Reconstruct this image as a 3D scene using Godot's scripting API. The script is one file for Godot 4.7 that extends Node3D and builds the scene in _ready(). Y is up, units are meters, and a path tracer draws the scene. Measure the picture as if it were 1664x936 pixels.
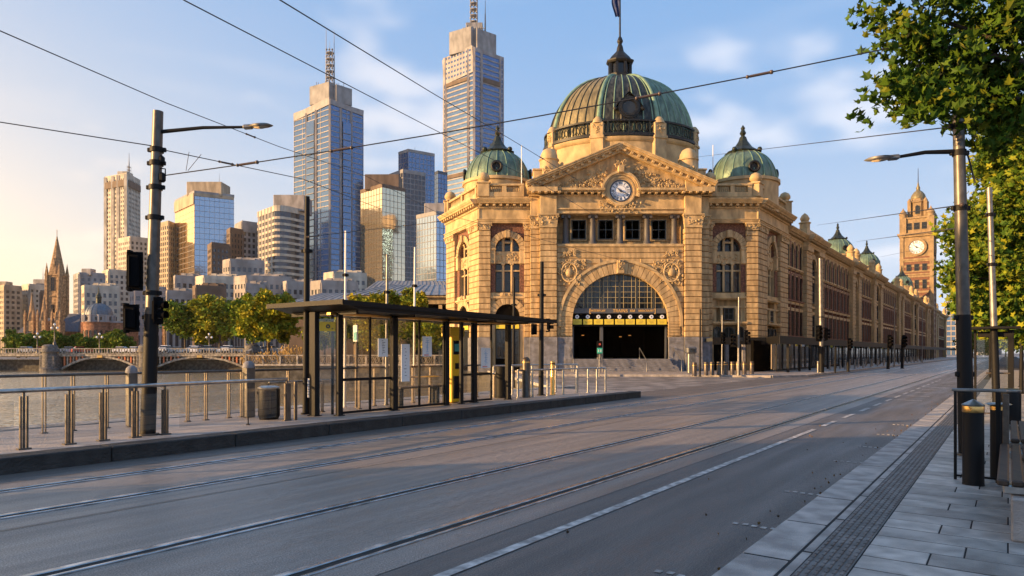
extends Node3D

# ---------------------------------------------------------------- street frame
# u runs along the tram street, v to its right, both in metres from the viewer's feet
const SY := -0.62967
const SU := Vector3(0.5889, 0, -0.8082)
const SV := Vector3(0.8082, 0, 0.5889)
var M := {}
var T := {}
var names := {}
var rng := RandomNumberGenerator.new()

class MB:
	var v := PackedVector3Array()
	var n := PackedVector3Array()
	var uv := PackedVector2Array()
	var uv2 := PackedVector2Array()
	var t := Transform3D.IDENTITY
	func tri(a: Vector3, b: Vector3, c: Vector3, na: Vector3, nb: Vector3, nc: Vector3) -> void:
		var g := (b - a).cross(c - a)
		if g.dot(na + nb + nc) > 0.0:
			v.append(t * a); v.append(t * c); v.append(t * b)
			n.append((t.basis * na).normalized()); n.append((t.basis * nc).normalized()); n.append((t.basis * nb).normalized())
		else:
			v.append(t * a); v.append(t * b); v.append(t * c)
			n.append((t.basis * na).normalized()); n.append((t.basis * nb).normalized()); n.append((t.basis * nc).normalized())
	func face(p: Array) -> void:
		var q := Vector3.ZERO
		for i in p.size():
			q += (p[i] as Vector3).cross(p[(i + 1) % p.size()])
		if q.length() < 1e-12: return
		q = q.normalized()
		for i in range(1, p.size() - 1):
			tri(p[0], p[i], p[i + 1], q, q, q)
	func quad(a: Vector3, b: Vector3, c: Vector3, d: Vector3) -> void:
		face([a, b, c, d])
	func uvquad(a: Vector3, b: Vector3, c: Vector3, d: Vector3, nn: Vector3) -> void:   # a b c d from bottom left, counter-clockwise, picture upright
		for k in [[a, c, b, Vector2(0, 1), Vector2(1, 0), Vector2(1, 1)], [a, d, c, Vector2(0, 1), Vector2(0, 0), Vector2(1, 0)]]:
			for i in 3:
				v.append(t * (k[i] as Vector3)); n.append((t.basis * nn).normalized()); uv.append(k[i + 3])
	func box(c: Vector3, s: Vector3) -> void:
		var h := s * 0.5
		var p := []
		for k in 8:
			p.append(c + Vector3(h.x * (1 if k & 1 else -1), h.y * (1 if k & 2 else -1), h.z * (1 if k & 4 else -1)))
		for q in [[0, 2, 3, 1], [4, 5, 7, 6], [0, 4, 6, 2], [1, 3, 7, 5], [0, 1, 5, 4], [2, 6, 7, 3]]:
			face([p[q[0]], p[q[1]], p[q[2]], p[q[3]]])
	func bev(c: Vector3, s: Vector3, b: float) -> void:
		var h := s * 0.5
		b = minf(b, minf(h.x, minf(h.y, h.z)) * 0.9)
		var P := func(sx: float, sy: float, sz: float, ax: int) -> Vector3:
			var q := Vector3(h.x - b, h.y - b, h.z - b)
			q[ax] += b
			return c + Vector3(q.x * sx, q.y * sy, q.z * sz)
		for s1 in [-1.0, 1.0]:
			for ax in 3:
				var a1 := (ax + 1) % 3
				var a2 := (ax + 2) % 3
				var pts := []
				for m in [[-1.0, -1.0], [1.0, -1.0], [1.0, 1.0], [-1.0, 1.0]]:
					var w := Vector3.ZERO
					w[ax] = s1; w[a1] = m[0]; w[a2] = m[1]
					pts.append(P.call(w.x, w.y, w.z, ax))
				if s1 < 0: pts.reverse()
				face(pts)
		for ax in 3:
			var a1 := (ax + 1) % 3
			var a2 := (ax + 2) % 3
			for m in [[-1.0, -1.0], [1.0, -1.0], [1.0, 1.0], [-1.0, 1.0]]:
				var w0 := Vector3.ZERO
				w0[ax] = -1.0; w0[a1] = m[0]; w0[a2] = m[1]
				var w1 := w0
				w1[ax] = 1.0
				var nn := Vector3.ZERO
				nn[a1] = m[0]; nn[a2] = m[1]
				var q := [P.call(w0.x, w0.y, w0.z, a1), P.call(w1.x, w1.y, w1.z, a1), P.call(w1.x, w1.y, w1.z, a2), P.call(w0.x, w0.y, w0.z, a2)]
				tri(q[0], q[1], q[2], nn, nn, nn); tri(q[0], q[2], q[3], nn, nn, nn)
		for k in 8:
			var w := Vector3(1 if k & 1 else -1, 1 if k & 2 else -1, 1 if k & 4 else -1)
			tri(P.call(w.x, w.y, w.z, 0), P.call(w.x, w.y, w.z, 1), P.call(w.x, w.y, w.z, 2), w, w, w)
	func ext(p: PackedVector2Array, z0: float, z1: float, back := true) -> void:     # outline in x y pushed along z
		var ix := Geometry2D.triangulate_polygon(p)
		for i in range(0, ix.size(), 3):
			var a := p[ix[i]]; var b := p[ix[i + 1]]; var c := p[ix[i + 2]]
			tri(Vector3(a.x, a.y, z1), Vector3(b.x, b.y, z1), Vector3(c.x, c.y, z1), Vector3.BACK, Vector3.BACK, Vector3.BACK)
			if back:
				tri(Vector3(a.x, a.y, z0), Vector3(b.x, b.y, z0), Vector3(c.x, c.y, z0), Vector3.FORWARD, Vector3.FORWARD, Vector3.FORWARD)
		var cw := -1.0 if Geometry2D.is_polygon_clockwise(p) else 1.0
		for i in p.size():
			var a := p[i]; var b := p[(i + 1) % p.size()]
			var d := b - a
			if d.length() < 1e-6: continue
			var nn := Vector3(d.y, -d.x, 0).normalized() * cw
			tri(Vector3(a.x, a.y, z0), Vector3(b.x, b.y, z0), Vector3(b.x, b.y, z1), nn, nn, nn)
			tri(Vector3(a.x, a.y, z0), Vector3(b.x, b.y, z1), Vector3(a.x, a.y, z1), nn, nn, nn)
	func prism(p: PackedVector2Array, y0: float, y1: float, top := true) -> void:     # plan outline in x z raised along y
		var ix := Geometry2D.triangulate_polygon(p)
		if top:
			for i in range(0, ix.size(), 3):
				var a := p[ix[i]]; var b := p[ix[i + 1]]; var c := p[ix[i + 2]]
				tri(Vector3(a.x, y1, a.y), Vector3(b.x, y1, b.y), Vector3(c.x, y1, c.y), Vector3.UP, Vector3.UP, Vector3.UP)
				if y0 != y1:
					tri(Vector3(a.x, y0, a.y), Vector3(b.x, y0, b.y), Vector3(c.x, y0, c.y), Vector3.DOWN, Vector3.DOWN, Vector3.DOWN)
		if y0 == y1: return
		var cw := -1.0 if Geometry2D.is_polygon_clockwise(p) else 1.0
		for i in p.size():
			var a := p[i]; var b := p[(i + 1) % p.size()]
			var nn := Vector3((b - a).y, 0, -(b - a).x).normalized() * cw
			tri(Vector3(a.x, y0, a.y), Vector3(b.x, y0, b.y), Vector3(b.x, y1, b.y), nn, nn, nn)
			tri(Vector3(a.x, y0, a.y), Vector3(b.x, y1, b.y), Vector3(a.x, y1, a.y), nn, nn, nn)
	func lathe(prof: Array, seg: int, c := Vector3.ZERO, smooth := true, a0 := 0.0, a1 := TAU) -> void:
		for j in prof.size() - 1:
			var p: Vector2 = prof[j]
			var q: Vector2 = prof[j + 1]
			var e := q - p
			if e.length() < 1e-7: continue
			var m := Vector2(e.y, -e.x).normalized()
			var mp := m
			var mq := m
			if smooth:
				if j > 0:
					var e0: Vector2 = p - (prof[j - 1] as Vector2)
					var m0 := Vector2(e0.y, -e0.x).normalized()
					if m0.dot(m) > 0.6: mp = (m0 + m).normalized()
				if j < prof.size() - 2:
					var e1: Vector2 = (prof[j + 2] as Vector2) - q
					var m1 := Vector2(e1.y, -e1.x).normalized()
					if m1.dot(m) > 0.6: mq = (m1 + m).normalized()
			for i in seg:
				var x := a0 + (a1 - a0) * i / seg
				var y := a0 + (a1 - a0) * (i + 1) / seg
				var dx := Vector3(cos(x), 0, sin(x))
				var dy := Vector3(cos(y), 0, sin(y))
				var nx := dx
				var ny := dy
				if not smooth:
					nx = (dx + dy).normalized(); ny = nx
				var A := c + dx * p.x + Vector3.UP * p.y
				var B := c + dy * p.x + Vector3.UP * p.y
				var C := c + dy * q.x + Vector3.UP * q.y
				var D := c + dx * q.x + Vector3.UP * q.y
				var nA := nx * mp.x + Vector3.UP * mp.y
				var nB := ny * mp.x + Vector3.UP * mp.y
				var nC := ny * mq.x + Vector3.UP * mq.y
				var nD := nx * mq.x + Vector3.UP * mq.y
				if p.x > 1e-6: tri(A, B, C, nA, nB, nC)
				if q.x > 1e-6: tri(A, C, D, nA, nC, nD)
	func cyl(c: Vector3, r: float, h: float, seg := 16, r2 := -1.0) -> void:          # c is the foot
		if r2 < 0: r2 = r
		lathe([Vector2(0, 0), Vector2(r, 0), Vector2(r2, h), Vector2(0, h)], seg, c)
	func ball(c: Vector3, r: float, seg := 10, sy := 1.0) -> void:
		var p := []
		var k := maxi(4, seg / 2)
		for i in k + 1:
			var a := -PI / 2 + PI * i / k
			p.append(Vector2(r * cos(a), r * sy * sin(a)))
		lathe(p, seg, c)
	func tube(path: Array, r0: float, r1 := -1.0, seg := 8, caps := true) -> void:
		if r1 < 0: r1 = r0
		var rings := []
		var ns := []
		var side := Vector3.ZERO
		for i in path.size():
			var d: Vector3
			if i == 0: d = path[1] - path[0]
			elif i == path.size() - 1: d = path[i] - path[i - 1]
			else: d = (path[i + 1] as Vector3) - path[i - 1]
			d = d.normalized()
			if i == 0: side = d.cross(Vector3.UP if absf(d.y) < 0.9 else Vector3.RIGHT).normalized()
			else: side = (side - d * side.dot(d)).normalized()
			var up := side.cross(d)
			var r := lerpf(r0, r1, float(i) / (path.size() - 1))
			var ring := []
			var nr := []
			for k in seg:
				var a := TAU * k / seg
				var w := side * cos(a) + up * sin(a)
				nr.append(w); ring.append((path[i] as Vector3) + w * r)
			rings.append(ring); ns.append(nr)
			if caps and (i == 0 or i == path.size() - 1):
				var e := d if i > 0 else -d
				for k in range(1, seg - 1):
					tri(ring[0], ring[k], ring[k + 1], e, e, e)
		for i in path.size() - 1:
			for k in seg:
				var l := (k + 1) % seg
				tri(rings[i][k], rings[i][l], rings[i + 1][l], ns[i][k], ns[i][l], ns[i + 1][l])
				tri(rings[i][k], rings[i + 1][l], rings[i + 1][k], ns[i][k], ns[i + 1][l], ns[i + 1][k])
	func bar(a: Vector3, b: Vector3, w: float, h: float, up := Vector3.UP) -> void:   # rectangular bar between two points
		var d := (b - a)
		var z := d.normalized()
		var x := up.cross(z).normalized()
		var y := z.cross(x)
		var keep := t
		t = t * Transform3D(Basis(x, y, z), (a + b) * 0.5)
		box(Vector3.ZERO, Vector3(w, h, d.length()))
		t = keep
	func mesh() -> ArrayMesh:
		var a := []
		a.resize(Mesh.ARRAY_MAX)
		a[Mesh.ARRAY_VERTEX] = v
		a[Mesh.ARRAY_NORMAL] = n
		if uv.size() == v.size(): a[Mesh.ARRAY_TEX_UV] = uv
		if uv2.size() == v.size(): a[Mesh.ARRAY_TEX_UV2] = uv2
		var m := ArrayMesh.new()
		m.add_surface_from_arrays(Mesh.PRIMITIVE_TRIANGLES, a)
		return m

# ---------------------------------------------------------------- naming and placing
func P(u: float, v: float, y := 0.0) -> Vector3:
	return SU * u + SV * v + Vector3.UP * y

func numbered(called: String, parent: Node) -> String:
	var key := str(parent.get_instance_id()) + called
	var k: int = names.get(key, 0)
	names[key] = k + 1
	return called if k == 0 else "%s_%03d" % [called, k]

func thing(called: String, label: String, category: String, at := Vector3.ZERO, turn := 0.0, group := "") -> Node3D:
	var o := Node3D.new()
	o.name = numbered(called, self)
	add_child(o, true)
	o.position = at
	o.rotation.y = turn
	o.set_meta("label", label)
	o.set_meta("category", category)
	if group != "": o.set_meta("group", group)
	return o

func setting(called: String, turn := 0.0) -> Node3D:
	var o := Node3D.new()
	o.name = numbered(called, self)
	add_child(o, true)
	o.rotation.y = turn
	o.set_meta("kind", "structure")
	return o

func part(m, called: String, mt: Material, parent: Node3D, xf := Transform3D.IDENTITY) -> MeshInstance3D:
	var o := MeshInstance3D.new()
	o.mesh = m.mesh() if m is MB else m
	o.material_override = mt
	o.name = numbered(called, parent)
	o.transform = xf
	parent.add_child(o, true)
	return o

func stuff(m, called: String, mt: Material, parent: Node3D, xf := Transform3D.IDENTITY) -> MeshInstance3D:
	var o := part(m, called, mt, parent, xf)
	o.set_meta("kind", "stuff")
	return o

func dup(t: Node3D, at: Vector3, turn: float, label: String, called := "") -> Node3D:
	var o: Node3D = t.duplicate()
	o.name = numbered(called if called != "" else t.name.rstrip("0123456789").trim_suffix("_"), self)
	add_child(o, true)
	o.position = at
	o.rotation.y = turn
	o.set_meta("label", label)
	return o

func at(x: float, y: float, z: float) -> Transform3D:
	return Transform3D(Basis.IDENTITY, Vector3(x, y, z))

func arc(cx: float, cy: float, r: float, a0: float, a1: float, k: int) -> PackedVector2Array:
	var p := PackedVector2Array()
	for i in k + 1:
		var a := lerpf(a0, a1, float(i) / k)
		p.append(Vector2(cx + r * cos(a), cy + r * sin(a)))
	return p

func rect(x0: float, y0: float, x1: float, y1: float) -> PackedVector2Array:
	return PackedVector2Array([Vector2(x0, y0), Vector2(x1, y0), Vector2(x1, y1), Vector2(x0, y1)])

# ---------------------------------------------------------------- materials
func noise_tex(key: String, freq: float, oct: int, lo: float, hi: float, size := 512, contrast := 1.0, kind := FastNoiseLite.TYPE_SIMPLEX_SMOOTH, seed_ := 1) -> void:
	var f := FastNoiseLite.new()
	f.noise_type = kind
	f.seed = seed_
	f.frequency = freq
	f.fractal_octaves = oct
	var im := f.get_seamless_image(size, size)
	im.convert(Image.FORMAT_L8)
	var d := im.get_data()
	for i in d.size():
		var x := clampf((d[i] / 255.0 - 0.5) * contrast + 0.5, 0, 1)
		d[i] = int(255.0 * lerpf(lo, hi, x))
	var out := Image.create_from_data(size, size, false, Image.FORMAT_L8, d)
	out.convert(Image.FORMAT_RGB8)
	T[key] = ImageTexture.create_from_image(out)

func normal_tex(key: String, freq: float, oct: int, bump: float, size := 512, seed_ := 3) -> void:
	var f := FastNoiseLite.new()
	f.seed = seed_
	f.frequency = freq
	f.fractal_octaves = oct
	var im := f.get_seamless_image(size, size)
	im.convert(Image.FORMAT_RGBA8)
	im.bump_map_to_normal_map(bump)
	T[key] = ImageTexture.create_from_image(im)

func mat(key: String, r: float, g: float, b: float, rough := 0.8, metal := 0.0, tex := "", scale := Vector3.ONE, nrm := "", nstrength := 0.5, own_axes := false) -> StandardMaterial3D:
	var m := StandardMaterial3D.new()
	m.albedo_color = Color(r, g, b).linear_to_srgb()
	m.roughness = rough
	m.metallic = metal
	if tex != "" or nrm != "":
		m.uv1_triplanar = true
		m.uv1_world_triplanar = not own_axes
		m.uv1_scale = scale
	if tex != "": m.albedo_texture = T[tex]
	if nrm != "":
		m.normal_enabled = true
		m.normal_texture = T[nrm]
		m.normal_scale = nstrength
	M[key] = m
	return m

func make_materials() -> void:
	noise_tex("grime", 0.012, 5, 0.62, 1.0, 512, 1.6)
	noise_tex("soft", 0.008, 4, 0.76, 1.0, 512, 1.5, FastNoiseLite.TYPE_SIMPLEX_SMOOTH, 7)
	noise_tex("grain", 0.25, 3, 0.5, 1.0, 512, 1.5, FastNoiseLite.TYPE_SIMPLEX_SMOOTH, 5)
	noise_tex("patina", 0.02, 5, 0.35, 1.0, 512, 2.2, FastNoiseLite.TYPE_SIMPLEX_SMOOTH, 9)
	normal_tex("n_grain", 0.2, 3, 6.0)
	normal_tex("n_stone", 0.06, 4, 7.0)
	normal_tex("n_wave", 0.012, 3, 9.0, 512, 11)
	normal_tex("n_pane", 0.01, 2, 3.0, 512, 21)
	# road surface
	noise_tex("streak", 0.01, 4, 0.84, 1.0, 512, 1.5, FastNoiseLite.TYPE_SIMPLEX_SMOOTH, 17)
	noise_tex("gloss", 0.006, 3, 0.72, 1.0, 512, 1.5, FastNoiseLite.TYPE_SIMPLEX_SMOOTH, 19)
	var road := mat("asphalt", 0.27, 0.228, 0.198, 0.66, 0, "streak", Vector3(0.5, 0.5, 0.05), "n_grain", 0.12, true)
	road.detail_enabled = true
	road.detail_albedo = T["grain"]
	road.detail_blend_mode = BaseMaterial3D.BLEND_MODE_MUL
	road.detail_uv_layer = BaseMaterial3D.DETAIL_UV_2
	road.uv2_triplanar = true
	road.uv2_scale = Vector3(0.55, 0.55, 0.55)
	road.roughness_texture = T["gloss"]
	mat("ground", 0.31, 0.275, 0.25, 0.6, 0, "grime", Vector3(0.1, 0.1, 0.1), "n_grain", 0.4)
	var bed := mat("trackbed", 0.5, 0.42, 0.36, 0.5, 0, "streak", Vector3(0.6, 0.6, 0.035), "n_grain", 0.1, true)
	bed.detail_enabled = true
	bed.detail_albedo = T["grain"]
	bed.detail_blend_mode = BaseMaterial3D.BLEND_MODE_MUL
	bed.detail_uv_layer = BaseMaterial3D.DETAIL_UV_2
	bed.uv2_triplanar = true
	bed.uv2_scale = Vector3(0.5, 0.5, 0.5)
	bed.roughness_texture = T["gloss"]
	mat("track_edge", 0.27, 0.225, 0.19, 0.6, 0, "streak", Vector3(0.9, 0.9, 0.1), "n_grain", 0.6, true)
	mat("road_paint", 0.62, 0.58, 0.54, 0.6, 0, "grime", Vector3(0.9, 0.9, 0.9))
	mat("steel_rail", 0.66, 0.65, 0.65, 0.26, 1.0, "grime", Vector3(0.7, 0.7, 0.7))
	mat("rail_groove", 0.012, 0.011, 0.01, 0.8)
	mat("platform", 0.4, 0.34, 0.29, 0.55, 0, "streak", Vector3(0.5, 0.5, 0.2), "n_grain", 0.4, true)
	mat("kerb_shaded", 0.035, 0.034, 0.033, 0.7, 0, "grime", Vector3(0.6, 0.6, 0.6), "n_stone", 0.5)  # darkness of the shaded platform face put into the stone colour
	mat("kerb_pale", 0.5, 0.45, 0.41, 0.6, 0, "soft", Vector3(0.6, 0.6, 0.6), "n_grain", 0.5)
	mat("kerb_pale_b", 0.45, 0.405, 0.37, 0.6, 0, "soft", Vector3(0.6, 0.6, 0.6), "n_grain", 0.5)
	mat("joint", 0.012, 0.012, 0.013, 0.9)
	mat("tactile", 0.17, 0.155, 0.145, 0.5, 0, "grime", Vector3(0.8, 0.8, 0.8))
	for i in 4:
		var k: float = [0.33, 0.4, 0.46, 0.54][i]
		mat("paver%d" % i, k * 1.1, k, k * 0.9, 0.36, 0, "soft", Vector3(0.7, 0.7, 0.7), "n_grain", 0.35)
	mat("concrete", 0.42, 0.4, 0.37, 0.75, 0, "grime", Vector3(0.3, 0.3, 0.3), "n_stone", 0.4)
	mat("bluestone", 0.24, 0.235, 0.25, 0.7, 0, "soft", Vector3(0.35, 0.35, 0.35), "n_grain", 0.3)
	# station
	var st := Vector3(0.5, 0.12, 0.5)
	mat("ochre", 0.56, 0.39, 0.195, 0.75, 0, "soft", st, "n_grain", 0.2)
	mat("ochre_b", 0.525, 0.36, 0.175, 0.75, 0, "soft", st, "n_grain", 0.2)
	mat("ochre_c", 0.59, 0.42, 0.215, 0.75, 0, "soft", st, "n_grain", 0.2)
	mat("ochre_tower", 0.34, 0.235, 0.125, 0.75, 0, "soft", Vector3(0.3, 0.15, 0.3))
	mat("ochre_smooth", 0.59, 0.42, 0.21, 0.7, 0, "soft", Vector3(0.3, 0.15, 0.3))
	mat("ochre_dark", 0.3, 0.17, 0.065, 0.8, 0, "grime", st)
	mat("redbrick", 0.26, 0.115, 0.072, 0.8, 0, "grime", Vector3(0.8, 0.8, 0.8), "n_grain", 0.5)
	mat("granite", 0.14, 0.13, 0.13, 0.55, 0, "grain", Vector3(1.5, 1.5, 1.5))
	mat("copper", 0.17, 0.26, 0.19, 0.5, 0.25, "grime", Vector3(0.3, 0.12, 0.3), "n_stone", 0.3)
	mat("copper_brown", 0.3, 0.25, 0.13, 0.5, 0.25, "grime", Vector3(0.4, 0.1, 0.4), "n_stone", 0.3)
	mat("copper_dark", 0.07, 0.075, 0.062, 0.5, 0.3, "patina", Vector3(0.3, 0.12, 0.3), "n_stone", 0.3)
	mat("copper_rib", 0.24, 0.37, 0.25, 0.5, 0.2, "soft", Vector3(0.5, 0.3, 0.5))
	mat("iron_dark", 0.03, 0.03, 0.028, 0.5, 0.3, "patina", Vector3(0.8, 0.8, 0.8))
	mat("bronze_green", 0.05, 0.065, 0.05, 0.5, 0.4, "patina", Vector3(0.6, 0.6, 0.6))
	mat("dark_glass", 0.016, 0.018, 0.02, 0.08, 0, "", Vector3(0.5, 0.5, 0.5), "n_pane", 0.25)
	mat("window_frame", 0.035, 0.04, 0.04, 0.5)
	mat("pale_frame", 0.5, 0.4, 0.2, 0.6)
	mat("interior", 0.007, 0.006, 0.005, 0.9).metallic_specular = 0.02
	mat("shade_glass", 0.012, 0.012, 0.013, 0.4).metallic_specular = 0.12
	mat("clock_white", 0.72, 0.75, 0.8, 0.35)
	mat("clock_blue", 0.02, 0.03, 0.06, 0.4)
	mat("sign_yellow", 0.75, 0.58, 0.05, 0.5)
	mat("sign_grey", 0.08, 0.085, 0.095, 0.5)
	mat("gold_letter", 0.75, 0.45, 0.12, 0.4)
	mat("roof_grey", 0.3, 0.3, 0.31, 0.55, 0.2, "soft", Vector3(0.15, 0.15, 0.15))
	mat("awning", 0.05, 0.055, 0.055, 0.5)
	# street furniture
	mat("galv", 0.3, 0.29, 0.275, 0.45, 0.7, "soft", Vector3(1.5, 0.8, 1.5))
	mat("pole_bronze", 0.13, 0.12, 0.11, 0.42, 0.55, "soft", Vector3(2, 1, 2))
	mat("black_metal", 0.01, 0.01, 0.011, 0.55).metallic_specular = 0.3
	mat("steel", 0.55, 0.54, 0.52, 0.3, 1.0, "soft", Vector3(2, 2, 2))
	mat("steel_brown", 0.13, 0.105, 0.085, 0.4, 0.5, "soft", Vector3(2, 2, 2))
	mat("brass", 0.7, 0.42, 0.14, 0.3, 1.0)
	mat("signal_black", 0.006, 0.006, 0.007, 0.8).metallic_specular = 0.15
	mat("wire", 0.02, 0.02, 0.022, 0.6)
	mat("insulator", 0.09, 0.06, 0.045, 0.35)
	mat("paper", 0.78, 0.78, 0.78, 0.6)
	mat("ink", 0.05, 0.05, 0.06, 0.7)
	mat("ink_blue", 0.15, 0.35, 0.6, 0.7)
	mat("ink_red", 0.7, 0.25, 0.22, 0.7)
	mat("ticket_yellow", 0.8, 0.5, 0.02, 0.45)
	mat("green_sign", 0.02, 0.42, 0.3, 0.5)
	mat("teal_screen", 0.05, 0.35, 0.4, 0.3)
	mat("white_paint", 0.75, 0.74, 0.72, 0.5)
	mat("wood", 0.07, 0.042, 0.025, 0.55, 0, "grime", Vector3(3, 3, 0.4))
	mat("flag_blue", 0.012, 0.03, 0.12, 0.7)
	var g := StandardMaterial3D.new()
	g.transparency = BaseMaterial3D.TRANSPARENCY_ALPHA
	g.albedo_color = Color(0.3, 0.36, 0.36, 0.08)
	g.roughness = 0.02
	M["clear_glass"] = g
	# skyline
	mat("glass_blue", 0.1, 0.185, 0.34, 0.12, 0.7, "", Vector3(0.05, 0.05, 0.05), "n_pane", 0.3)
	mat("glass_navy", 0.12, 0.2, 0.34, 0.12, 0.8, "", Vector3(0.05, 0.05, 0.05), "n_pane", 0.3)
	mat("glass_gold", 0.72, 0.62, 0.45, 0.12, 0.9, "", Vector3(0.05, 0.05, 0.05), "n_pane", 0.3)
	mat("glass_sun_glow", 0.9, 0.62, 0.3, 0.1, 0.95, "", Vector3(0.05, 0.05, 0.05), "n_pane", 0.3)  # low sun's reflection put into the glass colour
	mat("glass_silver", 0.3, 0.4, 0.54, 0.14, 0.85, "", Vector3(0.05, 0.05, 0.05), "n_pane", 0.3)
	mat("glass_smoke", 0.07, 0.08, 0.1, 0.12, 0.5, "", Vector3(0.05, 0.05, 0.05), "n_pane", 0.3)
	mat("tower_tan", 0.5, 0.4, 0.28, 0.8, 0, "soft", Vector3(0.05, 0.02, 0.05))
	mat("tower_cream", 0.62, 0.55, 0.45, 0.8, 0, "soft", Vector3(0.05, 0.02, 0.05))
	mat("tower_white", 0.4, 0.36, 0.335, 0.8, 0, "soft", Vector3(0.05, 0.02, 0.05))
	mat("tower_grey", 0.35, 0.34, 0.34, 0.8, 0, "soft", Vector3(0.05, 0.02, 0.05))
	mat("tower_pink", 0.4, 0.37, 0.37, 0.7, 0, "soft", Vector3(0.05, 0.02, 0.05))
	mat("tower_brown", 0.17, 0.12, 0.09, 0.8, 0, "soft", Vector3(0.05, 0.02, 0.05))
	mat("sandstone", 0.5, 0.31, 0.16, 0.85, 0, "grime", Vector3(0.12, 0.12, 0.12))
	mat("church_brick", 0.36, 0.16, 0.09, 0.85, 0, "grime", Vector3(0.12, 0.12, 0.12))
	mat("slate", 0.1, 0.11, 0.14, 0.6, 0, "soft", Vector3(0.3, 0.3, 0.3))
	mat("lead", 0.16, 0.19, 0.23, 0.5, 0.3, "soft", Vector3(0.2, 0.2, 0.2))
	mat("bridge_iron", 0.4, 0.355, 0.3, 0.7, 0, "grime", Vector3(0.2, 0.2, 0.2))
	mat("bridge_red", 0.5, 0.16, 0.07, 0.7)
	mat("pier_stone", 0.16, 0.15, 0.145, 0.8, 0, "grime", Vector3(0.3, 0.3, 0.3), "n_stone", 0.6)
	mat("quay", 0.1, 0.095, 0.085, 0.8, 0, "grime", Vector3(0.2, 0.2, 0.2), "n_stone", 0.6)
	mat("tyre", 0.02, 0.02, 0.02, 0.8)
	mat("car_white", 0.75, 0.75, 0.76, 0.25)
	mat("car_silver", 0.45, 0.46, 0.48, 0.3, 0.5)
	mat("car_red", 0.5, 0.08, 0.04, 0.3)
	# leaves: bark, and foliage tinted per copy
	mat("bark", 0.12, 0.09, 0.065, 0.9, 0, "grime", Vector3(0.8, 0.3, 0.8), "n_stone", 0.8)
	for q in [["leaf", 0.5, 0.38], ["leaf_far", 0.6, 0.5]]:
		var m := StandardMaterial3D.new()
		m.albedo_color = Color(1, 1, 1)
		m.vertex_color_use_as_albedo = true
		m.roughness = q[1]
		m.metallic_specular = 0.2
		m.backlight_enabled = true
		m.backlight = Color(q[2], q[2], q[2])
		M[q[0]] = m
	for i in 4:
		var c: Array = [[0.05, 0.105, 0.01], [0.075, 0.13, 0.012], [0.15, 0.15, 0.013], [0.035, 0.075, 0.01]][i]
		var m := mat("leaf%d" % i, c[0], c[1], c[2], 0.5)
		m.metallic_specular = 0.25
		m.backlight_enabled = true
		m.backlight = Color(0.4, 0.4, 0.4)
	mat("straw", 0.42, 0.27, 0.09, 0.9)
	var w := mat("river", 0.86, 0.68, 0.42, 0.05, 0.8, "", Vector3(0.1, 0.3, 0.34), "n_wave", 0.7)  # muddy water, with the golden sky reflection put into its colour
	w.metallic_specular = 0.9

# ---------------------------------------------------------------- sky
const SUN_AZ := -1.86      # from straight ahead, negative is to the left
const SUN_EL := 0.2
func dir(az: float, el: float) -> Vector3:
	return Vector3(sin(az) * cos(el), sin(el), -cos(az) * cos(el))

func make_sky() -> Sky:
	var W := 1024
	var H := 512
	var im := Image.create(W, H, false, Image.FORMAT_RGBF)
	var fn := FastNoiseLite.new()
	fn.seed = 12
	fn.frequency = 1.0
	fn.fractal_octaves = 5
	var fw := FastNoiseLite.new()
	fw.seed = 31
	fw.frequency = 1.0
	fw.fractal_octaves = 3
	var glow := dir(-1.25, 0.05)
	var zen := Vector3(0.1, 0.205, 0.375)
	var hor := Vector3(0.3, 0.385, 0.48)
	for j in H:
		var el := PI * (0.5 - (j + 0.5) / H)
		for i in W:
			var az := TAU * ((i + 0.5) / W)               # column to direction: the seam is straight ahead
			if az > PI: az -= TAU
			var d := Vector3(sin(az) * cos(el), sin(el), -cos(az) * cos(el))
			var e := maxf(d.y, 0.0)
			var c := hor.lerp(zen, 1.0 - pow(1.0 - minf(e * 1.75, 1.0), 1.7))
			var low := exp(-e * 9.0)
			c = c.lerp(Vector3(0.45, 0.43, 0.43), low * 0.6)
			var g := maxf(d.dot(glow), 0.0)
			var haze := pow(g, 3.0) * exp(-e * 2.6)
			c = c.lerp(Vector3(0.56, 0.49, 0.41), clampf(haze * 1.3, 0, 1))
			var warm := pow(g, 2.6) * exp(-e * 8.0)
			c = c.lerp(Vector3(0.6, 0.42, 0.18), clampf(warm * 1.4, 0, 1))
			c += Vector3(2.4, 1.45, 0.6) * pow(g, 16.0) * exp(-e * 3.5)
			if d.y > 0.004:
				var q := Vector2(d.x, d.z) / (d.y + 0.13)
				var a := fn.get_noise_2d(q.x * 0.9 + 3.0, q.y * 0.9) + 0.35 * fw.get_noise_2d(q.x * 3.1, q.y * 3.1)
				var streak := fw.get_noise_2d(az * 1.6 + 9.0, el * 17.0)
				var k := smoothstep(0.12, 0.6, a) * 0.55 + smoothstep(0.1, 0.45, streak) * 0.6 * exp(-e * 6.0)
				var lit := Vector3(0.5, 0.5, 0.53).lerp(Vector3(0.62, 0.46, 0.29), clampf(pow(g, 2.0) * 1.2 * exp(-e * 2.0), 0, 1))
				c = c.lerp(lit, clampf(k, 0, 0.75))
			if d.y < 0.0:
				c = c.lerp(Vector3(0.2, 0.19, 0.18), clampf(-d.y * 12.0, 0, 1))
			im.set_pixel(i, j, Color(c.x, c.y, c.z))
	var pm := PanoramaSkyMaterial.new()
	pm.panorama = ImageTexture.create_from_image(im)
	var s := Sky.new()
	s.sky_material = pm
	return s

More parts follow.
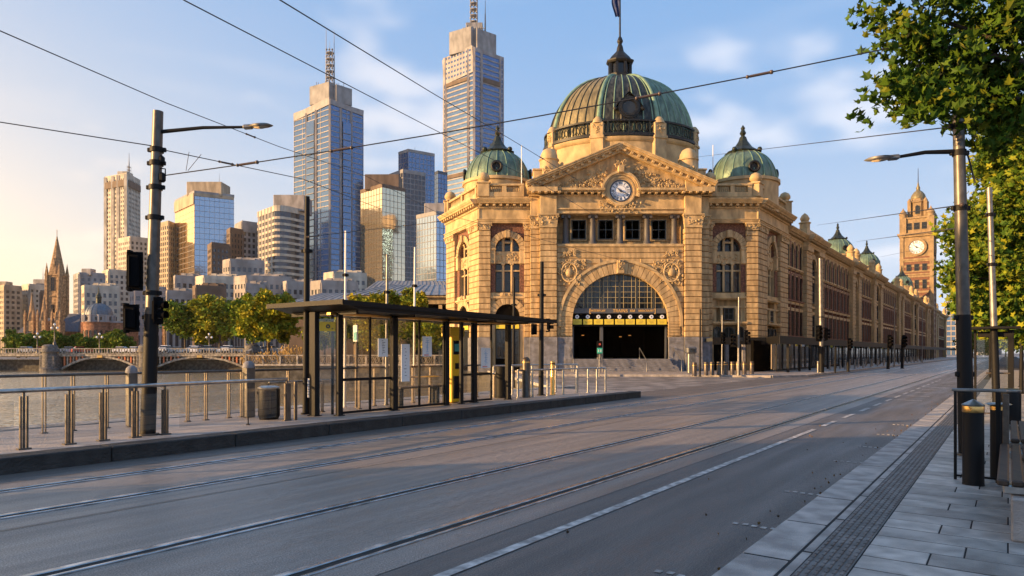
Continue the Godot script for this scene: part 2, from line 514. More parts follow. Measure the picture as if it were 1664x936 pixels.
# ---------------------------------------------------------------- the setting
func build_setting() -> void:
	# land with the river cut out of it
	var land := setting("ground")
	var mb := MB.new()
	var bank := P(24, -14.8)
	var far_bank := P(-200, -14.8)
	mb.prism(PackedVector2Array([Vector2(far_bank.x, far_bank.z), Vector2(bank.x, bank.z), Vector2(-5, -80), Vector2(-31, -80), Vector2(-58, -152), Vector2(-900, -152), Vector2(-900, -1300), Vector2(900, -1300), Vector2(900, 160)]), -0.012, -0.012)
	part(mb, "land_sheet", M.ground, land)
	# river
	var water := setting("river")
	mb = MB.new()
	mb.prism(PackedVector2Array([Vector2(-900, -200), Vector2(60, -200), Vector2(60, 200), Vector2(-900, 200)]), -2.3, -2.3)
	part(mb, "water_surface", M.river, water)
	# the street: asphalt lanes and the paler tram bed
	var road := setting("road", SY)
	mb = MB.new()
	mb.prism(rect(-12.0, -400, -1.575, 40), -0.004, -0.004)
	part(mb, "asphalt_lane", M.asphalt, road)
	mb = MB.new()
	mb.prism(rect(-9.75, -400, -3.62, 40), 0.0, 0.0)
	part(mb, "tram_bed", M.trackbed, road)
	# painted lines
	mb = MB.new()
	mb.prism(rect(-3.28, -15.0, -3.185, 40), 0.004, 0.004)
	part(mb, "lane_line", M.road_paint, road)
	for i in 14:
		mb = MB.new()
		var u := 15.7 + i * 2.3
		mb.prism(rect(-3.28, -u - 1.35, -3.18, -u), 0.004, 0.004)
		part(mb, "lane_dash", M.road_paint, road)
	mb = MB.new()
	mb.prism(rect(-7.2, -90, -7.175, 40), 0.008, 0.008)
	part(mb, "track_line", M.track_edge, road)
	for i in 9:                                             # broken bars across the lane at the crossing
		mb = MB.new()
		mb.prism(rect(-3.0 + i * 0.0, -26.0 - i * 2.6, -2.3, -25.8 - i * 2.6), 0.004, 0.004)
		part(mb, "crossing_bar", M.road_paint, road)
	# rails, each with its groove
	var rails := [[-9.21, "tram rail nearest the platform edge"], [-7.77, "second tram rail out from the platform"], [-5.50, "third tram rail from the platform, in the middle of the street"], [-4.07, "tram rail beside the kerb side lane with the white line"]]
	for k in rails:
		var t := thing("tram_rail", "polished steel " + k[1], "rail", Vector3.ZERO, SY, "tram rails in the street")
		mb = MB.new()
		mb.bev(Vector3(k[0] - 0.05, 0.002, -170), Vector3(0.066, 0.034, 420), 0.006)
		part(mb, "running_rail", M.steel_rail, t)
		mb = MB.new()
		mb.box(Vector3(k[0] + 0.022, -0.001, -170), Vector3(0.08, 0.02, 420))
		part(mb, "flange_groove", M.rail_groove, t)
		mb = MB.new()
		mb.bev(Vector3(k[0] + 0.078, 0.0, -170), Vector3(0.034, 0.03, 420), 0.005)
		part(mb, "keeper_rail", M.steel_rail, t)
	# right footpath
	var path := setting("footpath", SY)
	mb = MB.new()
	mb.box(Vector3(7.845, 0.0585, -140), Vector3(18.81, 0.12, 330))
	part(mb, "bedding", M.joint, path)
	mb = MB.new()
	mb.box(Vector3(10.0, 0.058, -140), Vector3(16.0, 0.13, 330))
	part(mb, "outer_paving", M.paver1, path)
	var kerb := MB.new()
	kerb.bev(Vector3.ZERO, Vector3(0.335, 0.26, 1.168), 0.01)
	var km := kerb.mesh()
	var inner := MB.new()
	inner.bev(Vector3.ZERO, Vector3(0.075, 0.1, 1.168), 0.008)
	var im := inner.mesh()
	for i in 60:
		var z := -2.0 - i * 1.2
		part(km, "kerb_stone", [M.kerb_pale, M.kerb_pale_b][rng.randi() % 2], path, at(-1.407, -0.0085 + rng.randf() * 0.003, z))
		part(im, "edge_strip", [M.kerb_pale, M.kerb_pale_b][rng.randi() % 2], path, at(-1.19, 0.071, z - 0.3))
	var tb := MB.new()
	tb.box(Vector3(0, -0.03, 0), Vector3(0.285, 0.06, 0.295))
	for k in 6:
		for h in 3:
			tb.bev(Vector3(-0.12 + k * 0.048, 0.002, -0.098 + h * 0.098), Vector3(0.024, 0.012, 0.08), 0.004)
	var tm := tb.mesh()
	for i in 140:
		part(tm, "tactile_tile", M.tactile, path, at(-1.005, 0.122, -3.0 - i * 0.3))
	# pavers
	var lens := [0.4, 0.6, 0.85]
	var pm := []
	for l in lens:
		var b := MB.new()
		b.bev(Vector3.ZERO, Vector3(l - 0.012, 0.05, 0.312), 0.003)
		pm.append(b.mesh())
	var count := 0
	var far := MB.new()
	for row in 400:
		var z := -3.6 - row * 0.335
		var x := -0.858
		var j := 0
		while x < (0.75 if row < 60 else 2.0):
			var k := 2 if rng.randf() < 0.55 else rng.randi() % 2
			if j == 0: k = row % 3
			if count < 298:
				part(pm[k], "paver", M["paver%d" % (rng.randi() % 4)], path, Transform3D(Basis(Vector3.BACK, rng.randf_range(-0.003, 0.003)), Vector3(x + lens[k] * 0.5, 0.097 + rng.randf() * 0.0025, z)))
				count += 1
			elif row < 200:
				far.box(Vector3(x + lens[k] * 0.5, 0.097 + rng.randf() * 0.0025, z), Vector3(lens[k] - 0.012, 0.05, 0.312))
			x += lens[k]
			j += 1
	stuff(far, "distant_pavers", M.paver1, path)
	# tram platform
	var plat := setting("tram_platform", SY)
	mb = MB.new()
	mb.box(Vector3(-12.83, 0.09, -7.9), Vector3(3.86, 0.238, 28.4))
	part(mb, "platform_slab", M.platform, plat)
	var cs := MB.new()
	cs.bev(Vector3.ZERO, Vector3(0.4, 0.33, 1.94), 0.015)
	var csm := cs.mesh()
	for i in 14:
		part(csm, "coping_stone", M.kerb_shaded, plat, at(-10.69, 0.049, 4.2 - i * 1.95))
	mb = MB.new()
	mb.prism(rect(-11.1, -22.05, -10.895, 6), 0.213, 0.213)
	part(mb, "edge_band", M.kerb_pale_b, plat)
	# concrete strip along the water and the quay walls
	var qp := setting("riverside_path", SY)
	mb = MB.new()
	mb.box(Vector3(-14.45, 0.06, 40), Vector3(0.62, 0.33, 128))
	part(mb, "coping", M.concrete, qp)
	var walls := [[P(-90, -14.8), P(24, -14.8), "long stone river wall below the tram platform"], [P(24, -14.8), Vector3(-5, 0, -80), "stone river wall running back toward the station's low wing"], [Vector3(-5, 0, -80), Vector3(-31, 0, -80), "dark quay wall under the white lace balustrade"], [Vector3(-31, 0, -80), Vector3(-58, 0, -152), "far river wall between the quay and the arched bridge"], [Vector3(-420, 0, -152.3), Vector3(-58, 0, -152.3), "dark river wall under the arched bridge"]]
	for k in walls:
		var a: Vector3 = k[0]
		var b: Vector3 = k[1]
		var w := thing("river_wall", k[2], "wall", (a + b) * 0.5)
		mb = MB.new()
		mb.bar((a - b) * 0.5 + Vector3.DOWN * 1.3, (b - a) * 0.5 + Vector3.DOWN * 1.3, 0.5, 2.56)
		part(mb, "wall_face", M.quay, w)
		mb = MB.new()
		mb.bar((a - b) * 0.5 + Vector3.UP * 0.05, (b - a) * 0.5 + Vector3.UP * 0.05, 0.7, 0.14)
		part(mb, "wall_coping", M.concrete, w)
	# forecourt and station footpath
	var fc := setting("forecourt")
	mb = MB.new()
	mb.prism(PackedVector2Array([Vector2(-3, -80), Vector2(1.5, -46.2), Vector2(13.2, -44.6), Vector2(16.4, -43.2), Vector2(18.2, -44.0), Vector2(P(47, -10.75).x, P(47, -10.75).z), Vector2(P(380, -10.75).x, P(380, -10.75).z), Vector2(P(380, -20).x, P(380, -20).z), Vector2(40, -100), Vector2(-3, -100)]), -0.05, 0.12)
	part(mb, "paving", M.platform, fc)
	mb = MB.new()
	for k in [[Vector3(1.5, 0, -46.2), Vector3(13.2, 0, -44.6)], [Vector3(13.2, 0, -44.6), Vector3(16.4, 0, -43.2)], [Vector3(16.4, 0, -43.2), Vector3(18.2, 0, -44.0)], [Vector3(18.2, 0, -44.0), P(47, -10.75)], [P(47, -10.75), P(380, -10.75)]]:
		mb.bar((k[0] as Vector3) + Vector3.UP * 0.045, (k[1] as Vector3) + Vector3.UP * 0.045, 0.3, 0.17)
	part(mb, "kerb", M.kerb_pale_b, fc)

# ---------------------------------------------------------------- the station
const U := 0.0496      # the facade is laid out on a grid of 4.96 cm
var stone_count := 0

func ring_piece(r0: float, r1: float, a0: float, a1: float, k := 3) -> PackedVector2Array:
	var p := arc(0, 0, r1, a0, a1, k)
	var q := arc(0, 0, r0, a1, a0, k)
	p.append_array(q)
	return p

func voussoirs(parent: Node3D, cx: float, cy: float, r0: float, r1: float, count: int, z0: float, z1: float, xf: Transform3D) -> void:
	var da := PI / count
	var mb := MB.new()
	mb.ext(ring_piece(r0, r1, -da * 0.5 + 0.012 / r1 * 2, da * 0.5 - 0.012 / r1 * 2), z0, z1)
	var me := mb.mesh()
	for i in count:
		part(me, "voussoir", [M.ochre, M.ochre_b, M.ochre_c][rng.randi() % 3], parent, xf * Transform3D(Basis(Vector3.BACK, da * (i + 0.5)), Vector3(cx, cy, 0)))
	mb = MB.new()
	mb.ext(ring_piece(r0 + 0.02, r1 - 0.02, 0, PI, 24), z0, z1 - 0.05)
	part(mb, "arch_backing", M.ochre_dark, parent, xf * at(cx, cy, 0))

func courses(parent: Node3D, x0: float, x1: float, y0: float, y1: float, z0: float, z1: float, xf := Transform3D.IDENTITY, hide = null) -> void:
	# rusticated courses, each a stone band of its own over a recessed backing
	var ch := 9.2 * U
	var k := int(round((y1 - y0) / ch))
	ch = (y1 - y0) / k
	var b := MB.new()
	b.bev(Vector3.ZERO, Vector3(x1 - x0, ch - 0.055, z1 - z0), 0.025)
	var me := b.mesh()
	for i in k:
		part(me, "stone_course", [M.ochre, M.ochre_b, M.ochre_c][rng.randi() % 3], parent, xf * at((x0 + x1) * 0.5, y0 + ch * (i + 0.5), (z0 + z1) * 0.5))
	var c := MB.new()
	c.box(Vector3((x0 + x1) * 0.5, (y0 + y1) * 0.5, (z0 + z1) * 0.5 - 0.03), Vector3(x1 - x0 - 0.06, y1 - y0, z1 - z0 - 0.06))
	part(c, "pier_core", M.ochre_dark, parent, xf)

func moulding(mb: MB, x0: float, x1: float, steps: Array, z: float) -> void:
	# steps: [y0, y1, projection]
	for s in steps:
		mb.box(Vector3((x0 + x1) * 0.5, (s[0] + s[1]) * 0.5, z + s[2] * 0.5 - 0.2), Vector3(x1 - x0 + 2.0 * s[2] * 0.0, s[1] - s[0], s[2] + 0.4))

func scrolls(mb: MB, cx: float, cy: float, w: float, h: float, z: float, n: int, seed_: int) -> void:
	# carved relief: curling stems and leaves
	var r := RandomNumberGenerator.new()
	r.seed = seed_
	for i in n:
		var x := cx + r.randf_range(-0.5, 0.5) * w
		var y := cy + r.randf_range(-0.5, 0.5) * h
		if i % 3 == 0:
			mb.ball(Vector3(x, y, z), r.randf_range(0.06, 0.12), 6, r.randf_range(0.7, 1.4))
		else:
			var pts := []
			var a := r.randf() * TAU
			var sp := r.randf_range(0.05, 0.16)
			var turn := 1.0 if r.randf() < 0.5 else -1.0
			for k in 7:
				var aa := a + turn * k * 0.8
				pts.append(Vector3(x + cos(aa) * sp * (1.0 - k * 0.1), y + sin(aa) * sp * (1.0 - k * 0.1), z + 0.03))
			mb.tube(pts, 0.045, 0.02, 5)

func capital(parent: Node3D, x0: float, x1: float, y0: float, y1: float, z: float, xf: Transform3D, seed_: int) -> void:
	var mb := MB.new()
	var w := x1 - x0
	mb.ext(PackedVector2Array([Vector2(x0, y0), Vector2(x1, y0), Vector2(x1 + 0.12, y1 - 0.1), Vector2(x0 - 0.12, y1 - 0.1)]), z - 0.3, z + 0.1)
	mb.bev(Vector3((x0 + x1) * 0.5, y1 - 0.06, z - 0.05), Vector3(w + 0.36, 0.12, 0.5), 0.02)
	for s in [x0 - 0.05, x1 + 0.05]:
		var pts := []
		for k in 9:
			var a := k * 0.75
			pts.append(Vector3(s + cos(a) * 0.14 * (1 - k * 0.09), y1 - 0.26 + sin(a) * 0.14 * (1 - k * 0.09), z + 0.14))
		mb.tube(pts, 0.04, 0.025, 5)
	scrolls(mb, (x0 + x1) * 0.5, (y0 + y1) * 0.5 - 0.02, w * 0.8, (y1 - y0) * 0.55, z + 0.1, 12, seed_)
	part(mb, "pilaster_capital", M.ochre_smooth, parent, xf)

func entablature(parent: Node3D, x0: float, x1: float, z: float, xf: Transform3D, ya: float, yf: float, ym: float, yc: float, yt: float) -> void:
	# architrave from ya, frieze from yf, brackets from ym, cornice yc to yt
	var mb := MB.new()
	mb.box(Vector3((x0 + x1) * 0.5, (ya + yt) * 0.5, z - 0.5), Vector3(x1 - x0, yt - ya, 1.0))
	part(mb, "frieze", M.ochre_smooth, parent, xf)
	mb = MB.new()
	var p := PackedVector2Array([Vector2(0, ya), Vector2(0.07, ya), Vector2(0.07, ya + 0.1), Vector2(0.12, ya + 0.1), Vector2(0.12, ya + 0.2), Vector2(0.2, ya + 0.24), Vector2(0.2, ya + 0.3), Vector2(0, ya + 0.3)])
	var q := PackedVector2Array([Vector2(0, yc - 0.02), Vector2(0.55, yc - 0.02), Vector2(0.62, yc + 0.12), Vector2(0.66, yc + 0.12), Vector2(0.78, yt - 0.06), Vector2(0.78, yt), Vector2(0, yt + 0.06)])
	var m2 := PackedVector2Array([Vector2(0, ym - 0.12), Vector2(0.1, ym - 0.12), Vector2(0.14, ym), Vector2(0, ym)])
	var keep := mb.t
	mb.t = Transform3D(Basis(Vector3(0, 0, 1), Vector3.UP, Vector3(-1, 0, 0)), Vector3(0, 0, z))
	for k in [p, q, m2]:
		mb.ext(k, -x1, -x0)
	mb.t = keep
	part(mb, "cornice", M.ochre_smooth, parent, xf)
	mb = MB.new()
	var n := int(round((x1 - x0) / 0.52))
	for i in n:
		var x := x0 + (i + 0.5) * (x1 - x0) / n
		mb.bev(Vector3(x, (ym + yc) * 0.5 + 0.02, z + 0.22), Vector3(0.22, yc - ym - 0.02, 0.46), 0.03)
	stuff(mb, "modillion_row", M.ochre_c, parent, xf)

func sash(parent: Node3D, xf: Transform3D, w: float, h: float, cols: int, rows: int, fm: Material, depth := 0.08, arch := false, called := "window") -> MeshInstance3D:
	# a framed window whose foot is at the origin; the panes are a sub-part
	var f := MB.new()
	var t := minf(0.07, w * 0.09)
	var out := rect(-w * 0.5, 0, w * 0.5, h)
	if arch:
		out = PackedVector2Array([Vector2(-w * 0.5, 0), Vector2(w * 0.5, 0)])
		out.append_array(arc(0, h - w * 0.5, w * 0.5, 0, PI, 12))
	f.box(Vector3(-w * 0.5 + t * 0.5, (h - (w * 0.5 if arch else 0.0)) * 0.5, 0), Vector3(t, h - (w * 0.5 if arch else 0.0), depth))
	f.box(Vector3(w * 0.5 - t * 0.5, (h - (w * 0.5 if arch else 0.0)) * 0.5, 0), Vector3(t, h - (w * 0.5 if arch else 0.0), depth))
	f.box(Vector3(0, t * 0.5, 0.003), Vector3(w, t, depth))
	if arch:
		f.t = at(0, h - w * 0.5, 0)
		f.ext(ring_piece(w * 0.5 - t, w * 0.5, 0, PI, 12), -depth * 0.5, depth * 0.5)
		f.t = Transform3D.IDENTITY
	else:
		f.box(Vector3(0, h - t * 0.5, 0.003), Vector3(w, t, depth))
	for i in range(1, cols):
		var x := -w * 0.5 + w * i / cols
		var hh := h
		if arch: hh = h - w * 0.5 + sqrt(maxf(0.0, w * w * 0.25 - x * x))
		f.box(Vector3(x, hh * 0.5, -0.004), Vector3(t * 0.7, hh, depth * 0.8))
	for i in range(1, rows):
		f.box(Vector3(0, h * i / rows, -0.008), Vector3(w, t * 0.8, depth * 0.7))
	var o := part(f, called, fm, parent, xf)
	var g := MB.new()
	g.ext(out, -0.03, -0.02)
	part(g, "pane", M.dark_glass, o)
	return o

func balustrade(parent: Node3D, x0: float, x1: float, y0: float, y1: float, z: float, xf: Transform3D, panels: int) -> void:
	var mb := MB.new()
	mb.bev(Vector3((x0 + x1) * 0.5, y0 + 0.2, z - 0.2), Vector3(x1 - x0, 0.4, 0.46), 0.02)
	mb.bev(Vector3((x0 + x1) * 0.5, y1 - 0.09, z - 0.2), Vector3(x1 - x0, 0.18, 0.5), 0.02)
	var w := (x1 - x0) / panels
	for i in panels + 1:
		mb.bev(Vector3(x0 + i * w + (0.18 if i == 0 else (-0.18 if i == panels else 0.0)), (y0 + y1) * 0.5, z - 0.2), Vector3(0.36, y1 - y0 - 0.3, 0.42), 0.02)
	part(mb, "parapet_rail", M.ochre_smooth, parent, xf)
	mb = MB.new()
	for i in panels:
		var n := int((w - 0.4) / 0.17)
		for k in n:
			var x := x0 + i * w + 0.2 + (k + 0.5) * (w - 0.4) / n
			mb.lathe([Vector2(0.03, y0 + 0.38), Vector2(0.06, y0 + 0.5), Vector2(0.03, y1 - 0.3), Vector2(0.05, y1 - 0.17)], 6, Vector3(x, 0, z - 0.2))
	stuff(mb, "balusters", M.ochre_c, parent, xf)

func finial_ball(parent: Node3D, x: float, y: float, z: float, xf: Transform3D) -> void:
	var mb := MB.new()
	mb.bev(Vector3(x, y + 0.55, z), Vector3(1.0, 1.1, 0.9), 0.05)
	mb.bev(Vector3(x, y + 1.15, z), Vector3(1.16, 0.12, 1.06), 0.03)
	mb.lathe([Vector2(0.42, 1.2), Vector2(0.36, 1.34), Vector2(0.5, 1.5), Vector2(0.5, 1.7), Vector2(0.36, 1.95), Vector2(0.12, 2.08), Vector2(0, 2.1)], 14, Vector3(x, y, z))
	part(mb, "parapet_finial", M.ochre_smooth, parent, xf)

func wing_face(parent: Node3D, xf: Transform3D, w: float, p0: float, p1: float, ground: String, seed_: int) -> void:
	# one face of a corner tower, w wide, with rusticated piers p0 and p1 wide at its ends
	var y_cap0 := 234 * U
	var y_cap1 := 246 * U
	var base := 57 * U if ground == "arch" else 50 * U
	var x0 := p0
	var x1 := w - p1
	var cx := (x0 + x1) * 0.5
	var wi := minf((x1 - x0) * 0.36, 23.5 * U)
	var wo := wi + 10.5 * U
	var sy := 203 * U
	# the wall itself, with the tall arched opening cut out
	var wall := PackedVector2Array([Vector2(x0 - 0.1, 0), Vector2(x0 - 0.1, 247 * U), Vector2(x1 + 0.1, 247 * U), Vector2(x1 + 0.1, 0)])
	var hole := PackedVector2Array([Vector2(cx - wi, 131 * U), Vector2(cx + wi, 131 * U)])
	hole.append_array(arc(cx, sy, wi, 0, PI, 14))
	var mb := MB.new()
	# left, right, top and bottom pieces round the opening
	mb.ext(PackedVector2Array([wall[0], Vector2(cx - wi, 0), Vector2(cx - wi, sy), Vector2(wall[0].x, sy)]), -0.9, -0.32)
	mb.ext(PackedVector2Array([Vector2(cx + wi, 0), wall[3], Vector2(wall[3].x, sy), Vector2(cx + wi, sy)]), -0.9, -0.32)
	part(mb, "wall", M.ochre, parent, xf)
	mb = MB.new()
	var top := PackedVector2Array([Vector2(x0 - 0.1, sy), Vector2(cx - wi, sy)])
	top.append_array(arc(cx, sy, wi, PI, 0, 16))
	top.append_array(PackedVector2Array([Vector2(x1 + 0.1, sy), Vector2(x1 + 0.1, 247 * U), Vector2(x0 - 0.1, 247 * U)]))
	mb.ext(top, -0.9, -0.32)
	part(mb, "brick_spandrel", M.redbrick, parent, xf)
	for s in [-1, 1]:                                       # brick strips beside the lower window
		var e := x0 if s < 0 else x1
		mb = MB.new()
		mb.box(Vector3((cx + s * wi + e) * 0.5, 155 * U, -0.3), Vector3(absf(e - cx - s * wi), 46 * U, 0.06))
		part(mb, "brick_panel", M.redbrick, parent, xf)
	voussoirs(parent, cx, sy, wi, wo, 13, -0.5, -0.12, xf)
	mb = MB.new()
	mb.bev(Vector3(cx, sy + wi + 5 * U, -0.12), Vector3(0.42, 12.5 * U, 0.4), 0.04)
	part(mb, "keystone", M.ochre_c, parent, xf)
	mb = MB.new()                                           # jambs under the arch
	for s in [-1, 1]:
		mb.bev(Vector3(cx + s * (wi + wo) * 0.5, 191 * U, -0.22), Vector3(wo - wi, 24 * U, 0.24), 0.03)
		mb.bev(Vector3(cx + s * (wi + wo) * 0.5, 203 * U, -0.2), Vector3(wo - wi + 0.1, 0.12, 0.34), 0.02)
	part(mb, "arch_jambs", M.ochre_c, parent, xf)
	# window group: arched top, carved panel, lower lights
	mb = MB.new()
	mb.box(Vector3(cx, 190 * U, -0.62), Vector3(wi * 2, 20 * U, 0.4))
	scrolls(mb, cx, 190 * U, wi * 1.7, 13 * U, -0.42, 26, seed_)
	part(mb, "carved_panel", M.ochre_c, parent, xf)
	mb = MB.new()
	for s in [-1, 1]:
		var x: float = cx + s * wi * 0.36
		mb.cyl(Vector3(x, 200 * U, -0.5), 0.11, 22 * U, 8)
		mb.bev(Vector3(x, 222 * U, -0.5), Vector3(0.32, 0.16, 0.3), 0.03)
		mb.cyl(Vector3(x, 133 * U, -0.5), 0.1, 47 * U, 8)
		mb.bev(Vector3(x, 179 * U, -0.5), Vector3(0.3, 0.16, 0.3), 0.03)
	mb.box(Vector3(cx, 215 * U, -0.55), Vector3(wi * 0.72, 0.14, 0.2))
	mb.box(Vector3(cx, 168 * U, -0.55), Vector3(wi * 2, 0.12, 0.16))
	part(mb, "window_columns", M.ochre_c, parent, xf)
	sash(parent, xf * at(cx, 200 * U, -0.72), wi * 2, wi + 3 * U, 3, 2, M.window_frame, 0.1, true)
	for s in [-1, 0, 1]:
		sash(parent, xf * at(cx + s * wi * 0.68, 133 * U, -0.72), wi * 0.6, 47 * U, 1, 3 if s == 0 else 2, M.window_frame, 0.1, s == 0)
	mb = MB.new()
	moulding(mb, x0 - 0.05, x1 + 0.05, [[120 * U, 122 * U, 0.1], [122 * U, 125 * U, 0.22], [125 * U, 131 * U, 0.06]], -0.3)
	part(mb, "sill_band", M.ochre_smooth, parent, xf)
	if ground == "arch":
		var r := minf(22 * U, wi)
		mb = MB.new()
		mb.ext(PackedVector2Array([Vector2(cx - r, 0), Vector2(cx + r, 0), Vector2(cx + r, 92 * U), Vector2(cx - r, 92 * U)]), -0.9, -0.305)
		mb.t = at(cx, 92 * U, 0)
		mb.ext(ring_piece(0, r, 0, PI, 16), -0.9, -0.305)
		part(mb, "shop_recess", M.interior, parent, xf)
		voussoirs(parent, cx, 92 * U, r, r + 11 * U, 11, -0.5, -0.14, xf)
		sash(parent, xf * at(cx - r * 0.45, 22 * U, -0.26), r * 0.95, 48 * U, 2, 2, M.window_frame, 0.08, false, "shop_window")
		sash(parent, xf * at(cx + r * 0.5, 8 * U, -0.26), r * 0.9, 62 * U, 2, 1, M.window_frame, 0.08, false, "shop_door")
		mb = MB.new()
		mb.box(Vector3(cx, 75 * U, -0.27), Vector3(r * 1.9, 7 * U, 0.1))
		part(mb, "shop_sign", M.sign_yellow, parent, xf)
		mb = MB.new()
		mb.bev(Vector3(cx, 128 * U, -0.14), Vector3(1.1, 0.3, 0.2), 0.05)
		scrolls(mb, cx, 128 * U, 0.9, 0.15, -0.04, 9, seed_ + 5)
		part(mb, "carved_plaque", M.ochre_c, parent, xf)
	else:
		sash(parent, xf * at(cx, 86 * U, -0.26), wi * 0.8, 20 * U, 2, 2, M.window_frame)
		mb = MB.new()
		moulding(mb, x0 - 0.05, x1 + 0.05, [[78 * U, 80 * U, 0.3], [80 * U, 83 * U, 0.42], [106 * U, 109 * U, 0.12]], -0.3)
		for s in [-1, 1]:
			mb.bev(Vector3(cx + s * wi * 0.62, 95 * U, -0.25), Vector3(0.22, 24 * U, 0.2), 0.03)
		part(mb, "sill_band", M.ochre_smooth, parent, xf)
		for s in [-1, 0, 1]:
			sash(parent, xf * at(cx + s * wi * 0.95, 53 * U, -0.24), wi * (0.95 if s == 0 else 0.6), 22 * U, 2 if s == 0 else 1, 1, M.window_frame, 0.1, true)
	# piers, capitals, entablature, parapet
	courses(parent, 0.0, p0, base, y_cap0, -0.7, 0.0, xf)
	courses(parent, w - p1, w, base, y_cap0, -0.7, 0.0, xf)
	capital(parent, 0.05, p0 - 0.05, y_cap0, y_cap1, 0.0, xf, seed_ + 1)
	capital(parent, w - p1 + 0.05, w - 0.05, y_cap0, y_cap1, 0.0, xf, seed_ + 2)
	mb = MB.new()
	for k in [[0.0, p0], [w - p1, w]]:
		mb = MB.new()
		mb.box(Vector3((k[0] + k[1]) * 0.5, base * 0.5, -0.3), Vector3(k[1] - k[0] + 0.1, base, 0.75))
		part(mb, "plinth", M.bluestone if ground == "arch" else M.ochre, parent, xf)
	entablature(parent, -0.1, w + 0.1, 0.02, xf, 246 * U, 252 * U, 272 * U, 277 * U, 284 * U)
	mb = MB.new()
	mb.box(Vector3(w * 0.5, 286.5 * U, -0.5), Vector3(w, 6 * U, 1.0))
	part(mb, "blocking_course", M.ochre, parent, xf)
	balustrade(parent, 0.5, w - 0.5, 289 * U, 311 * U, 0.0, xf, 2)
	finial_ball(parent, 0.4 if ground == "arch" else 0.3, 289 * U, -0.3, xf)

func copper_dome(parent: Node3D, c: Vector3, r: float, h: float, cap: float, seg: int, name_: String) -> void:
	# bulbous small dome with a pagoda cap and finial
	var prof := []
	for i in 13:
		var a := -0.12 + (PI * 0.5 - 0.28) * i / 12.0
		prof.append(Vector2(r * pow(cos(a), 0.85), h * sin(maxf(a, -0.12)) / sin(PI * 0.5 - 0.4)))
	var mb := MB.new()
	mb.lathe(prof, 32, c)
	var d := part(mb, name_, M.copper, parent)
	mb = MB.new()
	for k in seg:
		var a := TAU * k / seg
		var pts := []
		for p in prof:
			pts.append(c + Vector3(cos(a) * (p.x + 0.02), p.y, sin(a) * (p.x + 0.02)))
		mb.tube(pts, 0.055, 0.035, 5)
	stuff(mb, "seam", M.copper_rib, d)
	var y: float = prof[12].y
	mb = MB.new()
	mb.lathe([Vector2(0, y - 0.1), Vector2(cap, y - 0.1), Vector2(cap * 1.12, y + 0.1), Vector2(cap * 0.92, y + 0.22), Vector2(cap * 0.55, y + 0.6), Vector2(cap * 0.28, y + 1.15), Vector2(cap * 0.2, y + 1.5), Vector2(cap * 0.1, y + 1.6), Vector2(cap * 0.2, y + 1.85), Vector2(cap * 0.1, y + 2.15), Vector2(cap * 0.14, y + 2.3), Vector2(0, y + 2.6)], 8, c, false, PI / 8, TAU + PI / 8)
	for k in 4:
		var a := PI / 4 + TAU * k / 4
		mb.ball(c + Vector3(cos(a) * cap * 1.1, y + 0.15, sin(a) * cap * 1.1), cap * 0.16, 6)
	part(mb, "dome_cap", M.bronze_green, d)
	for k in 4:
		var a := PI * 0.5 + TAU * k / 4
		mb = MB.new()
		mb.t = Transform3D(Basis(Vector3.UP, PI / 2 - a), c + Vector3(cos(a) * r * 0.97, h * 0.33, sin(a) * r * 0.97))
		var p := []
		for i in 17:
			p.append(Vector3(cos(TAU * i / 16) * r * 0.14, sin(TAU * i / 16) * r * 0.14, 0.12))
		mb.tube(p, r * 0.045, -1, 6, false)
		mb.t = mb.t * Transform3D(Basis(Vector3.RIGHT, PI / 2), Vector3(0, 0, -0.3))
		mb.cyl(Vector3.ZERO, r * 0.14, 0.35, 14)
		part(mb, "dome_oculus", M.iron_dark, d)

func roman(parent: Node3D, r: float, z: float, mt: Material, called: String) -> void:
	var mb := MB.new()
	var marks := ["XII", "I", "II", "III", "IV", "V", "VI", "VII", "VIII", "IX", "X", "XI"]
	for h in 12:
		var a := -TAU * h / 12
		mb.t = Transform3D(Basis(Vector3.BACK, a), Vector3.ZERO) * at(0, r * 0.77, z)
		var s: String = marks[h]
		var cw := r * 0.062
		var x := -(s.length() - 1) * cw
		for ch in s:
			if ch == "I":
				mb.box(Vector3(x, 0, 0), Vector3(r * 0.05, r * 0.28, 0.02))
			else:
				for sg in [-1, 1]:
					if ch == "V": mb.bar(Vector3(x + sg * r * 0.05, r * 0.14, 0.0), Vector3(x, -r * 0.14, 0.0), r * 0.045, 0.02, Vector3.BACK)
					else: mb.bar(Vector3(x + sg * r * 0.06, r * 0.14, 0.001 * sg), Vector3(x - sg * r * 0.06, -r * 0.14, 0.001 * sg), r * 0.045, 0.02, Vector3.BACK)
			x += 2 * cw
	part(mb, called, mt, parent)

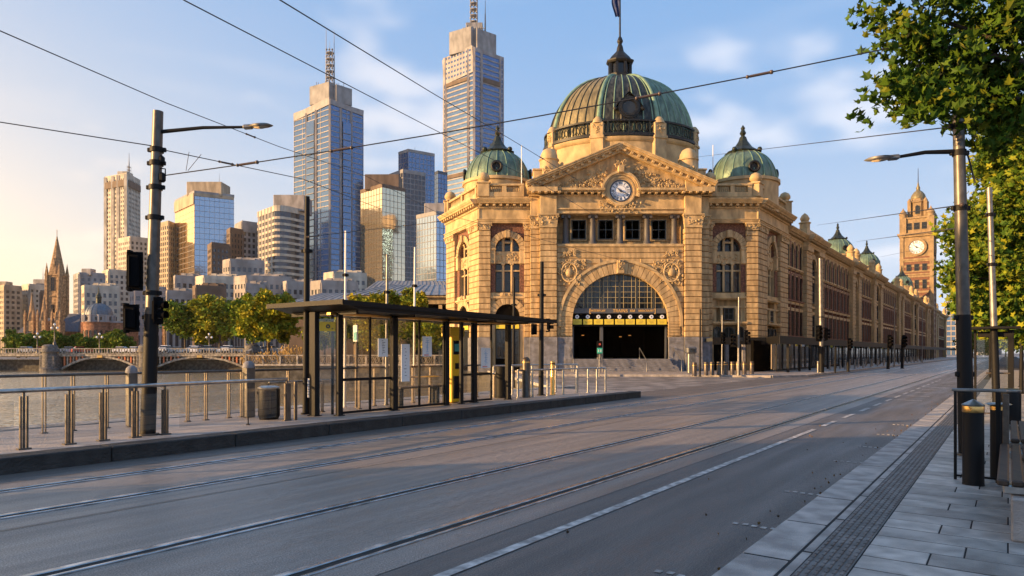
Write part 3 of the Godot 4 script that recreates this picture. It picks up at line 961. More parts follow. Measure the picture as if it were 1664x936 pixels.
func clock(parent: Node3D, xf: Transform3D, r: float, hour: float, minute: float, rim: Material) -> void:
	var mb := MB.new()
	mb.t = Transform3D(Basis(Vector3.RIGHT, PI / 2), Vector3.ZERO)
	mb.cyl(Vector3(0, -0.1, 0), r, 0.12, 36)
	var c := part(mb, "clock_face", M.clock_white, parent, xf)
	mb = MB.new()
	mb.ext(ring_piece(r * 0.97, r * 1.1, 0, TAU, 36), -0.1, 0.09)
	part(mb, "clock_rim", rim, c)
	mb = MB.new()
	mb.ext(ring_piece(r * 0.53, r * 0.56, 0, TAU, 36), 0.0, 0.028)
	part(mb, "chapter_ring", M.clock_blue, c)
	roman(c, r, 0.028, M.clock_blue, "numerals")
	mb = MB.new()
	for k in [[hour / 12.0, 0.5, 0.075], [minute / 60.0, 0.82, 0.05]]:
		mb.t = Transform3D(Basis(Vector3.BACK, -TAU * k[0]), Vector3.ZERO) * at(0, 0, 0.05 + k[1] * 0.01)
		mb.ext(PackedVector2Array([Vector2(-r * k[2], -r * 0.18), Vector2(r * k[2], -r * 0.18), Vector2(r * k[2] * 0.35, r * k[1]), Vector2(-r * k[2] * 0.35, r * k[1])]), 0, 0.02)
	part(mb, "clock_hands", M.clock_blue, c)
	mb = MB.new()
	mb.t = Transform3D(Basis(Vector3.RIGHT, PI / 2), Vector3(0, 0, 0.05))
	mb.cyl(Vector3.ZERO, r * 0.12, 0.06, 12)
	part(mb, "clock_boss", M.clock_blue, c)

func side_window(kind: int) -> Array:
	# [frame mesh, pane mesh] shared by alike windows of the long wing: 0 arcade, 1 tall with segmental head, 2 ground floor
	var w: float = [1.05, 1.0, 1.15][kind]
	var h: float = [2.45, 2.5, 2.35][kind]
	var out := PackedVector2Array([Vector2(-w * 0.5, 0), Vector2(w * 0.5, 0)])
	out.append_array(arc(0, h - w * 0.5, w * 0.5, 0, PI, 8) if kind < 2 else PackedVector2Array([Vector2(w * 0.5, h), Vector2(-w * 0.5, h)]))
	var f := MB.new()
	# moulded surround
	if kind < 2:
		f.t = at(0, h - w * 0.5, 0)
		f.ext(ring_piece(w * 0.5, w * 0.5 + 0.2, 0, PI, 8), -0.1, 0.1)
		f.t = Transform3D.IDENTITY
		for s in [-1, 1]:
			f.cyl(Vector3(s * (w * 0.5 + 0.08), 0, 0.0), 0.07, h - w * 0.5, 6)
			f.box(Vector3(s * (w * 0.5 + 0.1), h - w * 0.5, 0.02), Vector3(0.22, 0.14, 0.16))
	else:
		for s in [-1, 1]:
			f.box(Vector3(s * (w * 0.5 + 0.06), h * 0.5, 0.0), Vector3(0.1, h, 0.1))
	f.box(Vector3(0, -0.07, 0.06), Vector3(w + 0.5, 0.14, 0.3))
	var g := MB.new()
	g.ext(out, -0.02, 0.012)
	g.box(Vector3(0, h * 0.5, 0.012), Vector3(0.05, h, 0.05))
	g.box(Vector3(0, h * 0.55, 0.014), Vector3(w, 0.05, 0.05))
	return [f.mesh(), g.mesh()]

func build_station() -> void:
	var s := thing("railway_station", "long ochre railway station with green copper dome, clock gable and great entrance arch", "station", Vector3(8.73, 0, -55))
	var I := Transform3D.IDENTITY
	var mb := MB.new()
	# -------- central front: wall with the arched opening
	var hw := 103 * U
	var r := 78 * U
	var sy := 82 * U
	var p := PackedVector2Array([Vector2(-hw, 0), Vector2(-r, 0), Vector2(-r, sy)])
	p.append_array(arc(0, sy, r, PI, 0, 32))
	p.append_array(PackedVector2Array([Vector2(r, sy), Vector2(r, 0), Vector2(hw, 0), Vector2(hw, 207 * U), Vector2(-hw, 207 * U)]))
	mb.ext(p, -0.9, -0.06)
	part(mb, "front_wall", M.ochre, s)
	# courses either side of the arch and above it
	var ch := 9.0 * U
	for i in 16:
		var y := 59 * U + ch * (i + 0.5)
		var ro := 99.5 * U
		var dy := absf(y - sy) - (ch * 0.5 if y > sy else 0.0)
		var x := sqrt(maxf(0.0, ro * ro - dy * dy)) if y > sy else ro
		if y - sy > ro + ch * 0.5: x = 0.0
		if hw - x < 0.1: continue
		for sd in [-1, 1]:
			var c := MB.new()
			var w := hw - x - 0.02
			c.bev(Vector3(sd * (x + w * 0.5 + 0.01), y, -0.04), Vector3(w, ch - 0.05, 0.12), 0.022)
			part(c, "stone_course", [M.ochre, M.ochre_b, M.ochre_c][rng.randi() % 3], s)
	voussoirs(s, 0, sy, r, 97 * U, 33, -0.5, 0.08, I)
	mb = MB.new()
	mb.t = at(0, sy, 0)
	mb.ext(ring_piece(96.5 * U, 101 * U, -0.08, PI + 0.08, 40), -0.1, 0.17)
	part(mb, "hood_mould", M.ochre_smooth, s)
	mb = MB.new()
	mb.bev(Vector3(0, sy + 89 * U, 0.06), Vector3(0.6, 22 * U, 0.4), 0.05)
	scrolls(mb, 0, sy + 90 * U, 0.4, 0.7, 0.26, 12, 77)
	part(mb, "keystone", M.ochre_c, s)
	for sd in [-1, 1]:
		mb = MB.new()
		for i in 5:                                          # jamb stones between the plinth and the spring of the arch
			mb.bev(Vector3(sd * (r + 9.5 * U), 59 * U + (i + 0.5) * 4.7 * U, -0.2), Vector3(19 * U, 4.2 * U, 0.56), 0.02)
		part(mb, "jamb_stones", M.ochre_b, s)
		mb = MB.new()                                        # cartouche wreath and the small scroll above it
		var cx: float = sd * 83 * U
		var pts := []
		for k in 21:
			pts.append(Vector3(cx + cos(TAU * k / 20) * 0.62, 162 * U + sin(TAU * k / 20) * 0.75, 0.1))
		mb.tube(pts, 0.09, -1, 6, false)
		mb.ball(Vector3(cx, 162 * U, -0.1), 0.38, 12, 1.2)
		scrolls(mb, cx, 162 * U, 1.9, 2.1, 0.1, 70, 5)
		scrolls(mb, cx - sd * 0.8, 174 * U, 1.2, 0.7, 0.08, 22, 6)
		scrolls(mb, cx, 193 * U, 1.2, 0.5, 0.08, 26, 8)
		part(mb, "carved_wreath", M.ochre_c, s)
	# -------- plinth of grey stone with splayed feet
	for sd in [-1, 1]:
		for k in [[78, 102], [103, 131], [131, 147]]:
			mb = MB.new()
			var a: float = k[0] * U
			var b: float = k[1] * U
			var z: float = 0.16 if k[0] == 78 else (0.34 if k[0] == 103 else -0.25)
			mb.t = Transform3D(Basis(Vector3(0, 0, 1), Vector3.UP, Vector3(-1, 0, 0)), Vector3.ZERO)
			var xa: float = minf(sd * a, sd * b)
			var xb: float = maxf(sd * a, sd * b)
			mb.ext(PackedVector2Array([Vector2(-0.9, 0), Vector2(z + 0.3, 0), Vector2(z + 0.28, 12 * U), Vector2(z + 0.12, 26 * U), Vector2(z + 0.06, 46 * U), Vector2(z + 0.1, 50 * U), Vector2(z + 0.1, 57 * U), Vector2(-0.9, 57 * U)]), -xb, -xa)
			part(mb, "plinth", M.bluestone, s)
	# -------- pilasters
	for sd in [-1, 1]:
		var a := 103.5 * U
		var b := 131 * U
		courses(s, minf(sd * a, sd * b), maxf(sd * a, sd * b), 57 * U, 234 * U, -0.6, 0.3)
		capital(s, minf(sd * a, sd * b), maxf(sd * a, sd * b), 234 * U, 256 * U, 0.3, I, 40 + sd)
		a = 131 * U
		b = 146 * U
		courses(s, minf(sd * a, sd * b), maxf(sd * a, sd * b), 57 * U, 234 * U, -1.4, -0.25)
		capital(s, minf(sd * a, sd * b) + 0.05, maxf(sd * a, sd * b) - 0.05, 234 * U, 256 * U, -0.25, I, 44 + sd)
		mb = MB.new()
		mb.bev(Vector3(sd * 117.2 * U, 271 * U, -0.1), Vector3(27.5 * U, 30 * U, 0.74), 0.03)
		mb.bev(Vector3(sd * 138.5 * U, 271 * U, -0.65), Vector3(15 * U, 30 * U, 0.78), 0.03)
		part(mb, "pilaster_block", M.ochre_smooth, s)
		mb = MB.new()
		mb.box(Vector3(sd * 124 * U, 150 * U, -2.6), Vector3(44 * U, 300 * U, 4.0))
		part(mb, "return_wall", M.ochre, s)
	# -------- loggia with granite columns and four windows
	mb = MB.new()
	mb.box(Vector3(0, 233 * U, -1.35), Vector3(206 * U, 54 * U, 0.5))
	for i in 5:
		mb.bev(Vector3(0, 209 * U + i * 9.6 * U + 0.23, -1.08), Vector3(206 * U, 8.8 * U, 0.1), 0.02)
	part(mb, "loggia_wall", M.ochre_b, s)
	mb = MB.new()
	mb.bev(Vector3(0, 206 * U, -0.5), Vector3(206 * U, 5 * U, 1.2), 0.04)
	mb.bev(Vector3(0, 201 * U, -0.35), Vector3(206 * U, 5 * U, 0.7), 0.03)
	part(mb, "loggia_sill", M.ochre_smooth, s)
	for x in [-66, -21.5, 22.5, 66]:
		mb = MB.new()
		mb.bev(Vector3(x * U, 234.5 * U, -1.0), Vector3(29 * U, 37 * U, 0.2), 0.03)
		part(mb, "window_surround", M.ochre_c, s)
		sash(s, at(x * U, 218.5 * U, -0.88), 24 * U, 32 * U, 2, 2, M.window_frame)
	for x in [-88, -44, 0.5, 45, 89.5]:
		mb = MB.new()
		mb.lathe([Vector2(0, 0), Vector2(0.36, 0), Vector2(0.36, 0.1), Vector2(0.3, 0.16), Vector2(0.3, 0.24), Vector2(0.245, 0.3), Vector2(0.25, 0.9), Vector2(0.215, 2.1), Vector2(0.25, 2.14), Vector2(0.22, 2.2), Vector2(0.3, 2.3)], 18, Vector3(x * U, 208.6 * U, -0.42))
		var c := part(mb, "column", M.granite, s)
		mb = MB.new()
		mb.bev(Vector3(x * U, 208.6 * U + 2.36, -0.42), Vector3(0.72, 0.14, 0.6), 0.02)
		for k in [-1, 1]:
			mb.t = Transform3D(Basis(Vector3.RIGHT, PI / 2), Vector3(x * U + k * 0.27, 208.6 * U + 2.22, -0.7))
			mb.cyl(Vector3.ZERO, 0.12, 0.6, 10)
		mb.t = I
		part(mb, "column_capital", M.granite, c)
	# -------- architrave, frieze and the gable
	mb = MB.new()
	mb.box(Vector3(0, 261.5 * U, -0.5), Vector3(206 * U, 9 * U, 1.1))
	mb.bev(Vector3(0, 259 * U, 0.06), Vector3(206 * U, 3 * U, 0.12), 0.02)
	mb.bev(Vector3(0, 265 * U, 0.1), Vector3(206 * U, 2.4 * U, 0.2), 0.02)
	mb.box(Vector3(0, 277 * U, -0.55), Vector3(206 * U, 22 * U, 1.0))
	part(mb, "frieze", M.ochre_smooth, s)
	var cy := 294 * U
	for sd in [-1, 1]:
		mb = MB.new()
		var x0 := 30 * U
		var x1 := 148 * U
		for k in [[286.5, 288, 0.12, x0], [291, 293, 0.55, x0], [293, 296.5, 0.72, x0]]:
			mb.box(Vector3(sd * (k[3] + x1) * 0.5, (k[0] + k[1]) * 0.5 * U, k[2] * 0.5 - 0.3), Vector3(x1 - k[3] + k[2] * 0.5, (k[1] - k[0]) * U, k[2] + 0.6))
		mb.box(Vector3(sd * 126 * U, 294 * U, 0.28), Vector3(46 * U, 7 * U, 1.1))
		part(mb, "cornice", M.ochre_smooth, s)
		mb = MB.new()
		for i in 11:
			mb.bev(Vector3(sd * (x0 + (i + 0.5) * (x1 - x0) / 11), 289.5 * U, 0.26 if i < 6 else 0.6), Vector3(0.24, 3 * U, 0.5), 0.03)
		stuff(mb, "modillion_row", M.ochre_c, s)
		# raking cornice
		mb = MB.new()
		var a := Vector3(sd * 150 * U, 297 * U, 0.0)
		var b := Vector3(0, 360 * U, 0.0)
		var d := (b - a).normalized()
		var nn := Vector3(-d.y, d.x, 0) * (1.0 if sd < 0 else -1.0)
		for k in [[0.0, 0.34, 0.34], [0.22, 0.16, 0.6], [0.36, 0.16, 0.78], [0.46, 0.08, 0.84]]:
			mb.bar(a + nn * k[0] + Vector3.BACK * (k[2] * 0.5 - 0.4), b + nn * k[0] + Vector3.BACK * (k[2] * 0.5 - 0.4), k[2] + 0.8, k[1], nn)
		part(mb, "raking_cornice", M.ochre_smooth, s)
		mb = MB.new()
		for i in 13:
			var q := a.lerp(b, (i + 0.7) / 13.2) + nn * 0.04 + Vector3.BACK * 0.32
			mb.t = Transform3D(Basis(Vector3.BACK, atan2(d.y, d.x)), q)
			mb.bev(Vector3.ZERO, Vector3(0.25, 0.2, 0.5), 0.03)
		mb.t = I
		stuff(mb, "modillion_row", M.ochre_c, s)
		mb = MB.new()
		if sd > 0:
			mb.bev(Vector3(0, 365 * U, 0.05), Vector3(0.5, 0.62, 0.92), 0.04)
		scrolls(mb, sd * 42 * U, 313 * U, 1.5, 1.1, -0.02, 46, 11 + sd)
		scrolls(mb, sd * 62 * U, 307 * U, 2.2, 0.7, -0.02, 50, 15 + sd)
		scrolls(mb, sd * 85 * U, 303 * U, 1.4, 0.35, -0.02, 22, 19 + sd)
		scrolls(mb, sd * 28 * U, 327 * U, 0.9, 0.7, -0.02, 22, 23 + sd)
		scrolls(mb, sd * 24 * U, 268 * U, 1.0, 0.9, 0.12, 26, 29 + sd)
		part(mb, "gable_carving", M.ochre_c, s)
	mb = MB.new()
	mb.ext(PackedVector2Array([Vector2(-146 * U, 295 * U), Vector2(146 * U, 295 * U), Vector2(0, 358 * U)]), -1.2, -0.08)
	part(mb, "tympanum", M.ochre_b, s)
	mb = MB.new()
	mb.t = at(0, cy, 0)
	mb.ext(ring_piece(25 * U, 31 * U, -0.35, PI + 0.35, 32), -0.2, 0.3)
	mb.ext(ring_piece(28 * U, 31.5 * U, -0.35, PI + 0.35, 32), -0.2, 0.42)
	mb.t = at(0, 0, 0)
	mb.bev(Vector3(0, cy + 34 * U, 0.2), Vector3(0.5, 0.55, 0.7), 0.05)
	scrolls(mb, 0, cy + 42 * U, 0.9, 0.8, 0.25, 26, 61)
	scrolls(mb, 0, 266 * U, 2.2, 0.5, 0.14, 26, 62)
	part(mb, "clock_surround", M.ochre_c, s)
	mb = MB.new()
	mb.t = at(0, cy, 0)
	mb.ext(ring_piece(16.6 * U, 26 * U, 0, TAU, 40), -0.2, 0.16)
	mb.ext(ring_piece(21 * U, 24 * U, 0, TAU, 40), -0.2, 0.24)
	part(mb, "clock_ring", M.ochre_smooth, s)
	clock(s, at(0, cy, 0.1), 16.2 * U, 10.35, 19, M.clock_blue)
	# -------- the entrance inside the arch
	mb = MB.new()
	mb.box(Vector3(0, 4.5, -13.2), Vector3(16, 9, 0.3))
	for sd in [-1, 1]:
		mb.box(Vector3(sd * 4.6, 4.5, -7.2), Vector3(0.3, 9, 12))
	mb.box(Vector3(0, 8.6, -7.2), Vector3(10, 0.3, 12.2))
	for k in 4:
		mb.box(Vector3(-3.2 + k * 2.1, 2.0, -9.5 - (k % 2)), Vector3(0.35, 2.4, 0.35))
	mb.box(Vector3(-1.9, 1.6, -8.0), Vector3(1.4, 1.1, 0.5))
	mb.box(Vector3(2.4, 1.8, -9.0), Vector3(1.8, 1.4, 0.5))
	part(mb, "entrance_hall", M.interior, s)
	mb = MB.new()
	mb.box(Vector3(0, 0.54, -6.2), Vector3(9, 1.06, 13.6))
	part(mb, "hall_floor", M.bluestone, s)
	for i in 7:
		mb = MB.new()
		var dz := 0.36 * i
		mb.bev(Vector3(0, 1.05 - 0.14 * (i + 1) + 0.07 - 0.005, 0.6 + dz - 0.35), Vector3(156 * U + (0.5 if i > 2 else 0.0), 0.145, 1.1), 0.015)
		part(mb, "entrance_step", M.bluestone, s)
	mb = MB.new()                                            # fan window lattice
	var yb := 104 * U
	var gz := -0.45
	for i in range(-5, 6):
		var x := i * r / 5.6
		var top := sy + sqrt(r * r - x * x)
		mb.box(Vector3(x, (yb + top) * 0.5, gz), Vector3(0.16 if i % 2 == 0 else 0.05, top - yb, 0.14 if i % 2 == 0 else 0.05))
	part(mb, "arch_mullions", M.window_frame, s)
	mb = MB.new()
	for i in range(-11, 12):
		var x := (i + 0.0) * r / 12.0
		var top := sy + sqrt(r * r - x * x)
		if absi(i) % 4 == 2: continue
		mb.box(Vector3(x, (yb + top) * 0.5, gz + 0.05), Vector3(0.028, top - yb, 0.03))
	for k in 5:
		var y := yb + (k + 1) * 9.0 * U
		var hx := sqrt(maxf(0.0, r * r - (y - sy) * (y - sy)))
		mb.box(Vector3(0, y, gz + 0.052), Vector3(hx * 2, 0.026, 0.03))
	part(mb, "arch_glazing_bars", M.pale_frame, s)
	mb = MB.new()
	p = arc(0, sy, r, asin((yb - sy) / r), PI - asin((yb - sy) / r), 28)
	mb.ext(p, gz - 0.06, gz - 0.04)
	part(mb, "arch_pane", M.dark_glass, s)
	mb = MB.new()
	mb.box(Vector3(0, 100 * U, -0.42), Vector3(r * 1.98, 8 * U, 0.3))
	var band := part(mb, "sign_band", M.sign_grey, s)
	for k in [["[", -48.5, 8, 0.34], ["INTERPLAY", -35.5, 6, 0.175], ["TRAINS", 1, 6, 0.26], ["KM", 21, 6, 0.2], ["MIDCOURT", 43, 6, 0.175], ["]", 57.5, 8, 0.34]]:
		var tm := TextMesh.new()
		tm.text = k[0]
		tm.font_size = 32
		tm.pixel_size = k[3] / 24.0
		tm.depth = 0.02
		tm.curve_step = 4.0
		part(tm, "lettering", M.gold_letter, band, at(k[1] * U, 100.3 * U, -0.255))
	mb = MB.new()
	mb.box(Vector3(0, 86.5 * U, -0.5), Vector3(r * 1.99, 18.5 * U, 0.16))
	mb.box(Vector3(0, 76 * U, -0.4), Vector3(r * 1.99, 3 * U, 0.4))
	part(mb, "fascia", M.signal_black, s)
	for i in 9:
		var x := -69.5 * U + i * 17.35 * U
		mb = MB.new()
		mb.box(Vector3(x, 82 * U, -0.36), Vector3(14.8 * U, 8.6 * U, 0.14))
		var sg := part(mb, "platform_board", M.sign_yellow, s)
		mb = MB.new()
		for j in 3:
			mb.box(Vector3(x + rng.randf_range(-0.06, 0.06), (83.6 - j * 1.7) * U, -0.288), Vector3(rng.randf_range(0.25, 0.55), 0.025, 0.006))
		part(mb, "board_print", M.ochre_dark, sg)
		mb = MB.new()
		mb.t = Transform3D(Basis(Vector3.RIGHT, PI / 2), Vector3(x, 90.3 * U, -0.42))
		mb.cyl(Vector3.ZERO, 3.2 * U, 0.1, 18)
		var ck := part(mb, "indicator_clock", M.clock_white, s)
		mb = MB.new()
		mb.box(Vector3(x, 91 * U, -0.31), Vector3(0.018, 0.1, 0.01))
		mb.box(Vector3(x + 0.03, 90.3 * U, -0.31), Vector3(0.07, 0.018, 0.012))
		mb.box(Vector3(x, 90.3 * U, -0.31), Vector3(0.09, 0.09, 0.005))
		part(mb, "clock_hands", M.clock_blue, ck)
	mb = MB.new()
	mb.box(Vector3(-29.5 * U, 49 * U, -0.5), Vector3(0.24, 54 * U, 0.24))
	mb.box(Vector3(-76 * U, 49 * U, -0.5), Vector3(0.12, 54 * U, 0.24))
	mb.box(Vector3(76 * U, 49 * U, -0.5), Vector3(0.12, 54 * U, 0.24))
	part(mb, "entrance_frame", M.sign_grey, s)
	for k in [[-40, -9, 3.2], [-2, -11, 3.1], [26, -8.5, 3.05], [46, -9.5, 3.2]]:   # lamps that burn in the hall
		mb = MB.new()
		mb.box(Vector3(k[0] * U * 1.05, k[2], k[1]), Vector3(0.22, 0.06, 0.1))
		var lm := part(mb, "hall_lamp", M.lamp_glow, s)
		var o := OmniLight3D.new()
		o.light_color = Color(1, 0.72, 0.36)
		o.light_energy = 0.0015
		o.omni_range = 30
		o.omni_attenuation = 2
		o.shadow_enabled = true
		o.light_size = 0.05
		o.position = Vector3(k[0] * U * 1.05, k[2] - 0.12, k[1] + 0.1)
		s.add_child(o)
	for k in [-38.0, 30.0, 84.0, -82.0]:                      # stair handrails
		mb = MB.new()
		mb.tube([Vector3(k * U, 1.05, 0.3), Vector3(k * U, 1.95, 0.3), Vector3(k * U + 0.05, 1.0, 2.9), Vector3(k * U + 0.05, 0.1, 2.95)], 0.03, -1, 6)
		part(mb, "stair_handrail", M.galv, s)
	# -------- corner towers: fronts and slanting sides
	var wl := (231 - 146) * U
	for sd in [-1, 1]:
		var corner := Vector3(sd * 231 * U, 0, -0.9)
		var ang := 0.0
		var front := at(-231 * U if sd < 0 else 146 * U, 0, -0.9)
		wing_face(s, front, wl, 19.5 * U if sd < 0 else 9.5 * U, 9.5 * U if sd < 0 else 19.5 * U, "arch" if sd < 0 else "upper", 100 + sd)
		# the slanting face turns away from the street corner along its own street
		var sl := 9.3 if sd > 0 else 8.0
		var away := Vector3(0.5889, 0, -0.8082) if sd > 0 else Vector3(-0.4226, 0, -0.9063)
		var bx := away * float(sd)
		var bz := bx.cross(Vector3.UP) * -1.0
		if bz.z < 0: bz = -bz
		var org := corner if sd > 0 else corner + away * sl
		wing_face(s, Transform3D(Basis(bx, Vector3.UP, bz), org), sl, 2.6 if sd > 0 else 2.2, 2.6 if sd > 0 else 2.2, "upper" if sd > 0 else "arch", 120 + sd)
		var far := corner + away * sl
		mb = MB.new()
		mb.prism(PackedVector2Array([Vector2(sd * 120 * U, -1.7), Vector2(corner.x - sd * 0.6, -1.8), Vector2(far.x - sd * 1.0, far.z + 0.1), Vector2(far.x - sd * 4, far.z - 6), Vector2(sd * 100 * U, -15)]), 0.2, 283 * U)
		part(mb, "tower_body", M.ochre, s)
		mb = MB.new()                                        # finial at the far end of the parapet
		finial_ball(s, far.x - sd * 0.4, 289 * U, far.z + 0.2, I)
		var dc := Vector3(-10.0 if sd < 0 else 11.57, 16.3, -5.0)
		mb = MB.new()
		mb.lathe([Vector2(2.95, 13.6), Vector2(2.95, 16.1), Vector2(3.1, 16.15), Vector2(3.1, 16.4)], 24, Vector3(dc.x, 0, dc.z))
		part(mb, "dome_drum", M.ochre_smooth, s)
		copper_dome(s, dc, 2.85, 2.7, 1.4, 20, "tower_dome")
		mb = MB.new()                                        # flag pole on the parapet
		mb.cyl(Vector3(sd * 160 * U, 290 * U, -1.6), 0.045, 4.4, 8, 0.03)
		part(mb, "parapet_pole", M.white_paint, s)
	# -------- drum and great dome
	var dc := Vector3(1.24, 0, -8.0)
	var dome_up := Transform3D(Basis.IDENTITY.scaled(Vector3(1, 1, 0.72)), Vector3(0, -1.0, dc.z * 0.28))
	mb = MB.new()
	mb.lathe([Vector2(7.3, 13.5), Vector2(7.3, 18.0), Vector2(6.75, 18.2), Vector2(6.75, 20.6), Vector2(7.0, 20.75), Vector2(7.05, 21.0)], 48, dc)
	part(mb, "drum", M.ochre_smooth, s, dome_up)
	for k in 8:
		var a := PI / 8 + TAU * k / 8
		mb = MB.new()
		mb.t = Transform3D(Basis(Vector3.UP, PI / 2 - a), dc)
		mb.bev(Vector3(0, 19.0, 6.7), Vector3(1.15, 3.9, 0.9), 0.04)
		mb.bev(Vector3(0, 21.0, 6.75), Vector3(1.3, 0.25, 1.0), 0.03)
		mb.bev(Vector3(0, 21.65, 6.85), Vector3(1.15, 1.2, 0.6), 0.05)
		mb.lathe([Vector2(0.5, 22.2), Vector2(0.4, 22.5), Vector2(0.2, 22.75), Vector2(0, 22.8)], 10, Vector3(0, 0, 6.85))
		scrolls(mb, 0, 21.7, 0.7, 0.7, 7.16, 14, 200 + k)
		part(mb, "drum_buttress", M.ochre_smooth, s, dome_up)
	mb = MB.new()                                            # gallery
	mb.lathe([Vector2(6.6, 21.05), Vector2(7.12, 21.05), Vector2(7.12, 21.3), Vector2(6.9, 21.34)], 48, dc)
	part(mb, "gallery_rail", M.iron_dark, s, dome_up)
	mb = MB.new()
	mb.lathe([Vector2(6.75, 22.3), Vector2(7.02, 22.3), Vector2(7.02, 22.45), Vector2(6.75, 22.45)], 48, dc)
	part(mb, "gallery_rail", M.iron_dark, s, dome_up)
	mb = MB.new()
	for k in 96:
		var a := TAU * k / 96
		var c := dc + Vector3(cos(a) * 6.92, 0, sin(a) * 6.92)
		if k % 4 == 0:
			mb.box(c + Vector3.UP * 21.8, Vector3(0.14, 1.0, 0.14))
		else:
			mb.t = Transform3D(Basis(Vector3.UP, PI / 2 - a), c + Vector3.UP * 21.8)
			var pts := []
			for i in 9:
				pts.append(Vector3(cos(TAU * i / 8) * 0.2, sin(TAU * i / 8) * 0.36, 0))
			mb.tube(pts, 0.05, -1, 4, false)
			mb.t = I
	stuff(mb, "gallery_ironwork", M.bronze_green, s, dome_up)
	var prof := []
	for i in 25:
		var a := PI * 0.5 * 0.955 * i / 24.0
		prof.append(Vector2(6.66 * pow(cos(a), 0.82), 21.3 + 6.5 * sin(a)))
	for k in 8:                                              # eight copper fields between the ribs, one darker, left two weathered with sunlit tan put in
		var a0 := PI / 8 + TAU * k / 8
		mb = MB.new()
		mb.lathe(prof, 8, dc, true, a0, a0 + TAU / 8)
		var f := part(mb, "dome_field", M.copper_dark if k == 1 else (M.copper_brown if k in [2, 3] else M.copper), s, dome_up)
		mb = MB.new()
		for j in 6:
			var a := a0 + TAU / 8 * (j + 0.5) / 6.0
			var pts := []
			for i in range(0, 23 if j % 2 else 19):
				var q: Vector2 = prof[i]
				pts.append(dc + Vector3(cos(a) * (q.x + 0.015), q.y, sin(a) * (q.x + 0.015)))
			mb.tube(pts, 0.065, 0.045, 5)
		part(mb, "dome_seams", M.copper_rib if k < 2 or k > 3 else M.bronze_green, f)
		mb = MB.new()
		var pts2 := []
		for q in prof:
			pts2.append(dc + Vector3(cos(a0) * (q.x + 0.03), q.y, sin(a0) * (q.x + 0.03)))
		mb.tube(pts2, 0.22, 0.14, 8)
		part(mb, "dome_rib", M.copper_rib, s, dome_up)
	mb = MB.new()                                            # oculus on the front field
	mb.bev(Vector3(dc.x, 23.0, dc.z + 6.35), Vector3(1.5, 1.6, 1.1), 0.08)
	mb.t = at(dc.x, 23.45, dc.z + 6.9)
	mb.ext(ring_piece(0.55, 0.95, 0, TAU, 24), -0.7, 0.16)
	mb.ext(ring_piece(0.62, 0.78, 0, TAU, 24), -0.7, 0.26)
	mb.ext(PackedVector2Array([Vector2(-1.25, -0.1), Vector2(-0.9, 0.4), Vector2(0, 1.35), Vector2(0.9, 0.4), Vector2(1.25, -0.1), Vector2(1.0, 0.3), Vector2(0, 1.05), Vector2(-1.0, 0.3)]), -0.9, 0.2)
	mb.ball(Vector3(-1.15, -0.1, 0), 0.22, 8)
	mb.ball(Vector3(1.15, -0.1, 0), 0.22, 8)
	mb.cyl(Vector3(0, 1.2, 0), 0.06, 0.5, 6)
	var oc := part(mb, "oculus", M.iron_dark, s, dome_up)
	mb = MB.new()
	mb.t = Transform3D(Basis(Vector3.RIGHT, PI / 2), Vector3(dc.x, 23.45, dc.z + 6.8))
	mb.cyl(Vector3.ZERO, 0.56, 0.15, 20)
	part(mb, "pane", M.dark_glass, oc)
	# lantern, pole and flag
	mb = MB.new()
	mb.lathe([Vector2(1.25, 27.5), Vector2(1.35, 27.75), Vector2(1.2, 27.9), Vector2(1.08, 27.95), Vector2(1.08, 28.2)], 8, dc, false, PI / 8, TAU + PI / 8)
	for k in 8:
		var a := PI / 8 + TAU * k / 8
		mb.box(dc + Vector3(cos(a) * 1.0, 28.7, sin(a) * 1.0), Vector3(0.22, 1.1, 0.28))
	mb.lathe([Vector2(1.0, 29.15), Vector2(1.2, 29.2), Vector2(1.32, 29.35), Vector2(1.32, 29.46), Vector2(1.08, 29.55), Vector2(0.9, 29.8), Vector2(0.55, 30.15), Vector2(0.36, 30.35), Vector2(0.28, 30.75), Vector2(0.17, 31.05), Vector2(0.28, 31.25), Vector2(0.28, 31.36), Vector2(0.14, 31.7), Vector2(0, 31.8)], 8, dc, false, PI / 8, TAU + PI / 8)
	var lan := part(mb, "lantern", M.iron_dark, s, dome_up)
	mb = MB.new()
	mb.lathe([Vector2(0.84, 28.1), Vector2(0.84, 29.25)], 8, dc, false, PI / 8, TAU + PI / 8)
	part(mb, "lantern_pane", M.dark_glass, lan)
	mb = MB.new()
	mb.cyl(dc + Vector3.UP * 31.6, 0.09, 7.0, 8, 0.05)
	part(mb, "flagpole", M.iron_dark, s, dome_up)
	mb = MB.new()
	for i in 8:
		for j in 6:
			var q := func(a: int, b: int) -> Vector3: return dc + Vector3(-0.06 - b * 0.09 - sin(a * 0.5) * 0.03 * b, 35.9 - a * 0.29, 0.16 * sin(b * 1.9 + a * 0.3))
			mb.quad(q.call(i, j), q.call(i + 1, j), q.call(i + 1, j + 1), q.call(i, j + 1))
	part(mb, "flag", M.flag_blue, s, dome_up)
	# -------- turrets and attic beside the gable
	for sd in [-1, 1]:
		mb = MB.new()
		mb.bev(Vector3(sd * 122.5 * U, 315 * U, -1.2), Vector3(37 * U, 32 * U, 1.8), 0.05)
		mb.bev(Vector3(sd * 122.5 * U, 331 * U, -1.2), Vector3(40 * U, 3 * U, 2.0), 0.03)
		mb.bev(Vector3(sd * 116 * U, 315 * U, -0.9), Vector3(21 * U, 34 * U, 1.8), 0.05)
		mb.box(Vector3(sd * 62 * U, 312 * U, -2.6), Vector3(124 * U, 40 * U, 1.6))
		part(mb, "attic_block", M.ochre_smooth, s)
		mb = MB.new()
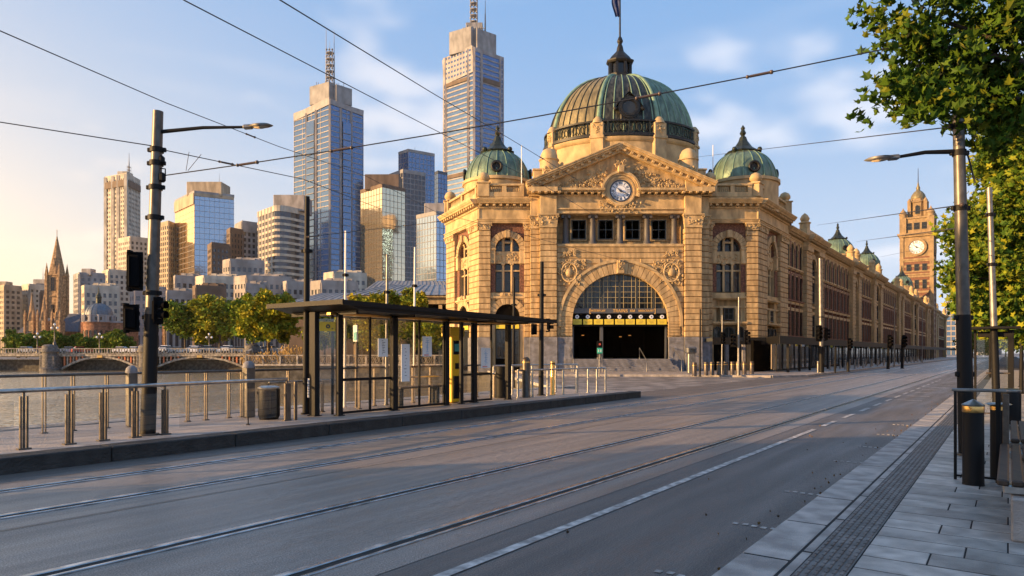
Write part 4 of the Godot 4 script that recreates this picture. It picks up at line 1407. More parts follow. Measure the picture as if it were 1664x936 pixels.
		mb.lathe([Vector2(0.78, 329 * U), Vector2(0.82, 332 * U), Vector2(0.76, 333 * U), Vector2(0.76, 347 * U), Vector2(0.84, 348 * U), Vector2(0.84, 350 * U), Vector2(0.72, 351 * U), Vector2(0.68, 358 * U), Vector2(0.5, 365 * U), Vector2(0.2, 368.5 * U), Vector2(0, 369 * U)], 20, Vector3(sd * 115 * U, 0, -0.9))
		part(mb, "turret", M.ochre_smooth, s)
		mb = MB.new()
		var pts := []
		for k in 21:
			pts.append(Vector3(sd * 116.5 * U + cos(TAU * k / 20) * 0.42, 321 * U + sin(TAU * k / 20) * 0.42, 0.02))
		mb.tube(pts, 0.07, -1, 6, false)
		mb.ball(Vector3(sd * 116.5 * U, 321 * U, -0.05), 0.22, 8)
		scrolls(mb, sd * 116.5 * U, 321 * U, 0.4, 0.4, 0.0, 12, 300 + sd)
		scrolls(mb, sd * 116.5 * U, 332 * U, 0.6, 0.2, 0.02, 9, 304 + sd)
		part(mb, "medallion", M.ochre_c, s)
	mb = MB.new()
	mb.box(Vector3(0, 11.5, -9.0), Vector3(13.5, 5.0, 0.6))
	mb.box(Vector3(0, 14.0, -8.5), Vector3(16, 0.5, 14))
	part(mb, "back_block", M.ochre, s)
	# -------- street canopy at the right corner and along the long wing
	mb = MB.new()
	mb.t = Transform3D.IDENTITY
	var c0 := Vector3(138 * U, 0, 0.0)
	var c1 := Vector3(11.0, 0, 2.2)
	var c2 := P(49.5, -13.0) - s.position
	var c3 := P(245, -13.0) - s.position
	var c4 := P(245, -16.6) - s.position
	var c5 := P(52, -16.6) - s.position
	mb.prism(PackedVector2Array([Vector2(c0.x, 2.0), Vector2(c1.x, c1.z), Vector2(c2.x, c2.z), Vector2(c3.x, c3.z), Vector2(c4.x, c4.z), Vector2(c5.x, c5.z), Vector2(11.4, -1.0), Vector2(c0.x, -0.6)]), 2.45, 2.72)
	part(mb, "canopy", M.awning, s)
	mb = MB.new()
	for k in [[c0 + Vector3(0, 0, 2.0), c1], [c1, c2], [c2, c3]]:
		mb.bar((k[0] as Vector3) + Vector3.UP * 2.48, (k[1] as Vector3) + Vector3.UP * 2.48, 0.12, 0.56)
	part(mb, "canopy_fascia", M.black_metal, s)
	var sx := Transform3D(Basis(SV, Vector3.UP, -SU), P(0, 0) - s.position)
	for i in 36:                                             # shop glazing and posts under the canopy
		var u := 52.5 + i * 3.4
		mb = MB.new()
		mb.box(Vector3(-13.15, 1.28, -u), Vector3(0.16, 2.34, 0.22))
		part(mb, "canopy_post", M.black_metal, s, sx)
	var gl := MB.new()
	gl.box(Vector3(0, 1.2, 0), Vector3(0.05, 2.1, 1.5))
	var gm := gl.mesh()
	var gf := MB.new()
	for k in [-0.78, 0.78]:
		gf.box(Vector3(0, 1.25, k), Vector3(0.1, 2.3, 0.07))
	gf.box(Vector3(0.01, 2.28, 0), Vector3(0.1, 0.1, 1.6))
	gf.box(Vector3(0.01, 0.18, 0), Vector3(0.1, 0.14, 1.6))
	var gfm := gf.mesh()
	var blind := MB.new()
	blind.box(Vector3(-0.4, 1.25, 0), Vector3(0.04, 2.0, 1.3))
	blind.box(Vector3(-0.3, 0.7, 0.2), Vector3(0.1, 1.0, 0.3))
	var bm := blind.mesh()
	for i in 60:
		var xf := sx * at(-13.9 if i < 6 else -14.9, 0.1, -(53.0 + i * 1.75))
		var f := part(gfm, "shop_window", M.black_metal, s, xf)
		part(gm, "shop_pane", M.clear_glass if i < 8 else M.dark_glass, f)
		if i < 8: part(bm, "shop_blind", M.tower_tan, f)
	mb = MB.new()
	mb.box(Vector3(-15.6, 1.3, -60), Vector3(0.2, 2.4, 16))
	mb.box(Vector3(-15.5, 1.3, -110), Vector3(0.6, 2.4, 90))
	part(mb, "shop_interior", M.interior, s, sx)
	mb = MB.new()
	mb.box(Vector3(9.4, 1.3, -1.1), Vector3(4.4, 2.5, 0.3))
	part(mb, "corner_shop_front", M.interior, s)
	for k in 4:
		mb = MB.new()
		mb.box(Vector3(7.4 + k * 1.35, 1.3, -0.6), Vector3(0.22, 2.4, 0.5))
		part(mb, "shop_pier", M.bluestone, s)

	for i in 16:                                             # lit lamps under the canopy, put in as coloured panels
		mb = MB.new()
		mb.bev(Vector3(-13.35 - (i % 3) * 0.4, 2.2, -(56.0 + i * 3.7)), Vector3(0.12, 0.26, 0.5), 0.02)
		part(mb, "lamp_dot_panel", [M.sign_yellow, M.white_paint, M.ticket_yellow, M.teal_screen][i % 4], s, sx)
	# -------- the long street wing
	var org := Vector3(231 * U, 0, -0.9) + SU * 9.3
	var w0 := Transform3D(Basis(SU, Vector3.UP, SV), org + SV * -0.35)
	var L := 196.0
	mb = MB.new()
	mb.box(Vector3(L * 0.5, 6.4, -3.3), Vector3(L, 12.8, 6.0))
	part(mb, "wing_wall", M.redbrick, s, w0)
	entablature(s, 0.0, L, 0.0, w0, 12.3, 12.5, 12.75, 13.0, 13.35)
	mb = MB.new()
	mb.box(Vector3(L * 0.5, 13.6, -0.6), Vector3(L, 0.5, 0.7))
	part(mb, "wing_parapet", M.ochre_smooth, s, w0)
	mb = MB.new()
	for y in [[3.0, 0.35, 0.2], [5.75, 0.3, 0.22], [6.35, 0.24, 0.28], [9.15, 0.3, 0.2], [9.6, 0.2, 0.26]]:
		mb.box(Vector3(L * 0.5, y[0], -0.2), Vector3(L, y[1], y[2] + 0.4))
	mb.box(Vector3(L * 0.5, 12.25, -0.2), Vector3(L, 0.36, 0.5))
	part(mb, "string_courses", M.ochre_smooth, s, w0)
	var kinds := [side_window(0), side_window(1), side_window(2)]
	# bays: [start, length, windows]; a pavilion pier stands between each two
	var bays := [[0.2, 6.5, 4], [14.2, 17.5, 8], [38.2, 11.0, 5], [58.0, 20.0, 9], [86.0, 15.0, 6], [112.0, 20.0, 8], [140.0, 18.0, 7], [166.0, 26.0, 9]]
	var plain := MB.new()
	plain.bev(Vector3(0, 6.2, -0.02), Vector3(0.5, 12.2, 0.56), 0.04)
	var pier := plain.mesh()
	for bi in bays.size():
		var b: Array = bays[bi]
		var dx: float = b[1] / b[2]
		for i in b[2]:
			var x: float = b[0] + dx * (i + 0.5)
			for k in [[0, 9.75], [1, 6.65], [2, 3.2]]:
				var f := part(kinds[k[0]][0], "window", M.ochre_smooth if k[0] == 0 else M.redbrick, s, w0 * at(x, k[1], 0.02))
				part(kinds[k[0]][1], "pane", M.shade_glass, f)
			if i > 0 and bi < 6: part(pier, "window_pier", M.redbrick, s, w0 * Transform3D(Basis.IDENTITY.scaled(Vector3(0.7, 1, 1)), Vector3(x - dx * 0.5, 0, -0.12)))
		# the pavilion after this bay
		var e0: float = b[0] + b[1]
		var e1: float = bays[bi + 1][0] if bi < bays.size() - 1 else L
		var pv := MB.new()
		var pw := minf(2.3, (e1 - e0) * 0.3)
		for q in [e0 + pw * 0.5, e1 - pw * 0.5]:
			var y := 0.2
			while y < 12.2:
				pv.bev(Vector3(q, y + 0.22, 0.1), Vector3(pw, 0.41, 0.8), 0.03)
				y += 0.456
			pv.box(Vector3(q, 6.2, 0.02), Vector3(pw - 0.1, 12.2, 0.8))
			pv.bev(Vector3(q, 12.1, 0.2), Vector3(pw + 0.2, 0.5, 0.9), 0.05)
		part(pv, "pavilion_pier", M.ochre, s, w0)
		entablature(s, e0 - 0.1, e1 + 0.1, 0.55, w0, 12.3, 12.5, 12.75, 13.0, 13.4)
		pv = MB.new()
		pv.box(Vector3((e0 + e1) * 0.5, 13.75, -0.2), Vector3(e1 - e0, 0.75, 1.4))
		pv.lathe([Vector2(0.5, 14.0), Vector2(0.5, 14.75), Vector2(0.6, 14.8), Vector2(0.6, 14.9), Vector2(0.36, 15.0), Vector2(0.48, 15.3), Vector2(0.3, 15.65), Vector2(0, 15.9)], 10, Vector3(e0 + 1.2, 0, 0.0))
		if bi > 0: pv.lathe([Vector2(0.5, 14.0), Vector2(0.5, 14.75), Vector2(0.6, 14.8), Vector2(0.6, 14.9), Vector2(0.36, 15.0), Vector2(0.48, 15.3), Vector2(0.3, 15.65), Vector2(0, 15.9)], 10, Vector3(e1 - 1.2, 0, 0.0))
		part(pv, "pavilion_parapet", M.ochre_smooth, s, w0)
		var xm := (e0 + e1) * 0.5
		var ww := (e1 - e0) - pw * 2 - 0.6
		if ww > 1.0:
			voussoirs(s, xm, 10.2, ww * 0.5, ww * 0.5 + 0.5, 9, 0.0, 0.35, w0)
			sash(s, w0 * at(xm, 6.8, 0.08), ww, 3.4 + ww * 0.5, 3, 4, M.window_frame, 0.12, true)
			sash(s, w0 * at(xm, 3.2, 0.08), ww, 2.3, 3, 2, M.window_frame, 0.12)
	for k in [[46.0, 16.3, 2.3, 1.15], [72.0, 17.3, 2.15, 1.05], [122.0, 17.6, 2.3, 1.1], [141.0, 16.6, 1.7, 0.8], [178.0, 17.5, 2.6, 1.2]]:
		var cc := w0 * Vector3(k[0], k[1], -4.0)
		var mb2 := MB.new()
		mb2.lathe([Vector2(k[2] + 0.1, 12.0), Vector2(k[2] + 0.1, k[1] - 0.4), Vector2(k[2] + 0.25, k[1] - 0.3), Vector2(k[2] + 0.2, k[1] - 0.1)], 20, Vector3(cc.x, 0, cc.z))
		part(mb2, "dome_drum", M.ochre_smooth, s)
		copper_dome(s, cc, k[2], k[2], k[3], 16, "pavilion_dome")
	mb = MB.new()                                            # brick attic behind the first bays
	mb.box(Vector3(3.2, 14.2, -1.8), Vector3(5.5, 1.9, 2.0))
	mb.box(Vector3(3.2, 15.2, -1.8), Vector3(5.9, 0.25, 2.3))
	part(mb, "brick_attic", M.redbrick, s, w0)
	sash(s, w0 * at(5.0, 13.6, -0.78), 0.8, 1.2, 1, 2, M.window_frame)

	# -------- clock tower at the far end
	var ct := w0 * Transform3D(Basis.IDENTITY.scaled(Vector3.ONE * 1.22), Vector3(150, 0, -3.2))
	var tw := 6.3
	mb = MB.new()
	var y := 0.0
	var lvl := 0
	while y < 22.0:                                          # bands of brick and stone
		mb.box(Vector3(0, y + 0.3, 0), Vector3(tw - 0.06, 0.64, tw - 0.06))
		y += 1.15
		lvl += 1
	part(mb, "tower_brick_bands", M.redbrick, s, ct)
	mb = MB.new()
	y = 0.6
	while y < 22.0:
		mb.box(Vector3(0, y + 0.285, 0), Vector3(tw, 0.46, tw))
		y += 1.15
	for sx_ in [-1, 1]:
		for sz in [-1, 1]:
			mb.bev(Vector3(sx_ * tw * 0.455, 13.6, sz * tw * 0.455), Vector3(0.8, 27.2, 0.8), 0.05)
	mb.box(Vector3(0, 24.6, 0), Vector3(tw - 0.2, 5.2, tw - 0.2))
	mb.box(Vector3(0, 21.9, 0), Vector3(tw + 0.3, 0.4, tw + 0.3))
	mb.box(Vector3(0, 18.6, 0), Vector3(tw + 0.1, 0.3, tw + 0.1))
	mb.box(Vector3(0, 27.1, 0), Vector3(tw + 0.6, 0.4, tw + 0.6))
	mb.box(Vector3(0, 27.5, 0), Vector3(tw + 1.1, 0.4, tw + 1.1))
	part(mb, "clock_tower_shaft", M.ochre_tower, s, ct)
	mb = MB.new()
	mb.box(Vector3(0, 29.2, 0), Vector3(tw - 0.5, 3.4, tw - 0.5))
	mb.box(Vector3(0, 31.1, 0), Vector3(tw, 0.35, tw))
	for sx_ in [-1, 1]:
		for sz in [-1, 1]:
			mb.box(Vector3(sx_ * tw * 0.42, 29.4, sz * tw * 0.42), Vector3(1.3, 3.6, 1.3))
			mb.lathe([Vector2(0.75, 31.2), Vector2(0.75, 31.9), Vector2(0.9, 32.0), Vector2(0.6, 32.6), Vector2(0.2, 33.1), Vector2(0, 33.6)], 10, Vector3(sx_ * tw * 0.42, 0, sz * tw * 0.42))
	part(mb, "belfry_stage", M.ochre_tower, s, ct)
	mb = MB.new()
	mb.lathe([Vector2(2.3, 31.2), Vector2(2.1, 31.6), Vector2(1.8, 31.7), Vector2(1.8, 34.6), Vector2(2.05, 34.8), Vector2(2.05, 35.0), Vector2(1.5, 35.2), Vector2(1.45, 35.8)], 8, Vector3.ZERO, false, PI / 8, TAU + PI / 8)
	for k in 4:
		var a := PI / 4 + TAU * k / 4
		mb.bev(Vector3(cos(a) * 2.2, 33.1, sin(a) * 2.2), Vector3(0.7, 3.6, 0.7), 0.05)
		mb.lathe([Vector2(0.4, 34.9), Vector2(0.42, 35.1), Vector2(0.24, 35.4), Vector2(0, 35.8)], 8, Vector3(cos(a) * 2.2, 0, sin(a) * 2.2))
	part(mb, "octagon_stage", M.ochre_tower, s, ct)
	mb = MB.new()
	mb.lathe([Vector2(1.5, 35.7), Vector2(1.5, 36.1), Vector2(1.3, 36.7), Vector2(0.85, 37.3), Vector2(0.45, 37.6), Vector2(0.36, 38.0), Vector2(0.44, 38.2), Vector2(0.22, 38.7), Vector2(0.12, 39.4), Vector2(0, 39.6)], 12)
	part(mb, "tower_cap", M.copper_brown, s, ct)
	mb = MB.new()
	mb.cyl(Vector3(0, 39.0, 0), 0.1, 3.6, 6, 0.05)
	part(mb, "tower_mast", M.iron_dark, s, ct)
	for k in 2:                                              # dials on the two faces one can see
		var bb := Basis(Vector3.UP, -PI / 2 if k == 0 else 0.0)
		var f := ct * Transform3D(bb, Vector3(-tw * 0.5 - 0.02, 24.55, 0) if k == 0 else Vector3(0, 24.55, tw * 0.5 + 0.02))
		mb = MB.new()
		mb.ext(ring_piece(1.5, 1.95, 0, TAU, 32), -0.3, 0.25)
		part(mb, "dial_surround", M.ochre_tower, s, f)
		clock(s, f * at(0, 0, 0.06), 1.5, 10.35, 19, M.ochre_dark)
		for j in 3:
			sash(s, f * at((j - 1) * 1.5, 3.95, -0.22), 1.1, 1.5, 1, 2, M.window_frame, 0.1)
			sash(s, f * at((j - 1) * 1.5, -5.2, 0.04), 0.9, 1.5, 1, 2, M.window_frame, 0.1)
			sash(s, f * at((j - 1) * 1.5, -9.2, 0.04), 0.8, 2.0, 1, 2, M.window_frame, 0.1)
		sash(s, f * at(0, 7.6, -1.32), 0.8, 1.9, 1, 1, M.window_frame, 0.1, true)

	# -------- low platform wing left of the station
	var lw := thing("low_platform_building", "low building with grey hipped roofs and yellow fascia left of the domed station", "building", Vector3(-13, 0, -92))
	mb = MB.new()
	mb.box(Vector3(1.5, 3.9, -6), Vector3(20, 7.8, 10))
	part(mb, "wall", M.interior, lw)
	mb = MB.new()
	mb.box(Vector3(1.5, 8.55, -6), Vector3(21.0, 0.9, 13))
	mb.box(Vector3(1.5, 9.1, -6), Vector3(22, 0.3, 14))
	part(mb, "fascia", M.ochre_smooth, lw)
	for k in 6:
		mb = MB.new()
		mb.bev(Vector3(-8 + k * 3.8, 4.0, 0.1), Vector3(0.5, 8.1, 0.5), 0.05)
		part(mb, "pillar", M.ochre, lw)
	for k in [[-9.5, 12.5, 9.25, 1.2, -13, 11.3], [-21.5, 2, 8.6, -8, -22, 10.9], [-16, 6, 9.5, -24, -40, 14.6]]:
		mb = MB.new()
		var ins := 4.5
		var a := Vector3(k[0], k[2], k[3]); var b := Vector3(k[1], k[2], k[3]); var c := Vector3(k[1], k[2], k[4]); var d := Vector3(k[0], k[2], k[4])
		var zm: float = (k[3] + k[4]) * 0.5
		var e := Vector3(k[0] + ins, k[5], zm); var f := Vector3(k[1] - ins, k[5], zm)
		mb.face([a, b, f, e]); mb.face([c, d, e, f]); mb.face([b, c, f]); mb.face([d, a, e]); mb.face([d, c, b, a])
		var n := int((k[1] - k[0]) / 1.1)
		for i in n:                                          # standing seams
			var t: float = (i + 0.5) / n
			mb.bar(a.lerp(b, t) + Vector3.UP * 0.04, e.lerp(f, t) + Vector3.UP * 0.04, 0.07, 0.07)
		part(mb, "hipped_roof", M.roof_grey, lw)
	mb = MB.new()
	mb.box(Vector3(-10, 4.2, -15), Vector3(22, 8.4, 10))
	mb.box(Vector3(-5, 4.6, -32), Vector3(21, 9.2, 12))
	part(mb, "rear_wall", M.tower_brown, lw)

# ---------------------------------------------------------------- the skyline
func tower(called: String, label: String, cat: String, pts: Array, h: float, glass: Material, band: Material, fh: float, bh: float, ms: float, mw: float, from := 0.0, th := 0.5) -> Node3D:
	# pts: left end, near corner, right end of the plan in (x, distance); the back corner closes the parallelogram
	var c: Vector2 = pts[1]
	var l: Vector2 = pts[0]
	var r: Vector2 = pts[2]
	var o := thing(called, label, cat, Vector3(c.x, 0, -c.y))
	var pl := PackedVector2Array([Vector2(l.x - c.x, c.y - l.y), Vector2.ZERO, Vector2(r.x - c.x, c.y - r.y), Vector2(l.x + r.x - 2 * c.x, 2 * c.y - l.y - r.y)])
	var mb := MB.new()
	mb.prism(pl, 0, h - 0.6)
	part(mb, "glass_wall", glass, o)
	mb = MB.new()
	for i in 4:
		var a := pl[i]; var b := pl[(i + 1) % 4]
		var e := (b - a).normalized() * th * 0.5
		mb.bar(Vector3(a.x - e.x, 0, a.y - e.y), Vector3(b.x + e.x, 0, b.y + e.y), th * (1.0 + 0.02 * i), bh * (1.0 - 0.01 * i))
	var ring := mb.mesh()
	var n := int((h - 1.0) / fh)
	for k in n:
		var y := h - 1.0 - k * fh - bh * 0.5
		if y < from: break
		part(ring, "floor_band", band, o, at(0, y, 0))
	mb = MB.new()
	for i in 4:
		var a := pl[i]; var b := pl[(i + 1) % 4]
		var e := (b - a).normalized() * th * 0.6
		mb.bar(Vector3(a.x - e.x, h, a.y - e.y), Vector3(b.x + e.x, h, b.y + e.y), th * (1.3 + 0.02 * i), 2.0 - 0.03 * i)
	part(mb, "parapet", band, o)
	mb = MB.new()
	for i in 2:
		var a := pl[i]; var b := pl[i + 1]
		var len_ := (b - a).length()
		var k := maxi(1, int(round(len_ / ms)))
		for j in k + 1:
			var q := a.lerp(b, float(j) / k)
			mb.t = Transform3D(Basis(Vector3.UP, -atan2((b - a).y, (b - a).x)), Vector3(q.x, 0, q.y))
			mb.box(Vector3(0, h * 0.5, 0), Vector3(mw, h - 0.2, th * 0.8 + 0.05 * i))
	stuff(mb, "mullions", band, o)
	return o

func plant(o: Node3D, x0: float, x1: float, y0: float, y1: float, z: float, depth: float, m: Material) -> void:
	var mb := MB.new()
	mb.bev(Vector3((x0 + x1) * 0.5, (y0 + y1) * 0.5, z), Vector3(x1 - x0, y1 - y0, depth), 0.3)
	part(mb, "plant_room", m, o)

func mast(o: Node3D, x: float, y0: float, y1: float, z: float, r: float) -> void:
	var mb := MB.new()
	mb.cyl(Vector3(x, y0, z), r, (y1 - y0) * 0.55, 6, r * 0.7)
	mb.cyl(Vector3(x, y0 + (y1 - y0) * 0.55, z), r * 0.5, (y1 - y0) * 0.45, 6, r * 0.25)
	part(mb, "mast", M.tower_grey, o)

func lattice(o: Node3D, x: float, y0: float, y1: float, z: float, w: float, rings: int) -> void:
	var mb := MB.new()
	for sx in [-1, 1]:
		for sz in [-1, 1]:
			mb.cyl(Vector3(x + sx * w, y0, z + sz * w), w * 0.12, y1 - y0, 5)
	for k in rings:
		var y := lerpf(y0, y1, (k + 0.5) / rings)
		mb.cyl(Vector3(x, y, z), w * 1.15, w * 0.35, 10)
		for j in 3:
			mb.ball(Vector3(x + (j - 1) * w * 0.9, y + w * 0.9, z + w), w * 0.35, 6)
	part(mb, "lattice_mast", M.tower_grey, o)

func build_skyline() -> void:
	var o := tower("apartment_block", "tan apartment block at the far left edge of the skyline", "building", [Vector2(-331.1, 435), Vector2(-312.1, 420), Vector2(-309.5, 430)], 42.5, M.glass_smoke, M.tower_tan, 3.2, 1.5, 3.2, 1.4, 10)
	plant(o, -10, -3, 42, 46, -8, 6, M.tower_tan)
	o = tower("apartment_block", "small tan block behind the far left apartments", "building", [Vector2(-319.9, 446), Vector2(-311.0, 440), Vector2(-307, 448)], 45, M.glass_smoke, M.tower_cream, 3.2, 1.6, 3.0, 1.6, 10)
	o = tower("apartment_block", "stepped pale apartment block with a thin mast, left of the cathedral spire", "building", [Vector2(-322, 460), Vector2(-311.0, 446), Vector2(-303, 456)], 46, M.glass_smoke, M.tower_white, 3.2, 1.5, 2.6, 1.2, 10)
	plant(o, -5, 4, 46, 50, -8, 8, M.tower_white)
	mast(o, -1, 50, 58, -8, 0.25)
	o = tower("apartment_block", "dull brown block right behind the cathedral spire", "building", [Vector2(-290, 420), Vector2(-283, 410), Vector2(-270, 414)], 38, M.glass_smoke, M.tower_brown, 3.2, 1.8, 3.0, 1.6, 10)
	o = tower("apartment_block", "grey slab block with pale vertical stripes between the spire and the slender tower", "building", [Vector2(-264.5, 412), Vector2(-253.2, 400), Vector2(-242.1, 405)], 47.7, M.glass_smoke, M.tower_grey, 3.1, 1.3, 3.4, 1.7, 10)
	plant(o, 0, 5.8, 47, 51, -3.5, 5, M.tower_white)
	# slender concrete tower
	o = tower("office_tower", "slender cream concrete tower with a dark crown band and antenna", "tower", [Vector2(-317.1, 532), Vector2(-293.5, 520), Vector2(-295.0, 541)], 137.6, M.glass_smoke, M.tower_cream, 3.4, 1.7, 2.4, 1.25, 20)
	var mb := MB.new()
	for q in [-22.5, -14.5, -8.5, -0.4]:
		mb.box(Vector3(q, 68.8, -12.0 * absf(q) / 23.6 + 0.5 if q < 0 else -22.0 * q / 3.9), Vector3(2.2, 137.6, 1.8))
	part(mb, "pier", M.tower_cream, o)
	mb = MB.new()
	mb.bar(Vector3(-22.4, 131, -11.0), Vector3(-1.0, 131, -0.1), 1.9, 5.0)
	mb.bar(Vector3(0.1, 131, -1.0), Vector3(-1.4, 131, -20.5), 1.9, 5.0)
	part(mb, "crown_louvres", M.tower_brown, o)
	plant(o, -12, -4, 137, 142, -12, 8, M.tower_cream)
	mast(o, -5.0, 142, 157, -12, 0.6)
	lattice(o, -5.0, 142, 147, -12, 1.0, 2)
	# small blocks around it
	o = tower("office_block", "sunlit cream block at the foot of the slender tower", "building", [Vector2(-276.8, 480), Vector2(-262.8, 470), Vector2(-253.4, 480)], 80.8, M.glass_smoke, M.tower_cream, 3.4, 1.5, 3.0, 1.4, 20)
	o = tower("office_block", "lower stepped cream block left of the signal pole", "building", [Vector2(-258, 430), Vector2(-248, 420), Vector2(-240, 428)], 52.0, M.glass_smoke, M.tower_cream, 3.4, 1.5, 3.0, 1.4, 10)
	o = tower("office_block", "narrow tan tower squeezed left of the golden glass tower", "tower", [Vector2(-241.8, 468), Vector2(-231.4, 460), Vector2(-231.3, 480)], 89.5, M.glass_smoke, M.tower_tan, 3.6, 1.3, 2.6, 1.2, 20)
	# blue mirror tower, golden sun reflection painted on its left side
	o = tower("office_tower", "mirror glass tower with a golden sun reflection painted on its left side and tan penthouse", "tower", [Vector2(-231.0, 468), Vector2(-204.7, 440), Vector2(-184.2, 452)], 105.1, M.glass_silver, M.tower_grey, 3.6, 0.2, 3.0, 0.1, 20, 0.35)
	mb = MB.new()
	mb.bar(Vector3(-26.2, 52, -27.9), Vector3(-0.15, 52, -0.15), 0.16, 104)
	part(mb, "sun_glow_face", M.glass_sun_glow, o)  # amber sheet that paints the sun's reflection on the left face
	plant(o, -8.5, 14.5, 104, 113.6, -14, 14, M.tower_tan)
	mb = MB.new()
	mb.bar(Vector3(-26.4, 101, -28.1), Vector3(-0.1, 101, -0.1), 1.3, 7)
	mb.bar(Vector3(0.0, 103.6, 0.0), Vector3(20.4, 103.6, -12.0), 0.9, 2)
	part(mb, "crown_band", M.tower_tan, o)
	mast(o, 10, 113, 121, -14, 0.2)
	o = tower("office_block", "dark brown block in front of the golden mirror tower", "building", [Vector2(-173.7, 390), Vector2(-166.9, 380), Vector2(-160.9, 388)], 62.2, M.glass_smoke, M.tower_brown, 3.4, 1.6, 2.8, 1.2, 20)
	o = tower("office_block", "thin brown slab tower beside the grey grid block", "tower", [Vector2(-175.3, 420), Vector2(-169.8, 412), Vector2(-165.5, 420)], 76.3, M.glass_smoke, M.tower_brown, 3.4, 1.4, 2.4, 1.2, 20)
	o = tower("office_block", "grey block with a regular grid of square windows", "building", [Vector2(-174.9, 432), Vector2(-165.9, 420), Vector2(-157.8, 428)], 81.9, M.glass_smoke, M.tower_grey, 3.6, 1.4, 2.6, 1.3, 20)
	mb = MB.new()
	mb.bar(Vector3(-9.2, 79, -12.1), Vector3(-0.2, 79, 0.0), 1.2, 6)
	mb.bar(Vector3(0.0, 79, 0.0), Vector3(8.1, 79, -8.0), 1.25, 6.05)
	part(mb, "blank_top", M.tower_grey, o)
	# banded block with rounded front
	o = thing("office_tower", "banded pale office tower with a curved front and white penthouse", "tower", Vector3(-139.2, 0, -400))
	var pl := PackedVector2Array([Vector2(-16.5, -18), Vector2(-0.6, -0.5)])
	for i in 9:
		var a := i / 8.0
		pl.append(Vector2(0.3 + 13.2 * a, 0.6 + 1.7 * sin(PI * a) - 13.0 * a * a))
	pl.append(Vector2(10, -30))
	pl.append(Vector2(-12, -32))
	mb = MB.new()
	mb.prism(pl, 0, 86.8)
	part(mb, "glass_wall", M.glass_smoke, o)
	mb = MB.new()
	for i in pl.size() - 3:
		mb.bar(Vector3(pl[i].x, 0, pl[i].y), Vector3(pl[i + 1].x, 0, pl[i + 1].y), 0.7, 1.45)
	var ring := mb.mesh()
	for k in 18:
		part(ring, "floor_band", M.tower_cream, o, at(0, 80.5 - k * 3.6, 0))
	mb = MB.new()
	for i in pl.size() - 3:
		mb.bar(Vector3(pl[i].x, 86, pl[i].y), Vector3(pl[i + 1].x, 86, pl[i + 1].y), 0.8, 3.4)
	for q in [0.1, 0.3, 0.5, 0.7, 0.9]:
		var c := pl[0].lerp(pl[1], q)
		mb.box(Vector3(c.x, 44, c.y), Vector3(1.4, 87, 1.2))
	part(mb, "parapet", M.tower_cream, o)
	plant(o, -3.2, 15.4, 86, 95.8, -15, 16, M.tower_white)
	# tall blue tower with two masts
	o = tower("office_tower", "tall blue glass tower with pale floor bands and twin lattice masts", "tower", [Vector2(-158.3, 496), Vector2(-125.4, 470), Vector2(-106.9, 490)], 174.5, M.glass_blue, M.tower_pink, 3.7, 0.6, 11.0, 0.4, 20, 0.5)
	mb = MB.new()
	for q in [[Vector3(-20, 84, -15.8), Vector3(-13, 84, -10.3)], [Vector3(6.6, 82, -7.2), Vector3(11.0, 82, -11.9)]]:
		mb.bar(q[0], q[1], 2.6, 162)
	part(mb, "recessed_shaft", M.glass_navy, o)
	mb = MB.new()
	for q in [Vector3(-21.0, 0, -16.4), Vector3(-12.3, 0, -9.5), Vector3(6.0, 0, -6.4), Vector3(11.8, 0, -12.6), Vector3(0, 0, 0.2)]:
		mb.box(q + Vector3.UP * 86, Vector3(1.4, 172, 1.8))
	mb.bar(Vector3(-32.9, 172, -26), Vector3(0, 175, 0), 1.2, 5)
	mb.bar(Vector3(0, 174.5, 0), Vector3(18.5, 173, -20), 1.3, 3.4)
	part(mb, "corner_fins", M.tower_pink, o)
	mb = MB.new()
	mb.bar(Vector3(-19.6, 118, -14.6), Vector3(-13.4, 118, -9.6), 2.4, 0.7)
	for k in 26:
		mb.bar(Vector3(-19.8, 40 + k * 4.6, -14.7), Vector3(-13.2, 40 + k * 4.6, -9.5), 2.2, 0.5)
		mb.bar(Vector3(6.7, 40 + k * 4.6, -6.2), Vector3(11.2, 40 + k * 4.6, -11.1), 2.2, 0.35)
	stuff(mb, "shaft_floors", M.tower_grey, o)
	mb = MB.new()
	mb.bar(Vector3(-15.7, 183, -16), Vector3(0.6, 183, -6.5), 8, 13)
	mb.bar(Vector3(0.2, 182, -7), Vector3(9, 182, -16), 9, 12)
	part(mb, "crown", M.tower_grey, o)
	lattice(o, -2.5, 188, 214, -10, 2.2, 6)
	mast(o, -5.3, 188, 229, -10, 0.55)
	mast(o, 0.3, 188, 228, -10, 0.55)
	mast(o, -2.5, 188, 220, -9, 0.4)
	mb = MB.new()
	for k in 14:
		mb.cyl(Vector3(-14 + k * 1.6, 189, -12 + (k % 3)), 0.16, 1.5 + (k * 7 % 4) * 0.6, 5)
	stuff(mb, "roof_aerials", M.tower_brown, o)
	# gold mirror tower
	o = tower("office_tower", "short gold mirror tower with rounded blue corner and dark louvred top", "tower", [Vector2(-92.3, 416), Vector2(-76.1, 400), Vector2(-64.5, 412)], 99.7, M.glass_gold, M.tower_brown, 3.6, 0.16, 2.7, 0.12, 20, 0.3)
	plant(o, -12, 8.6, 99, 108.3, -14, 12, M.tower_brown)
	# dark towers behind it
	o = tower("office_tower", "broad dark navy tower shoulder behind the gold mirror tower", "tower", [Vector2(-90.8, 496), Vector2(-76.6, 480), Vector2(-62.3, 490)], 129.7, M.glass_smoke, M.tower_grey, 3.7, 0.6, 3.0, 0.4, 40, 0.4)
	o = tower("office_tower", "dark navy upper tower with a sharp corner and small roof mast", "tower", [Vector2(-84.4, 508), Vector2(-76.0, 500), Vector2(-58.2, 512)], 149.9, M.glass_navy, M.tower_grey, 3.7, 0.3, 3.0, 0.25, 100, 0.3)
